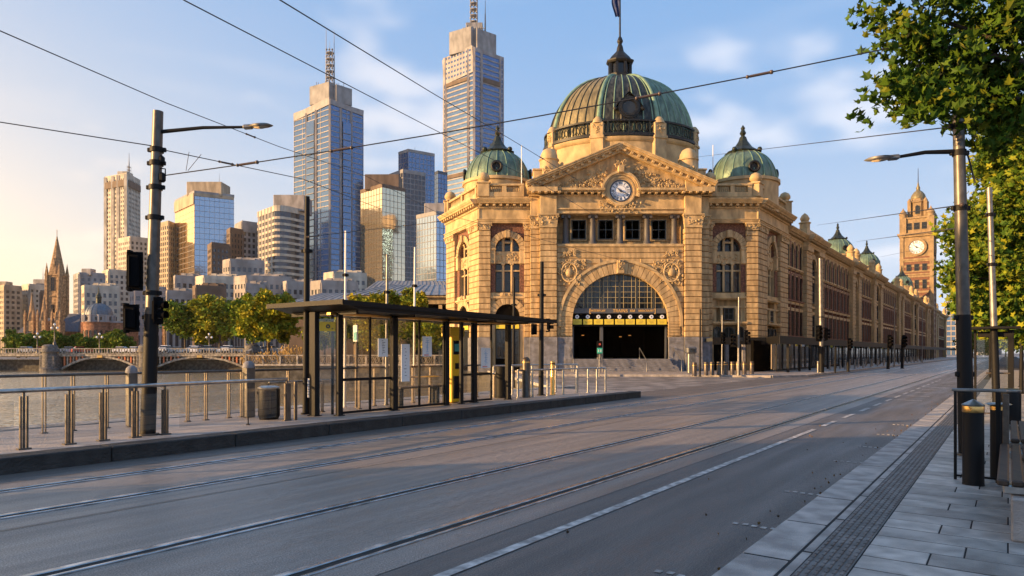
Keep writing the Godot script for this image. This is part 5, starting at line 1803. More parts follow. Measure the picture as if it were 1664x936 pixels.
	mast(o, 4, 149, 154, -6, 0.3)
	o = tower("office_tower", "narrow dark navy tower left of the tallest skyscraper", "tower", [Vector2(-60.2, 526), Vector2(-56.3, 520), Vector2(-50.0, 526)], 139.4, M.glass_navy, M.glass_smoke, 3.7, 0.3, 3.0, 0.2, 40, 0.3)
	o = tower("office_tower", "low silver glass tower with pale flat top beside the station", "tower", [Vector2(-55.1, 394), Vector2(-42.4, 382), Vector2(-33.0, 390)], 80.0, M.glass_silver, M.tower_grey, 3.6, 0.3, 2.4, 0.22, 20, 0.3)
	plant(o, -8, 12, 79, 87.5, -16, 12, M.tower_white)
	# tallest tower
	o = tower("office_tower", "tallest skyscraper of pale stone and blue glass with stepped top and aerials", "tower", [Vector2(-58.3, 582), Vector2(-31.5, 560), Vector2(-7.5, 580)], 251.5, M.glass_blue, M.tower_pink, 4.1, 1.15, 30.0, 1.2, 60, 0.7)
	mb = MB.new()
	for q in [Vector3(-24.6, 0, -20.1), Vector3(-4.6, 0, -3.4), Vector3(0.4, 0, 0.3), Vector3(6.4, 0, -5.0), Vector3(21.6, 0, -17.8)]:
		mb.box(q + Vector3.UP * 126, Vector3(2.0, 252, 1.9))
	part(mb, "stone_piers", M.tower_pink, o)
	mb = MB.new()
	mb.bar(Vector3(-26.8, 240, -22), Vector3(0, 243, 0), 1.6, 22)
	part(mb, "upper_cladding", M.tower_pink, o)
	mb = MB.new()
	for k in 5:
		for j in 9:
			var q := Vector3(-25.2, 0, -20.7).lerp(Vector3(-1.4, 0, -1.2), (j + 0.5) / 9.0)
			mb.t = Transform3D(Basis(Vector3.UP, -0.687), q + Vector3.UP * (234 + k * 4.1))
			mb.box(Vector3.ZERO, Vector3(2.0, 1.7, 1.75))
	mb.t = Transform3D.IDENTITY
	stuff(mb, "upper_windows", M.glass_navy, o)
	mb = MB.new()
	for y in [150.0, 228.0]:
		mb.bar(Vector3(7, y, -5.8), Vector3(21, y, -17.4), 1.7, 4)
		mb.bar(Vector3(-24, y, -19.7), Vector3(-5, y, -4.1), 1.7, 3)
	stuff(mb, "plant_floors", M.tower_brown, o)
	mb = MB.new()
	mb.bar(Vector3(-19, 261, -17), Vector3(0, 261, -6), 9, 19)
	mb.bar(Vector3(0, 260, -6), Vector3(15.5, 260, -18), 9, 18)
	part(mb, "crown", M.tower_grey, o)
	plant(o, -7, 7, 268, 277, -14, 10, M.tower_grey)
	lattice(o, -0.5, 276, 312, -13, 2.8, 7)
	mast(o, -0.5, 300, 330, -13, 0.6)
	mast(o, 9.0, 272, 298, -14, 0.7)
	mb = MB.new()
	for k in 12:
		mb.cyl(Vector3(-9 + k * 1.4, 270, -11 + (k % 3)), 0.3, 2.5 + (k * 5 % 4) * 1.2, 5)
		mb.ball(Vector3(-9 + k * 1.6, 272, -9), 0.7, 6)
	stuff(mb, "roof_aerials", M.tower_grey, o)
	# low white blocks between the towers and the trees: [label, x0, x1, height, distance, material]
	var low := [["white set back block with a plain top storey behind the riverside trees", -129.0, -111.5, 41.9, 300, "tower_white"], ["long white block with small dark windows below the curved tower", -116.6, -93.4, 32.6, 282, "tower_white"], ["cream corner block with a flat roof left of the long white block", -137.5, -118.2, 33.7, 292, "tower_cream"], ["dark brown office block with strip windows above the riverside trees", -124.7, -112.7, 26.6, 262, "tower_brown"], ["narrow white block with an arched parapet beside the tram pole", -101.3, -94.7, 26.6, 255, "tower_white"], ["pale grey block just left of the dark tram pole", -97.4, -83.8, 30.4, 283, "tower_white"], ["white flat topped block under the tall blue tower", -84.4, -66.0, 36.5, 302, "tower_cream"], ["long cream block with round headed windows right of the tram pole", -80.9, -62.6, 29.3, 270, "tower_white"], ["pale block low between the golden tower and the signal pole", -152.5, -141.7, 35.1, 303, "tower_white"], ["small white gabled block just right of the signal pole", -144.2, -134.3, 26.3, 280, "tower_white"], ["low pink block behind the dome of the brick building", -173.3, -157.4, 29.4, 305, "tower_pink"], ["small cream block left of the slender tower's foot", -196, -180, 31, 306, "tower_cream"]]
	for k in low:
		var w: float = k[2] - k[1]
		o = tower("city_block", k[0], "building", [Vector2(k[1], k[4] + 5), Vector2(k[1] + w * 0.3, k[4]), Vector2(k[2], k[4] + 6)], k[3], M.glass_smoke, M[k[5]], 3.5, 1.6, 2.3, 1.0, 8, 0.45)
		mb = MB.new()
		for j in 3:
			mb.box(Vector3(w * (0.1 + 0.18 * j), k[3] + 1.2, -6 - j), Vector3(2.2 + j, 2.2, 2.2))
		mb.box(Vector3(w * 0.25, k[3] + 0.9, -7), Vector3(w * 0.5, 1.8, 4))
		part(mb, "roof_plant", M[k[5]], o)

func spire(mb: MB, c: Vector3, w: float, h0: float, h1: float, seg := 4) -> void:
	mb.lathe([Vector2(w * (0.7071 if seg == 4 else 0.54), h0), Vector2(0, h1)], seg, c, false, PI / seg, TAU + PI / seg)

func build_landmarks() -> void:
	# cathedral
	var o := thing("cathedral", "brown stone cathedral with one tall spire and pinnacled west towers", "cathedral", Vector3(-199, 0, -300))
	var mb := MB.new()
	mb.box(Vector3(-1.0, 18, 0), Vector3(5.6, 36, 5.6))
	for sx in [-1, 1]:
		for sz in [-1, 1]:
			mb.bev(Vector3(-1.0 + sx * 2.7, 17.5, sz * 2.7), Vector3(1.3, 35, 1.3), 0.2)
			spire(mb, Vector3(-1.0 + sx * 2.7, 0, sz * 2.7), 1.3, 35, 41)
	mb.box(Vector3(-1.0, 26.2, 0), Vector3(6.2, 0.5, 6.2))
	mb.box(Vector3(-1.0, 35.6, 0), Vector3(6.3, 0.6, 6.3))
	part(mb, "spire_tower", M.sandstone, o)
	mb = MB.new()
	spire(mb, Vector3(-1.0, 0, 0), 6.0, 35.8, 53.6, 8)
	for k in 4:
		mb.bev(Vector3(-1.0 + [0, 1.9, 0, -1.9][k], 38.5, [1.9, 0, -1.9, 0][k]), Vector3(1.2, 3.4, 1.2), 0.1)
		spire(mb, Vector3(-1.0 + [0, 1.9, 0, -1.9][k], 0, [1.9, 0, -1.9, 0][k]), 1.3, 40.1, 43.0)
	mb.cyl(Vector3(-1.0, 53.2, 0), 0.12, 2.4, 5)
	part(mb, "spire", M.sandstone, o)
	for k in [[0.0, 28.5, 6.0], [0.0, 19.0, 3.6]]:
		sash(o, at(-1.0 + k[0], k[1], 2.86), 1.7, k[2], 2, 2, M.tower_brown, 0.3, true)
	for k in [[-5.0, 29, 5.6, 10], [1.5, 28.5, 5.2, 12], [9.0, 33, 5.4, 14]]:           # nearer stair towers with pinnacles
		mb = MB.new()
		var x: float = k[0]
		mb.box(Vector3(x, 7.5, k[3]), Vector3(k[2] * 0.62, 15, k[2] * 0.62))
		for sx in [-1, 1]:
			mb.bev(Vector3(x + sx * k[2] * 0.31, 8.5, k[3] + k[2] * 0.31), Vector3(0.8, 17, 0.8), 0.1)
			spire(mb, Vector3(x + sx * k[2] * 0.31, 0, k[3] + k[2] * 0.31), 0.9, 17, 20)
		spire(mb, Vector3(x, 0, k[3]), k[2] * 0.5, 15, float(k[1]) - 1.5, 8)
		part(mb, "stair_tower", M.sandstone, o)
		sash(o, at(x, 7.5, k[3] + k[2] * 0.32), 0.9, 3.2, 1, 1, M.tower_brown, 0.2, true)
	mb = MB.new()
	mb.box(Vector3(-3, 5, 6), Vector3(14, 10, 10))
	mb.box(Vector3(8, 6.5, 2), Vector3(12, 13, 10))
	part(mb, "nave_wall", M.sandstone, o)
	mb = MB.new()
	for k in [[-10.0, 4.0, 10.0, 16.5, 6.0], [4.5, 14.5, 10.5, 18.5, 4.0]]:
		var z: float = k[4]
		var hw: float = 6.0
		mb.face([Vector3(k[0], k[2], z + hw), Vector3(k[1], k[2], z + hw), Vector3(k[1] - 2.5, k[3], z), Vector3(k[0] + 2.5, k[3], z)])
		mb.face([Vector3(k[0], k[2], z - hw), Vector3(k[1], k[2], z - hw), Vector3(k[1] - 2.5, k[3], z), Vector3(k[0] + 2.5, k[3], z)])
		mb.face([Vector3(k[0], k[2], z + hw), Vector3(k[0], k[2], z - hw), Vector3(k[0] + 2.5, k[3], z)])
		mb.face([Vector3(k[1], k[2], z + hw), Vector3(k[1], k[2], z - hw), Vector3(k[1] - 2.5, k[3], z)])
	part(mb, "slate_roof", M.slate, o)
	for k in 4:
		sash(o, at(-8 + k * 2.6, 4.5, 11.06), 1.1, 3.4, 1, 1, M.tower_brown, 0.2, true)
	# domed brick building
	o = thing("domed_hall", "red brick hall with a dark lead dome and small lantern", "building", Vector3(-163.5, 0, -270))
	o.scale = Vector3(0.8, 0.96, 0.8)
	mb = MB.new()
	mb.lathe([Vector2(6.6, 0), Vector2(6.6, 13.6), Vector2(7.1, 13.7), Vector2(7.1, 14.1)], 20)
	mb.box(Vector3(9.5, 7.0, -3), Vector3(12, 14, 9))
	mb.box(Vector3(-5.4, 7.0, -2), Vector3(4, 14.2, 9))
	part(mb, "brick_wall", M.church_brick, o)
	mb = MB.new()
	mb.lathe([Vector2(6.85, 14.0), Vector2(7.0, 14.3), Vector2(6.6, 14.5), Vector2(6.3, 14.5), Vector2(6.3, 16.6), Vector2(6.6, 16.8), Vector2(6.6, 17.1)], 24)
	for k in 12:
		var a := TAU * k / 12
		mb.bev(Vector3(cos(a) * 6.8, 15.6, sin(a) * 6.8), Vector3(0.9, 3.0, 0.9), 0.1)
	mb.box(Vector3(9.5, 14.2, -3), Vector3(12.6, 0.6, 9.6))
	part(mb, "cornice", M.tower_pink, o)
	mb = MB.new()
	var prof := []
	for i in 13:
		var a := PI * 0.5 * 0.93 * i / 12.0
		prof.append(Vector2(6.2 * cos(a), 17.0 + 5.0 * sin(a)))
	mb.lathe(prof, 28)
	for k in 16:
		var a := TAU * k / 16
		var pts := []
		for q in prof: pts.append(Vector3(cos(a) * (q.x + 0.05), q.y, sin(a) * (q.x + 0.05)))
		mb.tube(pts, 0.12, 0.06, 4)
	var dm := part(mb, "dome", M.lead, o)
	mb = MB.new()
	mb.lathe([Vector2(1.2, 21.6), Vector2(1.2, 24.0), Vector2(1.5, 24.2), Vector2(1.1, 25.2), Vector2(0.4, 26.2), Vector2(0.1, 28.6), Vector2(0, 28.8)], 8)
	part(mb, "lantern", M.bronze_green, dm)
	for k in 9:
		var a := PI * (k + 0.5) / 9
		var b := Basis(Vector3.UP, PI / 2 - a)
		sash(o, Transform3D(b, Vector3(cos(a) * 6.62, 6.8, sin(a) * 6.62)), 1.3, 4.0, 1, 2, M.tower_brown, 0.2, k % 2 == 0)
		sash(o, Transform3D(b, Vector3(cos(a) * 6.33, 14.9, sin(a) * 6.33)), 0.8, 1.3, 1, 1, M.tower_brown, 0.2)
	for k in 4:
		sash(o, at(5.6 + k * 2.4, 8.0, 1.55), 1.1, 3.0, 1, 2, M.tower_brown, 0.2)
	o = thing("gabled_hall", "brown roofed church hall right of the lead dome", "building", Vector3(-139, 0, -292))
	mb = MB.new()
	mb.box(Vector3(0, 8, 0), Vector3(16, 16, 10))
	part(mb, "wall", M.church_brick, o)
	mb = MB.new()
	mb.t = Transform3D(Basis(Vector3.UP, PI / 2), Vector3.ZERO)
	mb.ext(PackedVector2Array([Vector2(-5.6, 16), Vector2(5.6, 16), Vector2(0, 21.5)]), -9, 9)
	part(mb, "roof", M.tower_brown, o)
	mb = MB.new()
	for k in 3:
		mb.bev(Vector3(-7 + k * 7, 10, 5.2), Vector3(1.0, 20, 1.0), 0.1)
		spire(mb, Vector3(-7 + k * 7, 0, 5.2), 1.1, 20, 23)
	part(mb, "buttress", M.sandstone, o)

	# -------- the bridge
	var br := thing("arched_bridge", "pale iron bridge of low arches with red spandrel columns on dark stone piers", "bridge", Vector3(-75, 0, -150))
	mb = MB.new()
	mb.box(Vector3(-95, 1.0, -7), Vector3(340, 0.8, 15))
	part(mb, "deck", M.pier_stone, br)
	mb = MB.new()
	mb.box(Vector3(-95, 1.05, 0.55), Vector3(340, 0.55, 0.5))
	mb.box(Vector3(-95, 1.42, 0.62), Vector3(340, 0.16, 0.7))
	mb.box(Vector3(-95, 2.45, 0.5), Vector3(340, 0.16, 0.36))
	part(mb, "parapet_rail", M.bridge_iron, br)
	mb = MB.new()
	for i in 380:
		var x := -150 + i * 0.62
		if i % 4 == 0: mb.box(Vector3(x, 1.93, 0.5), Vector3(0.24, 0.95, 0.3))
		else:
			mb.box(Vector3(x, 1.9, 0.5), Vector3(0.16, 0.9, 0.1))
	stuff(mb, "balusters", M.bridge_iron, br)
	# spans: [centre, half width]; positions along the bridge from its origin
	var spans := [[-63.0, 10.6], [-15.1, 8.6], [6.7, 10.4], [-88.0, 10.6]]
	for k in spans:
		var cx: float = k[0]
		var hw: float = k[1]
		for z in [0.45, -3.5, -7.5, -11.5]:
			mb = MB.new()
			var pts := []
			for i in 17:
				var q := -1.0 + i / 8.0
				pts.append(Vector3(cx + q * hw, 0.65 - 2.7 * q * q, z))
			for i in 16:
				mb.bar(pts[i], (pts[i + 1] as Vector3).lerp(pts[i], -0.02), 0.5, 0.42)
			part(mb, "arch_rib", M.bridge_iron, br)
			if z < 0: continue
			for i in range(1, 26):
				var q := -1.0 + i / 13.0
				var y := 0.65 - 2.7 * q * q
				if y > 0.25: continue
				mb = MB.new()
				mb.box(Vector3(cx + q * hw, (y + 0.85) * 0.5, 0.4), Vector3(0.3, 0.85 - y, 0.3))
				part(mb, "spandrel_column", M.bridge_red if i % 2 else M.bridge_iron, br)
		mb = MB.new()
		mb.bev(Vector3(cx, 0.75, 0.72), Vector3(1.2, 0.7, 0.3), 0.1)
		part(mb, "arch_crest", M.brass, br)
	for x in [-25.6, -4.7, 18.5, -51.5, -75.5]:
		mb = MB.new()
		mb.bev(Vector3(x, -1.0, -6), Vector3(3.4, 4.0, 17), 0.2)
		mb.lathe([Vector2(2.0, -2.6), Vector2(2.0, -1.9), Vector2(1.5, -1.6), Vector2(1.4, 1.6), Vector2(1.75, 1.7), Vector2(1.75, 2.2), Vector2(1.5, 2.4), Vector2(1.5, 3.0), Vector2(1.1, 3.3), Vector2(0, 3.4)], 16, Vector3(x, 0, 1.4))
		part(mb, "pier", M.pier_stone, br)
	# lamps on the bridge
	var lamp := thing("bridge_lamp", "small three headed lamp on the round bridge pier", "street lamp", Vector3(-99.6, 3.3, -148.6), 0, "lamps along the bridge")
	mb = MB.new()
	mb.lathe([Vector2(0.35, 0), Vector2(0.3, 0.5), Vector2(0.12, 0.7), Vector2(0.1, 3.6), Vector2(0.16, 3.7), Vector2(0.06, 4.2)], 8)
	mb.tube([Vector3(-0.6, 3.4, 0), Vector3(0, 3.2, 0), Vector3(0.6, 3.4, 0)], 0.06, -1, 6)
	part(mb, "lamp_post", M.pole_bronze, lamp)
	mb = MB.new()
	for q in [Vector3(-0.6, 3.65, 0), Vector3(0.6, 3.65, 0), Vector3(0, 4.4, 0)]:
		mb.ball(q, 0.26, 8)
	part(mb, "lamp_globe", M.white_paint, lamp)
	dup(lamp, Vector3(-95.5, 1.5, -158), 0, "small three headed lamp on the bridge, behind the red brick hall's trees")
	dup(lamp, Vector3(-103.5 - 5, 1.5, -156), 0, "small three headed lamp at the far left of the bridge")
	dup(lamp, Vector3(-57.5, 1.5, -158), 0, "small three headed lamp on the bridge right of the signal pole")
	dup(lamp, Vector3(-71, 1.5, -160), 0, "small three headed lamp on the bridge just left of the signal pole")

	# quay balustrade behind the tram shelter
	var q := thing("lace_balustrade", "white cast iron lace balustrade on the quay behind the tram shelter", "balustrade", Vector3(-18, 0, -79.6))
	mb = MB.new()
	mb.box(Vector3(0, 1.25, 0), Vector3(26, 0.14, 0.3))
	mb.box(Vector3(0, 0.16, 0), Vector3(26, 0.22, 0.3))
	part(mb, "rail", M.bridge_iron, q)
	for i in 14:
		mb = MB.new()
		mb.bev(Vector3(-13 + i * 2, 0.68, 0), Vector3(0.22, 1.25, 0.32), 0.03)
		part(mb, "post", M.bridge_iron, q)
	mb = MB.new()
	for i in 52:
		var pts := []
		for k in 9: pts.append(Vector3(-12.75 + i * 0.5 + cos(TAU * k / 8) * 0.2, 0.72 + sin(TAU * k / 8) * 0.36, 0))
		mb.tube(pts, 0.045, -1, 4, false)
		mb.bar(Vector3(-13 + i * 0.5, 0.3, 0), Vector3(-12.5 + i * 0.5, 1.2, 0.0), 0.04, 0.04)
	stuff(mb, "lacework", M.bridge_iron, q)
	q = thing("quay_parapet", "pale stone parapet along the road that leads onto the bridge", "balustrade", Vector3(-31, 0, -80))
	mb = MB.new()
	var e := Vector3(-27, 0, -72)
	for k in 2:
		mb.bar(Vector3.UP * (0.5 + k * 1.1), e + Vector3.UP * (0.6 + k * 1.7), 0.4, 0.3)
	for i in 30:
		var c := e * ((i + 0.5) / 30.0)
		mb.box(c + Vector3.UP * (1.0 + i * 0.02), Vector3(0.5, 1.3, 0.5))
	part(mb, "stone_rail", M.bridge_iron, q)

	# parked cars behind the bridge parapet
	var car := thing("parked_car", "pale car parked in the row behind the bridge parapet", "car", Vector3(-90, 1.42, -158), 0, "cars parked along the far bank behind the bridge")
	mb = MB.new()
	mb.ext(PackedVector2Array([Vector2(-2.1, 0.35), Vector2(2.1, 0.35), Vector2(2.15, 0.75), Vector2(1.9, 0.9), Vector2(1.1, 0.98), Vector2(-2.0, 0.98), Vector2(-2.15, 0.8)]), -0.85, 0.85)
	part(mb, "body", M.car_white, car)
	mb = MB.new()
	mb.ext(PackedVector2Array([Vector2(-1.8, 0.98), Vector2(1.05, 0.98), Vector2(0.3, 1.46), Vector2(-1.3, 1.46)]), -0.76, 0.76)
	part(mb, "windows", M.dark_glass, car)
	mb = MB.new()
	mb.ext(PackedVector2Array([Vector2(-1.35, 1.42), Vector2(0.35, 1.42), Vector2(0.2, 1.52), Vector2(-1.25, 1.52)]), -0.78, 0.78)
	part(mb, "roof", M.car_white, car)
	for sx in [-1.3, 1.3]:
		for sz in [-0.8, 0.8]:
			mb = MB.new()
			mb.t = Transform3D(Basis(Vector3.RIGHT, PI / 2), Vector3(sx, 0.33, sz - 0.1))
			mb.cyl(Vector3.ZERO, 0.33, 0.2, 12)
			part(mb, "wheel", M.tyre, car)
	for i in 17:
		var x := -87.0 + i * 2.35 if i < 8 else -68.0 + (i - 8) * 2.4
		var d := dup(car, Vector3(x, 1.42 + 0.3 * (i % 2), -158 - (i % 3) * 1.5), [PI / 2, 0.3, -PI / 2][i % 3], "pale car parked in the row behind the bridge parapet")
		if i % 3 == 1:
			for c in d.get_children():
				if str(c.name) in ["body", "roof"]: (c as MeshInstance3D).material_override = M.car_silver
	for i in 5:
		var d := dup(car, Vector3(-112.0 + i * 3.1, 1.42, -158 - (i % 2)), 0.2 * i, "small car on the bridge road at the far left, under the trees")
		d.set_meta("group", "cars on the bridge road at the far left")
		for c in d.get_children():
			if str(c.name) in ["body", "roof"]: (c as MeshInstance3D).material_override = [M.car_silver, M.car_red, M.car_white][i % 3]

	# towers closing the street
	tower("office_tower", "pale blue glass tower at the far end of the street, nearest the clock tower", "tower", [Vector2(303, 476), Vector2(309, 470), Vector2(315, 480)], 36, M.glass_blue, M.tower_white, 3.6, 0.9, 3, 0.5, 2)
	tower("office_tower", "white and blue glass tower at the street's end behind the right tram pole", "tower", [Vector2(333, 476), Vector2(337, 470), Vector2(343, 480)], 40, M.glass_blue, M.tower_white, 3.6, 0.9, 3, 0.5, 2)
	tower("office_block", "small pinkish block between the two towers closing the street", "building", [Vector2(320, 470), Vector2(324, 465), Vector2(329, 470)], 22, M.glass_smoke, M.tower_pink, 3.4, 1.6, 3, 1.4, 2)

	# unseen blocks added right of the street to bounce warm light onto the wing
	for k in [["unseen cream block added for bounce light on the right side of the street, nearest", 34, 30, 21], ["second unseen bounce block, cream, along the right side of the street", 66, 34, 26], ["third unseen bounce block along the right side of the street", 102, 36, 23], ["fourth unseen bounce block along the right side of the street", 140, 40, 27], ["fifth unseen bounce block along the right side of the street", 182, 44, 24]]:
		var near_c := P(k[1], 14.0)
		var far_c := P(k[1] + k[2], 14.0)
		var back := P(k[1], 30.0)
		tower("unseen_bounce_block", k[0], "building", [Vector2(far_c.x, -far_c.z), Vector2(near_c.x, -near_c.z), Vector2(back.x, -back.z)], k[3], M.glass_smoke, [M.tower_cream, M.tower_tan, M.tower_white][int(k[1]) % 3], 3.6, 2.0, 3.4, 1.7, 0, 0.5)

# ---------------------------------------------------------------- trees
func leaf_mesh(s: float) -> ArrayMesh:
	# a lobed, slightly folded plane leaf
	var rad := [0.42, 0.75, 0.45, 1.0, 0.5, 1.1, 0.5, 1.0, 0.45, 0.75, 0.42]
	var pts := []
	for i in 11:
		var a := -PI * 0.5 + deg_to_rad(28) + (TAU - deg_to_rad(56)) * i / 10.0
		var r: float = rad[i] * s * 0.55
		pts.append(Vector3(cos(a) * r, sin(a) * r, 0.12 * s * absf(cos(a)) - 0.1 * s * sin(a) * sin(a)))
	var mb := MB.new()
	var o := Vector3(0, -0.32 * s, 0)
	for i in 10:
		mb.face([o, pts[i], pts[i + 1]])
	return mb.mesh()

func clump_mesh(s: float, k: int, seed_: int) -> ArrayMesh:
	var r := RandomNumberGenerator.new()
	r.seed = seed_
	var mb := MB.new()
	for i in k:
		var c := Vector3(r.randfn(), r.randfn(), r.randfn()) * 0.42 * s
		var b := Basis.from_euler(Vector3(r.randf_range(-0.9, 0.9), r.randf() * TAU, r.randf_range(-0.9, 0.9)))
		var w := s * r.randf_range(0.22, 0.42)
		var h := s * r.randf_range(0.28, 0.5)
		mb.face([c + b * Vector3(0, 0, -h), c + b * Vector3(w, 0.05 * s, -h * 0.1), c + b * Vector3(0, -0.04 * s, h), c + b * Vector3(-w, 0.05 * s, 0)])
	return mb.mesh()

func sample_blobs(blobs: Array, n: int, r: RandomNumberGenerator, tuft: float, per := 14.0) -> Array:
	# points through a crown made of lobes: gathered in tufts nearer the outside, so that gaps stay between them
	var out := []
	var tot := 0.0
	for b in blobs: tot += pow(b[1].x * b[1].y * b[1].z, 0.67)
	for b in blobs:
		var k := int(n * pow(b[1].x * b[1].y * b[1].z, 0.67) / tot)
		var tufts := []
		for i in maxi(4, int(k / per)):
			var d := Vector3(r.randfn(), r.randfn(), r.randfn()).normalized() * pow(r.randf(), 0.42)
			tufts.append(b[0] + d * b[1])
		for i in k:
			var c: Vector3 = tufts[r.randi() % tufts.size()]
			out.append(c + Vector3(clampf(r.randfn(), -1.5, 1.5), clampf(r.randfn(), -1.5, 1.5) * 0.75, clampf(r.randfn(), -1.5, 1.5)) * tuft)
	return out

func foliage(pts: Array, me: Mesh, mt: Material, parent: Node3D, called: String, cols: Array, r: RandomNumberGenerator, droop := 0.9) -> MultiMeshInstance3D:
	var mm := MultiMesh.new()
	mm.transform_format = MultiMesh.TRANSFORM_3D
	mm.use_colors = true
	mm.mesh = me
	mm.instance_count = pts.size()
	for i in pts.size():
		var b := Basis.from_euler(Vector3(r.randf_range(-droop, droop), r.randf() * TAU, r.randf_range(-droop, droop)))
		mm.set_instance_transform(i, Transform3D(b.scaled(Vector3.ONE * r.randf_range(0.7, 1.25)), pts[i]))
		var c: Color = cols[r.randi() % cols.size()]
		mm.set_instance_color(i, c * r.randf_range(0.75, 1.25))
	var o := MultiMeshInstance3D.new()
	o.multimesh = mm
	o.material_override = mt
	o.name = numbered(called, parent)
	parent.add_child(o, true)
	o.set_meta("kind", "stuff")
	return o

func limbs(parent: Node3D, foot: Vector3, fork: Vector3, tips: Array, r0: float) -> void:
	var mb := MB.new()
	mb.tube([foot, foot.lerp(fork, 0.3) + Vector3(0.05, 0, 0.03) * r0 * 4, fork], r0, r0 * 0.6, 9)
	mb.cyl(foot - Vector3.UP * 0.02, r0 * 1.5, r0 * 1.3, 9, r0 * 0.98)
	part(mb, "trunk", M.bark, parent)
	for t in tips:
		mb = MB.new()
		var mid: Vector3 = fork.lerp(t, 0.5) + Vector3.UP * (t - fork).length() * 0.12
		mb.tube([fork - (fork - foot).normalized() * r0, fork.lerp(mid, 0.5) + Vector3.UP * 0.05, mid, t], r0 * 0.5, r0 * 0.1, 6)
		part(mb, "limb", M.bark, parent)

var greens := [Color(0.075, 0.14, 0.015), Color(0.11, 0.17, 0.018), Color(0.15, 0.18, 0.018), Color(0.05, 0.1, 0.014)]
var golds := [Color(0.27, 0.27, 0.022), Color(0.36, 0.3, 0.024), Color(0.2, 0.235, 0.022), Color(0.13, 0.17, 0.02)]
var clumps := []

func far_tree(label: String, at_: Vector3, h: float, w: float, cols: Array, n: int, size: float, group := "") -> Node3D:
	var t := thing("park_tree", label, "tree", at_, 0, group)
	var r := RandomNumberGenerator.new()
	r.seed = hash(label) + int(at_.x * 10)
	var blobs := [[Vector3(0, h * 0.62, 0), Vector3(w * 0.5, h * 0.3, w * 0.5)]]
	for k in 6:
		var a := r.randf() * TAU
		blobs.append([Vector3(cos(a) * w * 0.3, h * r.randf_range(0.42, 0.82), sin(a) * w * 0.3), Vector3(w * 0.27, h * 0.17, w * 0.27)])
	var pts := sample_blobs(blobs, n, r, size * 0.8)
	foliage(pts, clumps[r.randi() % 3], M.leaf_far, t, "crown", cols, r)
	for c in t.get_children():
		if c is MultiMeshInstance3D and size != 1.0:
			for i in c.multimesh.instance_count:
				var x: Transform3D = c.multimesh.get_instance_transform(i)
				x.basis = x.basis.scaled(Vector3.ONE * size)
				c.multimesh.set_instance_transform(i, x)
	var tips := []
	for b in blobs.slice(1, 5): tips.append(b[0])
	limbs(t, Vector3.ZERO, Vector3(0, h * 0.36, 0), tips, h * 0.026)
	return t

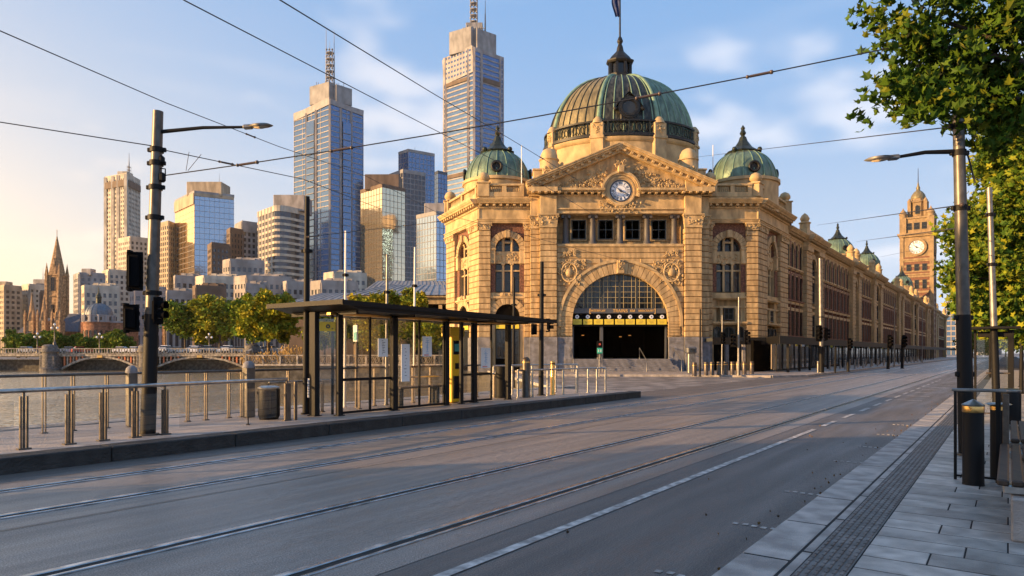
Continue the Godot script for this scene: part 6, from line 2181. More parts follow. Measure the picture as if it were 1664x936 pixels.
func build_trees() -> void:
	for i in 3: clumps.append(clump_mesh(1.0, 14, 50 + i))
	# row along the far bank: [label, x, height, width, distance]
	var row := [["dark broad tree at the left edge beyond the bridge", -148, 10.2, 7, 205], ["round clipped tree second from the left edge beyond the bridge", -143.5, 8.6, 5, 198], ["small tree tucked between the round trees under the pinnacled towers", -140, 8.4, 3.6, 204], ["narrow yellowish tree below the cathedral's left tower", -139.5, 8.3, 3.2, 196], ["tall oval tree right under the cathedral spire", -137.5, 9.4, 4.4, 200], ["broad round tree left of the lamp on the bridge pier", -133.3, 9.6, 6.4, 198], ["broad round tree right of the lamp on the bridge pier", -130.0, 9.2, 6.4, 203], ["small dark tree before the red brick dome", -124, 7.6, 3.4, 198], ["thin young tree at the right of the red brick dome", -120.0, 8.0, 2.6, 199], ["low dark tree beside the thin young tree", -117.3, 7.4, 3.0, 204], ["round tree left of the signal heads on the pole", -116.0, 9.2, 4.2, 198], ["large round tree directly behind the left pole's signal heads", -111.5, 10.2, 5.4, 196]]
	for k in row:
		far_tree(k[0], Vector3(k[1], 0, -float(k[4])), k[2] * 0.8, k[3], greens, 360, 0.8)
	far_tree("big dark green tree right of the left tram pole", Vector3(-91, 0, -190), 15.4, 11.0, greens, 900, 1.1)
	far_tree("big sunlit tree beyond the bridge, second right of the left tram pole", Vector3(-80.5, 0, -188), 16.8, 12.0, golds, 1000, 1.1)
	far_tree("small tree filling the gap between the two big trees beyond the bridge", Vector3(-86, 0, -194), 12.5, 7, greens, 500, 1.0)
	for k in [["slim tree standing behind the golden tree on the quay", -57, 13, 8, 150], ["dark tree beyond the lace balustrade, left behind the shelter", -36, 10.5, 8, 116], ["dark tree beyond the lace balustrade, behind the shelter's posters", -25.5, 10, 8, 112]]:
		far_tree(k[0], Vector3(k[1], 0, -float(k[4])), k[2], k[3], greens, 700, 0.9)
	# the golden tree on the quay
	var t := far_tree("loose golden green tree on the quay left of the tram shelter", Vector3(-30.0, 0, -84), 10.0, 8.2, golds, 2300, 0.5)
	t = far_tree("small sunlit tree behind the shelter roof, left of three", Vector3(-18.2, 0, -83), 9.4, 3.9, golds, 700, 0.45)
	t = far_tree("taller sunlit tree behind the shelter roof, middle of three", Vector3(-15.6, 0, -84), 10.2, 4.2, golds, 800, 0.45)
	t = far_tree("rounded sunlit tree behind the shelter roof, right of three", Vector3(-12.2, 0, -83), 10.0, 5.0, golds, 900, 0.45)
	for k in [["low bushy tree behind the shelter glass, left of three", -22.5, 81.8, 6.6, 5.0], ["low bushy tree behind the shelter glass, middle of three", -16.9, 82.2, 6.0, 4.6], ["low bushy tree behind the shelter glass, right of three", -9.6, 81.8, 6.2, 4.4]]:
		far_tree(k[0], Vector3(k[1], 0, -float(k[2])), k[3], k[4], golds, 900, 0.45)
	# unseen plane trees added behind the viewer to shade the near lanes
	for k in [["riverside plane tree behind the viewer's left, nearest the platform", -10.0, -13.6, 8.6, 8.6], ["second riverside plane tree behind the viewer's left", -18.0, -13.8, 8.8, 9.0], ["third riverside plane tree behind the viewer's left", -26.5, -14.0, 9.2, 9.0]]:
		far_tree(k[0], P(k[1], k[2], 0.0), k[3], k[4], greens, 2600, 0.8)
	# dry grasses on the quay edge
	for k in [["dry straw coloured shrub on the quay by the shelter's left post", -26.5, 81, 2.4], ["low dry shrub on the quay under the golden tree", -29.5, 80.8, 1.6]]:
		var sh := thing("dry_shrub", k[0], "shrub", Vector3(k[1], 0, -float(k[2])))
		var r := RandomNumberGenerator.new()
		r.seed = int(k[2] * 10)
		var mb := MB.new()
		for i in 90:
			var a := r.randf() * TAU
			var o := Vector3(r.randfn() * 0.9, 0, r.randfn() * 0.5)
			var e := o + Vector3(cos(a) * r.randf() * 0.9, k[3] * r.randf_range(0.5, 1.0), sin(a) * r.randf() * 0.9)
			mb.tube([o, o.lerp(e, 0.5) + Vector3.UP * 0.15, e], 0.035, 0.012, 3, false)
			mb.ball(e, 0.07, 5, 2.0)
		part(mb, "stems", M.straw, sh)

	# the plane tree that reaches into the picture at the top right
	t = thing("plane_tree", "near plane tree whose lobed leaves hang in at the top right corner", "tree", Vector3(9.3, 0.12, -9.6))
	var r := RandomNumberGenerator.new()
	r.seed = 404
	var o3 := t.position
	var blobs := []
	for k in [[6.35, 6.35, 10.0, 1.1, 1.05, 0.9], [7.1, 6.0, 10.0, 1.1, 1.1, 1.0], [5.6, 5.9, 9.9, 0.38, 0.62, 0.4], [6.9, 5.1, 9.9, 0.42, 0.5, 0.5], [5.2, 6.65, 9.9, 0.26, 0.4, 0.3], [5.75, 5.42, 10.2, 0.42, 0.3, 0.5], [7.35, 5.3, 10.4, 0.6, 0.55, 0.6], [6.35, 5.35, 10.0, 0.4, 0.35, 0.5], [5.98, 5.06, 9.3, 0.4, 0.34, 0.25], [5.62, 5.0, 9.4, 0.28, 0.22, 0.2], [5.28, 5.3, 9.6, 0.26, 0.3, 0.25], [5.12, 4.98, 9.8, 0.1, 0.16, 0.12], [6.1, 5.1, 10.1, 0.24, 0.12, 0.2], [6.95, 4.65, 9.9, 0.14, 0.2, 0.15], [8.0, 7.6, 9.8, 2.0, 1.0, 1.4], [9.2, 6.6, 9.8, 1.7, 1.6, 1.7], [8.4, 7.9, 9.4, 2.2, 1.2, 2.0], [10.3, 6.2, 9.0, 1.6, 1.4, 1.6], [8.3, 5.6, 10.6, 1.0, 0.8, 1.0]]:
		blobs.append([Vector3(k[0], k[1], -k[2]) - o3, Vector3(k[3], k[4], k[5])])
	var pts := sample_blobs(blobs, 19000, r, 0.15, 40.0)
	var eye := Vector3(0, 1.575, 0) - o3
	var near := []
	var rest := []
	for p in pts:
		var d: Vector3 = p - eye
		var a := d.x / -d.z
		if a < 0.752 and d.y / -d.z < 0.52 and near.size() < 300 and (p.y < 5.9 - 0.12 or a < 0.6) and r.randf() < 0.32: near.append(p)
		else: rest.append(p)
	var lm := leaf_mesh(0.145)
	foliage(rest, lm, M.leaf, t, "foliage", [Color(0.05, 0.1, 0.01), Color(0.075, 0.125, 0.012), Color(0.035, 0.075, 0.01), Color(0.05, 0.095, 0.01), Color(0.06, 0.11, 0.011), Color(0.11, 0.13, 0.013)], r, 1.1).set_meta("kind", "stuff")
	for p in near:
		var b := Basis.from_euler(Vector3(r.randf_range(-1.0, 1.0), r.randf() * TAU, r.randf_range(-1.0, 1.0)))
		part(lm, "leaf", M["leaf%d" % [0, 0, 1, 1, 2, 3][r.randi() % 6]], t, Transform3D(b.scaled(Vector3.ONE * r.randf_range(0.85, 1.25)), p))
	limbs(t, Vector3.ZERO, Vector3(-0.2, 4.3, -0.1), [Vector3(6.1, 6.5, -10.0) - o3, Vector3(5.5, 6.2, -10.0) - o3, Vector3(7.2, 5.7, -10.2) - o3, Vector3(7.2, 7.6, -10) - o3, Vector3(9.2, 6.8, -9.8) - o3, Vector3(6.9, 5.3, -9.9) - o3, Vector3(10.3, 6.2, -9.0) - o3], 0.2)
	# the second street tree and the row beyond it
	t = thing("street_tree", "sunlit street tree on the right footpath behind the slim grey pole", "tree", P(27.0, 1.3, 0.12))
	o3 = t.position
	blobs = []
	for k in [[14.7, 6.9, 20.0, 1.3, 1.3, 1.2], [14.1, 5.0, 20.0, 1.2, 1.2, 1.1], [15.0, 4.2, 20.2, 1.6, 1.6, 1.5], [13.25, 3.9, 20.0, 0.55, 0.5, 0.5], [13.3, 3.0, 20.0, 0.45, 0.5, 0.5], [13.9, 2.8, 20.0, 0.8, 0.6, 0.8], [15.0, 2.7, 20.4, 1.2, 0.9, 1.2], [16.8, 5.6, 21.5, 2.6, 2.6, 2.4], [17.5, 7.6, 21.3, 2.4, 1.4, 2.0], [14.6, 8.0, 20.0, 0.7, 0.8, 0.7]]:
		blobs.append([Vector3(k[0], k[1], -k[2]) - o3, Vector3(k[3], k[4], k[5])])
	foliage(sample_blobs(blobs, 21000, r, 0.24, 46.0), leaf_mesh(0.2), M.leaf, t, "crown", greens + [golds[0], golds[2], golds[3]] + greens, r, 1.1)
	limbs(t, Vector3.ZERO, Vector3(-0.2, 2.6, 0), [Vector3(14.7, 6.4, -20.0) - o3, Vector3(14.1, 4.8, -20.0) - o3, Vector3(15.0, 4.2, -20.2) - o3, Vector3(13.4, 3.8, -20.0) - o3, Vector3(17, 6.5, -21.4) - o3], 0.19)
	for k in [["second street tree back along the right footpath", 41.0, 1.6, 8.2, 5.6], ["third street tree back along the right footpath", 55.0, 1.7, 8.6, 6.0], ["fourth street tree back along the right footpath", 70.0, 1.8, 8.6, 6.2], ["fifth street tree back along the right footpath", 90.0, 2.0, 9.0, 6.6]]:
		far_tree(k[0], P(k[1], k[2], 0.1), k[3], k[4], greens, 1400, 0.5, "street trees along the right footpath")
	for k in [["green tree at the far end of the street left of the right pole", 250, -9, 9], ["yellowing tree at the street's end beside the station's last bay", 262, -5, 7], ["green tree filling the street's end under the blue towers", 280, -1.0, 10], ["dark tree at the street's end behind the glass panel frame", 270, 3.5, 9]]:
		far_tree(k[0], P(k[1], k[2], 0.0), k[3], 7.5, greens if k[1] != 262 else golds, 420, 1.0)

# ---------------------------------------------------------------- street furniture
func tram_pole(label: String, at_: Vector3, h: float, r: float, lean: float, m: Material, base_h := 0.0) -> Node3D:
	var t := thing("tram_pole", label, "pole", at_)
	var mb := MB.new()
	mb.tube([Vector3.ZERO, Vector3(lean * 0.5, h * 0.5, 0), Vector3(lean, h, 0)], r, r * 0.72, 16)
	mb.cyl(Vector3.ZERO, r * 1.5, 0.03, 16)
	part(mb, "shaft", m, t)
	if base_h > 0:
		mb = MB.new()
		mb.tube([Vector3(0, 0.02, 0), Vector3(lean * base_h / h, base_h, 0)], r * 1.07, r * (1.07 - 0.28 * base_h / h), 16)
		part(mb, "dark_base", M.black_metal, t)
	return t

func collar(t: Node3D, lean: float, h: float, y: float, r: float) -> void:
	var mb := MB.new()
	var x := lean * y / h
	mb.cyl(Vector3(x, y - 0.04, 0), r, 0.08, 16)
	mb.bev(Vector3(x + r * 1.1, y, 0), Vector3(0.07, 0.07, 0.05), 0.01)
	mb.bev(Vector3(x - r * 1.1, y, 0), Vector3(0.07, 0.07, 0.05), 0.01)
	part(mb, "clamp", M.black_metal, t)

func light_arm(t: Node3D, a: Vector3, b: Vector3) -> void:
	var mb := MB.new()
	mb.tube([a, a.lerp(b, 0.5) + Vector3.UP * 0.03, b], 0.035, 0.022, 8)
	var arm := part(mb, "lamp_arm", M.black_metal, t)
	var d := (b - a).normalized()
	mb = MB.new()
	mb.t = Transform3D(Basis(d, Vector3.UP, d.cross(Vector3.UP)), b + d * 0.16)
	mb.bev(Vector3(-0.12, 0.0, 0), Vector3(0.16, 0.07, 0.1), 0.02)
	mb.t = mb.t * Transform3D(Basis.IDENTITY.scaled(Vector3(1.9, 0.42, 0.9)), Vector3(0.08, 0.0, 0))
	mb.lathe([Vector2(0, -0.04), Vector2(0.1, -0.02), Vector2(0.115, 0.01), Vector2(0.08, 0.08), Vector2(0, 0.1)], 14)
	part(mb, "lamp_head", M.galv, arm)
	mb = MB.new()
	mb.t = Transform3D(Basis(d, Vector3.UP, d.cross(Vector3.UP)), b + d * 0.24 + Vector3.DOWN * 0.012) * Transform3D(Basis.IDENTITY.scaled(Vector3(1.7, 0.3, 0.75)), Vector3.ZERO)
	mb.ball(Vector3.ZERO, 0.085, 10)
	part(mb, "lamp_lens", M.tower_tan, arm)

func traffic_signal(label: String, at_: Vector3, turn: float, sc := 1.0, lenses := 3) -> Node3D:
	var t := thing("traffic_signal", label, "traffic light", at_, turn)
	var h := 0.2 * lenses
	var mb := MB.new()
	mb.bev(Vector3(0, 0, 0), Vector3(0.3, h + 0.14, 0.03) * sc, 0.012 * sc)
	part(mb, "backing_board", M.signal_black, t)
	mb = MB.new()
	mb.bev(Vector3(0, 0, -0.04 * sc), Vector3(0.2, h, 0.1) * sc, 0.02 * sc)
	mb.tube([Vector3(0.06, -h * 0.45, -0.1) * sc, Vector3(0.06, h * 0.45, -0.1) * sc], 0.02 * sc, -1, 6)
	mb.bev(Vector3(0.06, h * 0.5 + 0.06, -0.07) * sc, Vector3(0.06, 0.06, 0.16) * sc, 0.01 * sc)
	mb.bev(Vector3(0.06, -h * 0.5 - 0.06, -0.07) * sc, Vector3(0.06, 0.06, 0.16) * sc, 0.01 * sc)
	part(mb, "housing", M.signal_black, t)
	for i in lenses:
		var y := (i - (lenses - 1) * 0.5) * 0.2 * sc
		mb = MB.new()
		mb.t = Transform3D(Basis(Vector3.RIGHT, PI / 2), Vector3(0, y, 0.01 * sc))
		mb.lathe([Vector2(0.092 * sc, 0), Vector2(0.092 * sc, 0.17 * sc)], 14, Vector3.ZERO, true, PI * 0.8, PI * 2.2)
		mb.lathe([Vector2(0.085 * sc, 0.17 * sc), Vector2(0.085 * sc, 0)], 14, Vector3.ZERO, true, PI * 0.8, PI * 2.2)
		part(mb, "visor", M.signal_black, t)
		mb = MB.new()
		mb.t = Transform3D(Basis(Vector3.RIGHT, PI / 2), Vector3(0, y, 0.01 * sc))
		mb.lathe([Vector2(0, 0.03 * sc), Vector2(0.08 * sc, 0.01 * sc)], 14)
		part(mb, "lens", M.dark_glass, t)
	return t

func railing(label: String, pts: Array, h: float, style: int, y0: float, rail_m: Material) -> Node3D:
	# pts: post places as (u, v); style 0 twin flats, 1 slim, 2 round
	var o: Vector3 = P(pts[0][0], pts[0][1], y0)
	var t := thing("railing", label, "railing", o)
	var mb := MB.new()
	var path := []
	for k in pts: path.append(P(k[0], k[1], y0) - o + Vector3.UP * h)
	mb.tube(path, 0.034 if style == 0 else 0.026, -1, 10)
	part(mb, "handrail", rail_m, t)
	for k in pts:
		var c := P(k[0], k[1], y0) - o
		mb = MB.new()
		mb.t = Transform3D(Basis(Vector3.UP, SY), c)
		if style == 0:
			mb.bev(Vector3(0, h * 0.5 - 0.04, 0.04), Vector3(0.05, h - 0.08, 0.022), 0.004)
			mb.bev(Vector3(0, h * 0.5 - 0.04, -0.04), Vector3(0.05, h - 0.08, 0.022), 0.004)
			mb.bev(Vector3(0, h * 0.5, 0), Vector3(0.03, h, 0.03), 0.004)
			mb.bev(Vector3(0, 0.01, 0), Vector3(0.12, 0.02, 0.16), 0.004)
		elif style == 1:
			mb.bev(Vector3(0, h * 0.5, 0.022), Vector3(0.045, h, 0.014), 0.003)
			mb.bev(Vector3(0, h * 0.5, -0.022), Vector3(0.045, h, 0.014), 0.003)
			mb.bev(Vector3(0, 0.01, 0), Vector3(0.1, 0.02, 0.1), 0.004)
		else:
			mb.cyl(Vector3(0, 0, 0), 0.035, h + 0.02, 10)
			mb.cyl(Vector3(0, 0, 0), 0.06, 0.02, 10)
		part(mb, "post", M.steel_brown if style != 2 else M.steel, t)
	if style == 0:                                           # glass infill between the posts
		for i in pts.size() - 1:
			var a := P(pts[i][0], pts[i][1], y0) - o
			var b := P(pts[i + 1][0], pts[i + 1][1], y0) - o
			mb = MB.new()
			mb.bar(a.lerp(b, 0.1) + Vector3.UP * h * 0.47, a.lerp(b, 0.9) + Vector3.UP * h * 0.47, 0.008, h * 0.72)
			part(mb, "glass_panel", M.clear_glass, t)
	return t

func bollard(label: String, at_: Vector3, r: float, h: float, m: Material, dome := true, group := "") -> Node3D:
	var t := thing("bollard", label, "bollard", at_, 0, group)
	var mb := MB.new()
	var p := [Vector2(r * 1.08, 0), Vector2(r * 1.08, 0.05), Vector2(r, 0.06), Vector2(r, h - r)]
	if dome:
		for i in 6: p.append(Vector2(r * cos(i * PI / 10), h - r + r * sin(i * PI / 10)))
	else:
		p.append_array([Vector2(r, h - 0.01), Vector2(r * 0.9, h), Vector2(0, h)])
	mb.lathe(p, 16)
	part(mb, "body", m, t)
	mb = MB.new()
	mb.cyl(Vector3(0, h - r - 0.06, 0), r * 1.03, 0.04, 16)
	part(mb, "band", M.brass if m == M.steel_brown else M.black_metal, t)
	return t

func build_shelter() -> void:
	var y0 := 0.21
	var t := thing("tram_shelter", "dark flat roofed glass tram shelter on the platform", "shelter", Vector3(0, y0, 0), SY)
	# inside this node x is the street's v and -z its u
	var mb := MB.new()
	mb.t = Transform3D(Basis(Vector3(0, 0, 1), Vector3.UP, Vector3(-1, 0, 0)), Vector3.ZERO)
	mb.ext(PackedVector2Array([Vector2(-17.2, 2.28), Vector2(-16.6, 2.22), Vector2(-9.8, 2.24), Vector2(-9.17, 2.38), Vector2(-9.17, 2.43), Vector2(-17.2, 2.33)]), 10.93, 13.45)
	part(mb, "roof", M.black_metal, t)
	mb = MB.new()
	mb.bar(Vector3(-10.92, 2.39, -9.15), Vector3(-10.92, 2.29, -17.22), 0.05, 0.1)
	mb.bar(Vector3(-13.46, 2.39, -9.15), Vector3(-13.46, 2.29, -17.22), 0.05, 0.1)
	mb.bar(Vector3(-10.9, 2.4, -9.16), Vector3(-13.48, 2.4, -9.16), 0.05, 0.1)
	part(mb, "roof_edge", M.black_metal, t)
	mb = MB.new()
	mb.box(Vector3(-11.78, 2.2, -12.9), Vector3(0.12, 0.05, 6.8))
	part(mb, "head_rail", M.brass, t)
	mb = MB.new()
	for u in [9.7, 11.4, 13.3, 14.5, 16.0]:
		mb.bar(Vector3(-11.1, 2.22, -u), Vector3(-13.3, 2.22, -u), 0.06, 0.08)
	part(mb, "roof_beams", M.black_metal, t)
	var posts := [[9.38, -12.1, 0.2, 0.13], [9.74, -11.72, 0.1, 0.13], [11.38, -11.73, 0.11, 0.16], [13.29, -11.8, 0.12, 0.16], [13.9, -11.8, 0.08, 0.1], [14.5, -11.85, 0.12, 0.15], [16.03, -11.82, 0.12, 0.16]]
	for k in posts:
		mb = MB.new()
		mb.bev(Vector3(k[1], 1.12, -k[0]), Vector3(k[2], 2.24, k[3]), 0.008)
		mb.bev(Vector3(k[1], 0.01, -k[0]), Vector3(k[2] + 0.06, 0.02, k[3] + 0.06), 0.004)
		part(mb, "post", M.black_metal, t)
	# glass panes, each in its thin frame
	var panes := [[9.8, 10.67, -11.78], [10.67, 11.32, -11.78], [11.46, 12.3, -11.8], [12.3, 13.2, -11.8], [13.96, 14.42, -11.83], [14.58, 15.3, -11.88], [9.3, 9.7, -11.9]]
	for k in panes:
		mb = MB.new()
		var zc: float = -(k[0] + k[1]) * 0.5
		var w: float = k[1] - k[0]
		if k[0] == 9.3:
			mb.bar(Vector3(-12.02, 1.1, -9.4), Vector3(-11.78, 1.1, -9.72), 0.008, 2.0)
		else:
			mb.box(Vector3(k[2], 1.1, zc), Vector3(0.008, 2.06, w - 0.02))
		var g := part(mb, "glass_pane", M.clear_glass, t)
		mb = MB.new()
		mb.box(Vector3(k[2], 1.1, -k[1]), Vector3(0.045, 2.16, 0.04))
		if k[0] != 9.3:
			mb.box(Vector3(k[2], 0.05, zc), Vector3(0.05, 0.05, w))
			if k[0] != 11.46 and k[0] != 12.3: mb.box(Vector3(k[2], 0.77, zc), Vector3(0.05, 0.06, w))
		part(mb, "pane_frame", M.black_metal, g)
	# notices fixed to the glass
	for k in [[10.88, 11.18, 1.48, 0.42, 0], [11.62, 11.9, 1.12, 0.9, 1], [12.35, 12.68, 1.52, 0.5, 2], [14.66, 15.08, 1.22, 0.56, 2]]:
		mb = MB.new()
		var zc: float = -(k[0] + k[1]) * 0.5
		var w: float = k[1] - k[0]
		mb.box(Vector3(-11.74, k[2], zc), Vector3(0.012, k[3], w))
		var n := part(mb, "notice", M.paper, t)
		mb = MB.new()
		var r := RandomNumberGenerator.new()
		r.seed = int(k[0] * 100)
		for i in 9:
			var yy: float = k[2] + k[3] * (0.38 - i * 0.09)
			mb.box(Vector3(-11.732, yy, zc + r.randf_range(-0.02, 0.02)), Vector3(0.004, 0.012, w * r.randf_range(0.08, 0.3)))
		part(mb, "print", M.ink if k[4] < 2 else M.ink_blue, n)
		if k[4] == 2:
			mb = MB.new()
			mb.box(Vector3(-11.732, k[2] + 0.02, zc), Vector3(0.005, k[3] * 0.5, 0.012))
			mb.box(Vector3(-11.732, k[2] + k[3] * 0.2, zc), Vector3(0.0052, 0.012, w * 0.4))
			part(mb, "route_lines", M.ink_blue, n)
			mb = MB.new()
			mb.box(Vector3(-11.732, k[2] - k[3] * 0.43, zc + w * 0.1), Vector3(0.005, 0.03, w * 0.5))
			part(mb, "red_strip", M.ink_red, n)
	mb = MB.new()
	mb.bar(Vector3(-11.99, 1.93, -9.42), Vector3(-11.77, 1.93, -9.71), 0.02, 0.2)
	var ys := part(mb, "yellow_sign", M.ticket_yellow, t)
	mb = MB.new()
	mb.t = Transform3D(Basis(Vector3(-0.22, 0, 0.29).normalized() * -1.0, Vector3.UP, Vector3(0.29, 0, 0.22).normalized()), Vector3(-11.868, 1.93, -9.555))
	mb.ext(ring_piece(0.02, 0.045, 0, TAU, 16), 0, 0.004)
	mb.box(Vector3(0, 0.03, 0.003), Vector3(0.05, 0.03, 0.006))
	mb.box(Vector3(0.09, -0.05, 0.003), Vector3(0.03, 0.02, 0.006))
	part(mb, "sign_print", M.ink, ys)

	# bench behind the glass
	var b := thing("shelter_bench", "dark timber bench behind the shelter glass", "bench", Vector3(0, y0, 0), SY)
	for k in 3:
		mb = MB.new()
		mb.bev(Vector3(-12.0 - k * 0.13, 0.5, -12.55), Vector3(0.115, 0.05, 1.5), 0.01)
		part(mb, "seat_slat", M.wood, b)
	for u in [11.9, 13.2]:
		mb = MB.new()
		mb.bev(Vector3(-12.12, 0.24, -u), Vector3(0.3, 0.47, 0.07), 0.01)
		part(mb, "leg", M.black_metal, b)
	# ticket machine and small board
	var m := thing("ticket_machine", "yellow ticket machine with dark screen inside the tram shelter", "ticket machine", P(14.15, -12.3, y0), SY)
	mb = MB.new()
	mb.bev(Vector3(0, 0.95, 0), Vector3(0.3, 1.86, 0.46), 0.02)
	part(mb, "cabinet", M.ticket_yellow, m)
	mb = MB.new()
	mb.bev(Vector3(0.02, 1.93, 0.03), Vector3(0.34, 0.26, 0.62), 0.02)
	part(mb, "top_sign", M.ticket_yellow, m)
	for k in [[1.5, 0.38, 0.34], [0.42, 0.62, 0.34]]:
		mb = MB.new()
		mb.bev(Vector3(0.145, k[0], 0.0), Vector3(0.03, k[1], k[2]), 0.01)
		part(mb, "dark_panel", M.dark_glass, m)
	mb = MB.new()
	mb.box(Vector3(0.162, 1.5, 0.0), Vector3(0.006, 0.2, 0.26))
	part(mb, "screen", M.teal_screen, m)
	mb = MB.new()
	mb.box(Vector3(0.155, 1.0, 0.02), Vector3(0.02, 0.16, 0.16))
	part(mb, "coin_slot", M.black_metal, m)
	var nb := thing("notice_board", "low pale notice board standing behind the shelter's end pane", "board", P(9.55, -12.5, y0), SY)
	mb = MB.new()
	mb.bev(Vector3(0, 0.58, 0), Vector3(0.34, 0.42, 0.03), 0.006)
	part(mb, "board", M.paper, nb)
	mb = MB.new()
	for i in 6: mb.box(Vector3(-0.02, 0.72 - i * 0.055, 0.017), Vector3(0.2 - 0.02 * (i % 3), 0.012, 0.004))
	part(mb, "print", M.ink, nb)
	for s in [-1, 1]:
		mb = MB.new()
		mb.bev(Vector3(s * 0.13, 0.19, 0), Vector3(0.03, 0.38, 0.03), 0.004)
		part(mb, "leg", M.steel_brown, nb)

func litter_bin(label: String, at_: Vector3, r: float, h: float) -> Node3D:
	var t := thing("litter_bin", label, "bin", at_)
	var mb := MB.new()
	mb.lathe([Vector2(r * 0.86, 0), Vector2(r * 0.9, 0.03), Vector2(r, 0.07), Vector2(r, h - 0.08), Vector2(r * 0.96, h - 0.06), Vector2(0, h - 0.06)], 24)
	part(mb, "body", M.black_metal, t)
	mb = MB.new()
	mb.lathe([Vector2(r * 1.0, h - 0.06), Vector2(r * 1.05, h - 0.05), Vector2(r * 1.05, h - 0.025), Vector2(r * 0.7, h + 0.005), Vector2(0, h + 0.01)], 24)
	part(mb, "lid", M.steel, t)
	mb = MB.new()
	mb.bev(Vector3(r * 0.45, h * 0.52, r * 0.86), Vector3(0.03, h * 0.7, 0.03), 0.006)
	mb.bev(Vector3(-r * 0.9, h * 0.8, r * 0.4), Vector3(0.04, 0.06, 0.04), 0.006)
	part(mb, "door_hinge", M.black_metal, t)
	return t

func build_furniture() -> void:
	var y0 := 0.21
	# left tram pole with its lamp arm
	var lp := Vector3(-6.03, y0, -11.3)
	var t := tram_pole("thick grey tram pole with a long lamp arm at the left, on the platform", lp, 5.36, 0.112, 0.17, M.pole_bronze, 2.0)
	for y in [4.72, 4.5, 4.1, 3.6, 2.35, 1.95]: collar(t, 0.17, 5.36, y, 0.108)
	light_arm(t, Vector3(0.2, 5.02, 0), Vector3(1.62, 5.1, 0))
	var mb := MB.new()
	mb.bev(Vector3(0.24, 4.55, 0.02), Vector3(0.09, 0.14, 0.1), 0.03)
	mb.bev(Vector3(0.25, 4.26, 0.02), Vector3(0.1, 0.16, 0.1), 0.03)
	mb.tube([Vector3(0.17, 4.42, 0.02), Vector3(0.3, 4.4, 0.02), Vector3(0.3, 4.28, 0.02)], 0.012, -1, 5)
	part(mb, "terminal_box", M.black_metal, t)
	traffic_signal("upper black traffic signal seen from behind, left of the thick tram pole", lp + Vector3(-0.16, 2.7, 0.1), PI + 0.15, 0.86)
	traffic_signal("lower black traffic signal seen from behind, left of the thick tram pole", lp + Vector3(-0.22, 1.93, 0.1), PI + 0.1, 0.84, 2)
	traffic_signal("black traffic signal seen side on, right of the thick tram pole", lp + Vector3(0.2, 2.06, 0.05), PI / 2 - 0.15, 0.8, 2)
	# railings on the platform
	railing("steel railing with twin flat posts along the near left edge of the platform", [[0.3, -11.1], [1.6, -11.15], [2.6, -11.2], [3.73, -11.25], [4.33, -11.31], [4.82, -11.36], [5.3, -11.36], [5.79, -11.38], [8.43, -11.75]], 0.83, 0, y0, M.steel)
	railing("slim railing along the back of the platform over the river, left part", [[0.4, -13.2], [2.2, -13.2], [3.6, -13.2], [4.67, -13.2], [5.11, -13.2], [5.65, -13.17], [6.4, -13.16], [7.14, -13.15], [7.51, -13.13], [8.05, -13.2], [8.35, -13.2]], 0.98, 1, y0, M.pole_bronze)
	railing("slim railing along the back of the platform, behind the tram shelter", [[8.6, -13.2], [9.5, -13.2], [10.3, -13.2], [10.9, -13.2], [11.5, -13.2], [12.1, -13.2], [12.8, -13.2], [13.5, -13.2], [14.2, -13.2], [14.9, -13.2], [15.6, -13.2], [16.3, -13.2], [17.0, -13.2]], 0.98, 1, y0, M.steel_brown)
	railing("lower inner railing behind the shelter glass", [[8.7, -12.75], [10.1, -12.75], [11.2, -12.75], [12.5, -12.75], [13.7, -12.75], [15.0, -12.75], [16.5, -12.7]], 0.72, 1, y0, M.steel)
	railing("steel handrail on round posts at the far end of the platform", [[16.7, -11.95], [17.4, -11.9], [18.2, -11.86], [18.98, -11.76], [19.8, -11.74], [20.35, -11.62], [20.72, -11.48], [21.03, -11.31]], 0.83, 2, y0, M.steel)
	railing("second round post railing behind the one at the platform's far end", [[17.0, -13.1], [18.0, -13.1], [19.0, -13.0], [20.0, -12.7], [20.8, -12.3]], 0.95, 2, y0, M.steel)
	# paired end posts, pillars, bin
	t = thing("end_post", "cluster of flat steel posts beside the black litter bin", "post", P(8.45, -11.73, y0), SY)
	for k in [[0, 0, 0.1, 0.74], [-0.12, -0.1, 0.05, 0.72], [0.02, -0.16, 0.06, 0.78]]:
		mb = MB.new()
		mb.bev(Vector3(k[0], k[3] * 0.5, k[1]), Vector3(0.05, k[3], k[2]), 0.006)
		part(mb, "flat_bar", M.steel_brown, t)
	t = thing("thin_stake", "thin dark stake standing just left of the litter bin", "post", P(7.51, -11.66, y0))
	mb = MB.new()
	mb.cyl(Vector3.ZERO, 0.012, 0.72, 8)
	mb.cyl(Vector3.ZERO, 0.04, 0.015, 10)
	part(mb, "stake", M.black_metal, t)
	litter_bin("round black litter bin with a pale lid on the platform", P(8.39, -12.29, y0), 0.215, 0.68)
	for k in [["dark square pillar with a domed cap left of the litter bin", 8.38, -12.99, 0.1, 1.18], ["dark square pillar with a domed cap behind the thick tram pole", 6.05, -13.1, 0.08, 1.12]]:
		t = thing("stone_pillar", k[0], "pillar", P(k[1], k[2], y0), SY)
		mb = MB.new()
		mb.bev(Vector3(0, k[4] * 0.45, 0), Vector3(k[3] * 2, k[4] * 0.9, k[3] * 2), 0.02)
		part(mb, "shaft", M.pole_bronze, t)
		mb = MB.new()
		mb.lathe([Vector2(k[3] * 1.25, k[4] * 0.88), Vector2(k[3] * 1.3, k[4] * 0.9), Vector2(k[3] * 1.15, k[4] * 0.96), Vector2(k[3] * 0.6, k[4]), Vector2(0, k[4] * 1.01)], 16)
		part(mb, "cap", M.bluestone, t)
	bollard("fat dark bollard with a domed top at the shelter's far end", P(17.06, -11.9, y0), 0.125, 1.24, M.steel_brown)
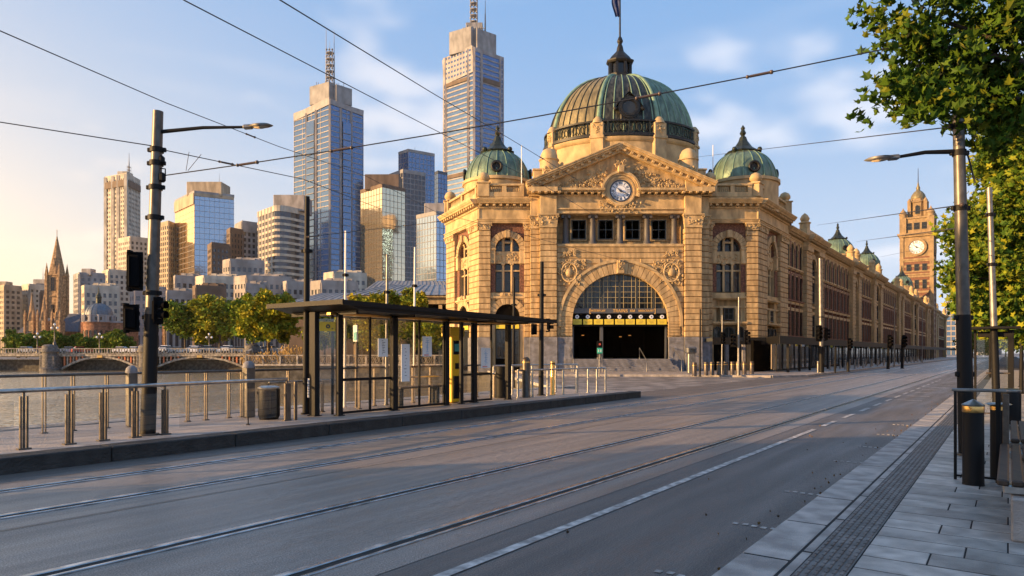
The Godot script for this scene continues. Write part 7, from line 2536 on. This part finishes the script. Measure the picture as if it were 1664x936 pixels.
	bollard("slim brass bollard with a ball top near the platform's end", P(18.61, -11.93, y0), 0.075, 1.12, M.brass)
	bollard("short grey bollard behind the last shelter post", P(16.5, -12.4, y0), 0.2, 0.95, M.black_metal, false)
	# other poles round the shelter: [label, u, v, height, radius, material, dark foot]
	for k in [["dark tram pole rising behind the shelter's left end", 9.55, -12.62, 4.83, 0.075, M.black_metal, 0.0], ["dark tapering pole with a signal at the shelter's right end", 18.15, -12.08, 4.27, 0.085, M.black_metal, 0.0], ["slim grey pole behind the shelter's second bay", 12.46, -13.14, 3.92, 0.045, M.galv, 0.0], ["thin whitish pole behind the shelter roof, left of three", 11.3, -13.4, 4.4, 0.035, M.white_paint, 0.0], ["thin pale pole behind the shelter roof, right of three", 13.75, -13.4, 4.3, 0.035, M.white_paint, 0.0], ["short dark mast behind the shelter's right half", 21.5, -15.6, 4.3, 0.06, M.black_metal, 0.0]]:
		t = tram_pole(k[0], P(k[1], k[2], y0), k[3], k[4], 0.03, k[5])
		collar(t, 0.03, k[3], k[3] * 0.75, k[4] * 1.1)
	traffic_signal("black traffic signal on the right of the dark tapering pole by the shelter", P(18.15, -12.08, 2.45) + Vector3(0.26, 0, 0.0), PI / 2 - 0.3, 0.75, 2)
	traffic_signal("black traffic signal on the left of the dark tapering pole by the shelter", P(18.15, -12.08, 2.32) + Vector3(-0.22, 0, 0), PI, 0.62, 2)
	t = thing("tram_stop_sign", "small stop sign with a teal panel on a thin post behind the shelter", "sign", P(11.6, -13.3, y0), SY)
	mb = MB.new()
	mb.cyl(Vector3.ZERO, 0.03, 2.1, 8)
	part(mb, "post", M.steel_brown, t)
	mb = MB.new()
	mb.bev(Vector3(0.0, 1.85, 0.03), Vector3(0.18, 0.42, 0.03), 0.01)
	part(mb, "panel", M.white_paint, t)
	mb = MB.new()
	mb.box(Vector3(0.0, 1.78, 0.048), Vector3(0.12, 0.2, 0.006))
	part(mb, "teal_field", M.teal_screen, t)

	# right footpath
	var rp := Vector3(6.44, 0.12, -9.66)
	t = tram_pole("thick brown tram pole with a lamp arm on the right footpath", rp, 5.1, 0.098, -0.13, M.pole_bronze, 1.92)
	for y in [4.66, 4.28, 3.5, 1.95, 1.15]: collar(t, -0.13, 5.1, y, 0.09)
	tram_pole("tall tram pole under the plane tree, just outside the right edge", Vector3(9.95, 0.12, -9.1), 6.9, 0.1, 0.0, M.pole_bronze)
	light_arm(t, Vector3(-0.18, 4.3, 0), Vector3(-1.0, 4.22, 0))
	mb = MB.new()
	mb.tube([Vector3(-0.02, 4.3, 0.02), Vector3(0.04, 4.1, 0.02), Vector3(0.1, 3.85, 0.02)], 0.012, -1, 5)
	part(mb, "cable", M.wire, t)
	t = tram_pole("slim pale pole right of the thick brown pole on the footpath", P(18.5, -0.22, 0.12), 5.1, 0.075, -0.17, M.galv, 2.0)
	for y in [4.5, 3.4, 2.0]: collar(t, -0.17, 5.1, y, 0.07)
	# smokers' bin with conical cap and its hoop
	t = thing("pillar_bin", "black pillar bin with a silver cone cap and brass ring on the right footpath", "bin", P(9.05, -0.32, 0.12))
	mb = MB.new()
	mb.lathe([Vector2(0.108, 0), Vector2(0.103, 0.02), Vector2(0.1, 0.86), Vector2(0, 0.86)], 24)
	part(mb, "body", M.black_metal, t)
	mb = MB.new()
	mb.lathe([Vector2(0.102, 0.8), Vector2(0.105, 0.81), Vector2(0.105, 0.86), Vector2(0.102, 0.87)], 24)
	part(mb, "ring", M.brass, t)
	mb = MB.new()
	mb.lathe([Vector2(0.106, 0.87), Vector2(0.11, 0.885), Vector2(0.04, 0.925), Vector2(0, 0.945)], 24)
	part(mb, "cap", M.steel, t)
	t = thing("second_bin", "black bin with a flat silver lid behind the pillar bin", "bin", P(9.6, -0.1, 0.12))
	mb = MB.new()
	mb.lathe([Vector2(0.07, 0), Vector2(0.08, 0.03), Vector2(0.08, 0.84), Vector2(0, 0.84)], 20)
	part(mb, "body", M.black_metal, t)
	mb = MB.new()
	mb.lathe([Vector2(0.083, 0.8), Vector2(0.083, 0.84)], 20)
	part(mb, "ring", M.brass, t)
	mb = MB.new()
	mb.lathe([Vector2(0.085, 0.845), Vector2(0.13, 0.865), Vector2(0.1, 0.88), Vector2(0, 0.89)], 20)
	part(mb, "lid", M.steel, t)
	t = thing("hoop_rail", "dark hoop rail with a flat steel top round the pillar bin", "rail", P(9.3, -0.3, 0.12), SY)
	mb = MB.new()
	mb.bev(Vector3(0.02, 1.03, -0.02), Vector3(0.52, 0.035, 0.06), 0.01)
	part(mb, "top_bar", M.galv, t)
	for k in [[-0.2, 0.03], [0.2, 0.05]]:
		mb = MB.new()
		mb.bev(Vector3(k[0], 0.51, -0.02), Vector3(k[1], 1.02, 0.04), 0.006)
		part(mb, "post", M.black_metal, t)
	mb = MB.new()
	mb.bev(Vector3(0.27, 0.5, 0.05), Vector3(0.06, 1.0, 0.04), 0.006)
	part(mb, "outer_post", M.steel_brown, t)
	mb = MB.new()
	mb.box(Vector3(0, 0.05, -0.02), Vector3(0.4, 0.02, 0.03))
	part(mb, "foot_bar", M.black_metal, t)
	# glass panel frame
	t = thing("panel_frame", "tall black open frame with a glass panel beside the slim pale pole", "frame", P(18.6, -0.3, 0.12), SY)
	for k in [[-0.32, 0.05], [0.33, 0.11], [-0.05, 0.04]]:
		mb = MB.new()
		mb.bev(Vector3(k[0], 0.98 if k[0] != -0.05 else 1.4, 0), Vector3(k[1], 1.96 if k[0] != -0.05 else 1.0, 0.07), 0.008)
		part(mb, "post", M.black_metal, t)
	mb = MB.new()
	mb.bev(Vector3(-0.05, 2.0, 0.1), Vector3(1.1, 0.05, 0.6), 0.01)
	mb.bev(Vector3(0.02, 1.86, 0), Vector3(0.6, 0.12, 0.05), 0.01)
	part(mb, "hood", M.black_metal, t)
	mb = MB.new()
	mb.box(Vector3(0.0, 1.0, 0.0), Vector3(0.58, 1.5, 0.01))
	part(mb, "glass_pane", M.clear_glass, t)
	mb = MB.new()
	mb.bev(Vector3(0.1, 1.0, 0.02), Vector3(0.44, 0.03, 0.04), 0.006)
	mb.bev(Vector3(0.0, 0.1, 0.0), Vector3(0.6, 0.03, 0.04), 0.006)
	part(mb, "cross_rail", M.steel_brown, t)
	litter_bin("black litter bin with a grey lid beside the open black frame", P(17.2, 0.0, 0.12), 0.2, 0.72)
	# benches: slats along the street on concrete blocks
	for bi in 2:
		var u0: float = [6.55, 9.75][bi]
		t = thing("street_bench", ["nearest timber slatted bench on concrete blocks at the right edge", "timber slatted bench beyond the nearest one at the right edge"][bi], "bench", P(u0, -0.04, 0.12), SY)
		for k in 6:
			mb = MB.new()
			mb.bev(Vector3(0.0 + k * 0.095, 0.44, -1.3), Vector3(0.08, 0.05, 2.6), 0.012)
			part(mb, "seat_slat", M.wood, t)
		for z in [-0.12, -2.35]:
			mb = MB.new()
			mb.bev(Vector3(0.3, 0.17, z), Vector3(0.5, 0.34, 0.34), 0.015)
			part(mb, "concrete_block", M.kerb_pale_b, t)
			mb = MB.new()
			mb.bev(Vector3(0.28, 0.38, z), Vector3(0.56, 0.07, 0.12), 0.01)
			part(mb, "bracket", M.steel, t)
	for k in [["dark post far down the right footpath, nearest of three", 30.0, 0.35, 1.9], ["dark post far down the right footpath, middle of three", 36.0, 0.4, 2.0], ["dark post far down the right footpath, farthest of three", 46.0, 0.5, 2.0]]:
		tram_pole(k[0], P(k[1], k[2], 0.12), k[3], 0.07, 0.0, M.black_metal)
	bollard("thin pale marker post at the kerb beyond the panel frame", P(24.0, -1.1, 0.12), 0.03, 0.8, M.steel_brown, false)

	# in front of the station: poles and signals, [label, x, distance, height, radius, material]
	for k in [["thin dark pole at the entrance corner of the station", 11.4, 41.4, 4.1, 0.06, M.black_metal], ["pale signal pole at the station corner, left of two", 14.18, 46.1, 4.0, 0.055, M.galv], ["taller pale signal pole at the station corner, right of two", 14.47, 43.6, 5.0, 0.08, M.galv], ["thin dark pole on the kerb right of the tall grey pole by the station", 23.15, 48.9, 1.85, 0.06, M.black_metal], ["dark signal pole on the kerb farther along the long wing", 25.63, 52.05, 2.4, 0.1, M.black_metal], ["dark post under the canopy edge, third along the long wing", 32.93, 59.76, 2.6, 0.13, M.black_metal], ["dark post under the canopy edge, fourth along the long wing", 35.48, 62.06, 2.7, 0.13, M.black_metal], ["slim pale pole before the long wing's middle", 39.2, 70.0, 6.5, 0.07, M.galv], ["slim pale pole before the clock tower", 59.5, 99.0, 8.0, 0.08, M.galv]]:
		tram_pole(k[0], Vector3(k[1], 0.12, -float(k[2])), k[3], k[4], 0.03, k[5])
	t = tram_pole("tall pale pole with a dark foot before the long station wing", Vector3(22.18, 0.12, -48.9), 8.2, 0.16, -0.1, M.galv, 1.9)
	collar(t, -0.1, 8.2, 4.0, 0.16)
	traffic_signal("black traffic signal on the tall pale pole before the long station wing", Vector3(21.9, 2.95, -48.7), 0.1, 1.5)
	traffic_signal("second smaller signal low on the tall pale pole before the long wing", Vector3(22.5, 2.9, -48.8), PI / 2, 1.2)
	traffic_signal("grey traffic signal on the left pale pole at the station corner", Vector3(14.2, 2.55, -45.9), 0.0, 1.1)
	traffic_signal("black signal left of the taller pale pole at the station corner", Vector3(14.1, 2.35, -43.5), -0.6, 1.1)
	traffic_signal("black signal right of the taller pale pole at the station corner", Vector3(14.95, 2.55, -43.5), 0.7, 1.2)
	traffic_signal("dark signal on the kerb pole farther along the long wing", Vector3(25.63, 2.2, -51.8), 0.3, 1.2)
	traffic_signal("dark signal cluster before the pavilion with the round arch", Vector3(32.93, 2.55, -59.5), 0.3, 1.5)
	traffic_signal("dark signal cluster one post before the slim pale pole", Vector3(35.48, 2.6, -61.8), 0.3, 1.5)
	# pedestrian signal on the near side of the forecourt
	t = tram_pole("thin pedestrian signal post before the entrance steps", Vector3(5.74, 0.0, -44.8), 2.3, 0.045, 0.0, M.galv)
	t = thing("pedestrian_signal", "pedestrian signal box with a dark top and green lower half before the entrance", "traffic light", Vector3(5.74, 1.5, -44.7))
	mb = MB.new()
	mb.bev(Vector3(0, 0.42, 0), Vector3(0.36, 0.84, 0.14), 0.03)
	part(mb, "housing", M.signal_black, t)
	mb = MB.new()
	mb.bev(Vector3(0, 0.2, 0.07), Vector3(0.34, 0.36, 0.03), 0.01)
	part(mb, "green_panel", M.green_sign, t)
	mb = MB.new()
	mb.box(Vector3(0, 0.62, 0.075), Vector3(0.12, 0.12, 0.02))
	part(mb, "red_lens", M.car_red, t)
	mb = MB.new()
	for s in [-1, 1]: mb.box(Vector3(s * 0.07, 0.2, 0.09), Vector3(0.05, 0.18, 0.01))
	part(mb, "figures", M.white_paint, t)
	# bollards: steel ones at the corner, dark ones along the kerb
	var steel_b := bollard("steel bollard, leftmost in the curved row at the station corner", Vector3(11.2, 0.12, -41.9), 0.14, 0.86, M.steel_brown, false, "steel bollards at the station corner")
	var nth := ["second", "third", "fourth", "fifth", "sixth", "seventh", "eighth", "ninth"]
	for k in [[12.4, 43.6], [12.9, 44.0], [13.4, 44.2], [13.9, 44.4], [14.5, 44.9], [15.0, 45.3], [15.6, 45.8], [16.3, 46.4]]:
		dup(steel_b, Vector3(k[0], 0.12, -k[1]), 0, "steel bollard, %s from the left in the curved row at the station corner" % nth.pop_front())
	var dark_b := bollard("slim grey bollard in the kerb row along the long station wing", P(53.5, -11.3, 0.12), 0.075, 0.82, M.galv, false, "slim bollards along the long wing")
	for i in 34:
		dup(dark_b, P(55.0 + i * 2.2, -11.3 - 0.8 * (i % 2), 0.12), 0, "slim grey bollard in the kerb row along the long station wing")
	# parking meter by the entrance corner
	t = thing("ticket_pillar", "grey ticket pillar at the entrance corner of the station", "ticket machine", Vector3(12.6, 0.12, -48.0))
	mb = MB.new()
	mb.bev(Vector3(0, 0.7, 0), Vector3(0.5, 1.4, 0.4), 0.04)
	part(mb, "cabinet", M.galv, t)
	mb = MB.new()
	mb.bev(Vector3(0, 1.62, 0), Vector3(0.7, 0.5, 0.5), 0.1)
	part(mb, "head", M.sign_grey, t)
	mb = MB.new()
	mb.bev(Vector3(0, 1.62, 0.26), Vector3(0.36, 0.26, 0.03), 0.02)
	part(mb, "screen", M.dark_glass, t)
	# bay marks and leaf litter by the kerb
	t = thing("bay_ticks", "short broken white bay marks on the asphalt along the right kerb", "road marking", Vector3.ZERO, SY)
	for u in [4.6, 6.3, 8.1, 10.8, 12.7, 14.8, 17.0]:
		for k in 5:
			mb = MB.new()
			mb.bev(Vector3(-1.7 - k * 0.085, 0.002, -u - rng.randf_range(-0.02, 0.02)), Vector3(0.05, 0.006, 0.05), 0.002)
			part(mb, "tick", M.road_paint, t)
	t = thing("leaf_litter", "dry leaves scattered in the gutter along the right kerb", "leaves", Vector3.ZERO, SY)
	t.set_meta("kind", "stuff")
	var pts := []
	for i in 70:
		pts.append(Vector3(-1.62 - absf(rng.randfn()) * 0.16, 0.012, -rng.randf_range(4.5, 30)))
	for i in 12: pts.append(Vector3(rng.randf_range(-3.4, -1.7), 0.012, -rng.randf_range(4.5, 16)))
	foliage(pts, leaf_mesh(0.035), M.leaf_far, t, "leaves", [Color(0.12, 0.07, 0.03), Color(0.08, 0.05, 0.03), Color(0.16, 0.1, 0.04)], rng, 0.3)

# ---------------------------------------------------------------- overhead wires
func wire(label: String, pts: Array, r: float, sag := 0.0, ins := []) -> Node3D:
	# pts in metres (x, y, distance); insulators at fractions of the first stretch
	var a := Vector3(pts[0][0], pts[0][1], -pts[0][2])
	var t := thing("overhead_wire", label, "wire", a)
	var path := []
	for i in pts.size() - 1:
		var p := Vector3(pts[i][0], pts[i][1], -pts[i][2]) - a
		var q := Vector3(pts[i + 1][0], pts[i + 1][1], -pts[i + 1][2]) - a
		var k := 10
		for j in (k + 1 if i == pts.size() - 2 else k):
			var f := float(j) / k
			path.append(p.lerp(q, f) + Vector3.DOWN * sag * 4.0 * f * (1.0 - f))
	var mb := MB.new()
	mb.tube(path, r * 0.62, -1, 6)
	part(mb, "cable", M.wire, t)
	for f in ins:
		var i := int(f * (path.size() - 2))
		var p: Vector3 = path[i]
		var d: Vector3 = (path[i + 1] - p).normalized()
		mb = MB.new()
		mb.tube([p - d * 0.14, p + d * 0.14], r * 1.4, -1, 8)
		mb.ball(p + d * 0.17, r * 2.2, 8)
		mb.ball(p - d * 0.17, r * 1.9, 8)
		part(mb, "insulator", M.insulator, t)
	return t

func build_wires() -> void:
	wire("lowest of the tram wires entering at the left edge and crossing toward the station", [[-7.4, 6.1, 9.0], [-7.1, 6.7, 14.0], [-6.15, 7.01, 18.0], [-5.17, 7.8, 24.0], [-2.8, 7.78, 32.0]], 0.014, 0.0, [0.45])
	wire("middle of the three long tram wires, entering at the top edge left of centre", [[-4.3, 6.0, 8.0], [-4.32, 6.22, 9.0], [-2.14, 7.5, 18.0], [1.36, 8.4, 28.0], [4.0, 8.5, 34.0]], 0.014, 0.0, [0.9])
	wire("rightmost of the three long tram wires, entering at the top edge", [[-3.12, 5.96, 8.0], [-3.05, 6.22, 9.0], [-1.9, 7.68, 16.0], [-0.04, 8.45, 22.0], [3.7, 9.3, 32.0]], 0.015, 0.0, [0.72, 0.86])
	wire("wire from the left edge to the thick left tram pole", [[-9.2, 5.35, 10.6], [-5.9, 4.99, 11.3]], 0.014)
	wire("thin wire from the thick left tram pole down past the tall blue tower", [[-5.86, 4.95, 11.3], [-4.6, 5.39, 15.0], [-4.2, 6.2, 22.0]], 0.013, 0.0, [0.25])
	wire("span wire with insulators between the two thick tram poles", [[-5.88, 4.49, 11.3], [9.95, 6.73, 9.1]], 0.015, 0.2, [0.12, 0.3, 0.58, 0.7])
	wire("thin hanger linking the two wires beside the left tram pole", [[-5.3, 4.87, 11.2], [-5.35, 4.56, 11.2]], 0.007)
	wire("second thin hanger linking the two wires beside the left tram pole", [[-5.1, 4.83, 11.2], [-5.32, 4.56, 11.2]], 0.007)
	wire("wire from the right tram pole to the station gable's right turret", [[6.3, 4.78, 9.66], [14.2, 17.0, 54.0]], 0.016, 0.0)
	wire("wire from the right tram pole to the first finial of the long wing", [[6.33, 3.66, 9.66], [29.5, 13.9, 66.0]], 0.016, 0.0, [0.1])
	wire("wire from the right tram pole toward the station's first small wing dome", [[6.34, 3.34, 9.66], [45.3, 16.2, 90.0]], 0.016)
	wire("wire running low before the right tram pole toward the clock tower", [[33.0, 10.0, 56.5], [59.3, 17.0, 110.0]], 0.02)
	wire("thin wire across the station front toward the entrance arch", [[-2.76, 7.6, 30.0], [6.0, 7.1, 40.0], [11.5, 6.47, 46.0]], 0.016, 0.0, [0.6])
	wire("thin wire from the dark pole behind the shelter toward the station", [[-4.4, 4.15, 15.1], [-1.66, 5.47, 20.0]], 0.011, 0.0, [0.1, 0.7])

# ---------------------------------------------------------------- the scene
func _ready() -> void:
	rng.seed = 2024
	var cam := Camera3D.new()
	cam.name = "camera"
	var near := 0.1
	cam.set_frustum(near * 936.0 / 1109.0, Vector2(0, near * 105.0 / 1109.0), near, 5000.0)
	cam.position = Vector3(0, 1.575, 0)
	add_child(cam)
	cam.current = true
	make_materials()
	var gl := StandardMaterial3D.new()
	gl.albedo_color = Color(1, 0.8, 0.5)
	gl.emission_enabled = true
	gl.emission = Color(1.0, 0.66, 0.3)
	gl.emission_energy_multiplier = 0.35
	M["lamp_glow"] = gl
	var env := Environment.new()
	env.background_mode = Environment.BG_SKY
	env.sky = make_sky()
	env.background_energy_multiplier = 1.0
	env.fog_enabled = true
	env.fog_density = 0.00005
	env.fog_light_color = Color(1.0, 0.92, 0.8)
	env.tonemap_mode = Environment.TONE_MAPPER_LINEAR
	env.tonemap_exposure = 2.2
	env.sdfgi_enabled = true
	env.ssao_enabled = true
	env.ssil_enabled = true
	var we := WorldEnvironment.new()
	we.name = "world"
	we.environment = env
	add_child(we)
	var sun := DirectionalLight3D.new()
	sun.name = "sun"
	sun.light_color = Color(1.0, 0.8, 0.54)
	sun.light_energy = 1.55
	sun.light_angular_distance = 0.5
	sun.shadow_enabled = true
	add_child(sun)
	sun.look_at_from_position(Vector3.ZERO, -dir(SUN_AZ, SUN_EL), Vector3.UP)

	build_setting()
	build_station()
	build_skyline()
	build_landmarks()
	build_trees()
	build_shelter()
	build_furniture()
	build_wires()
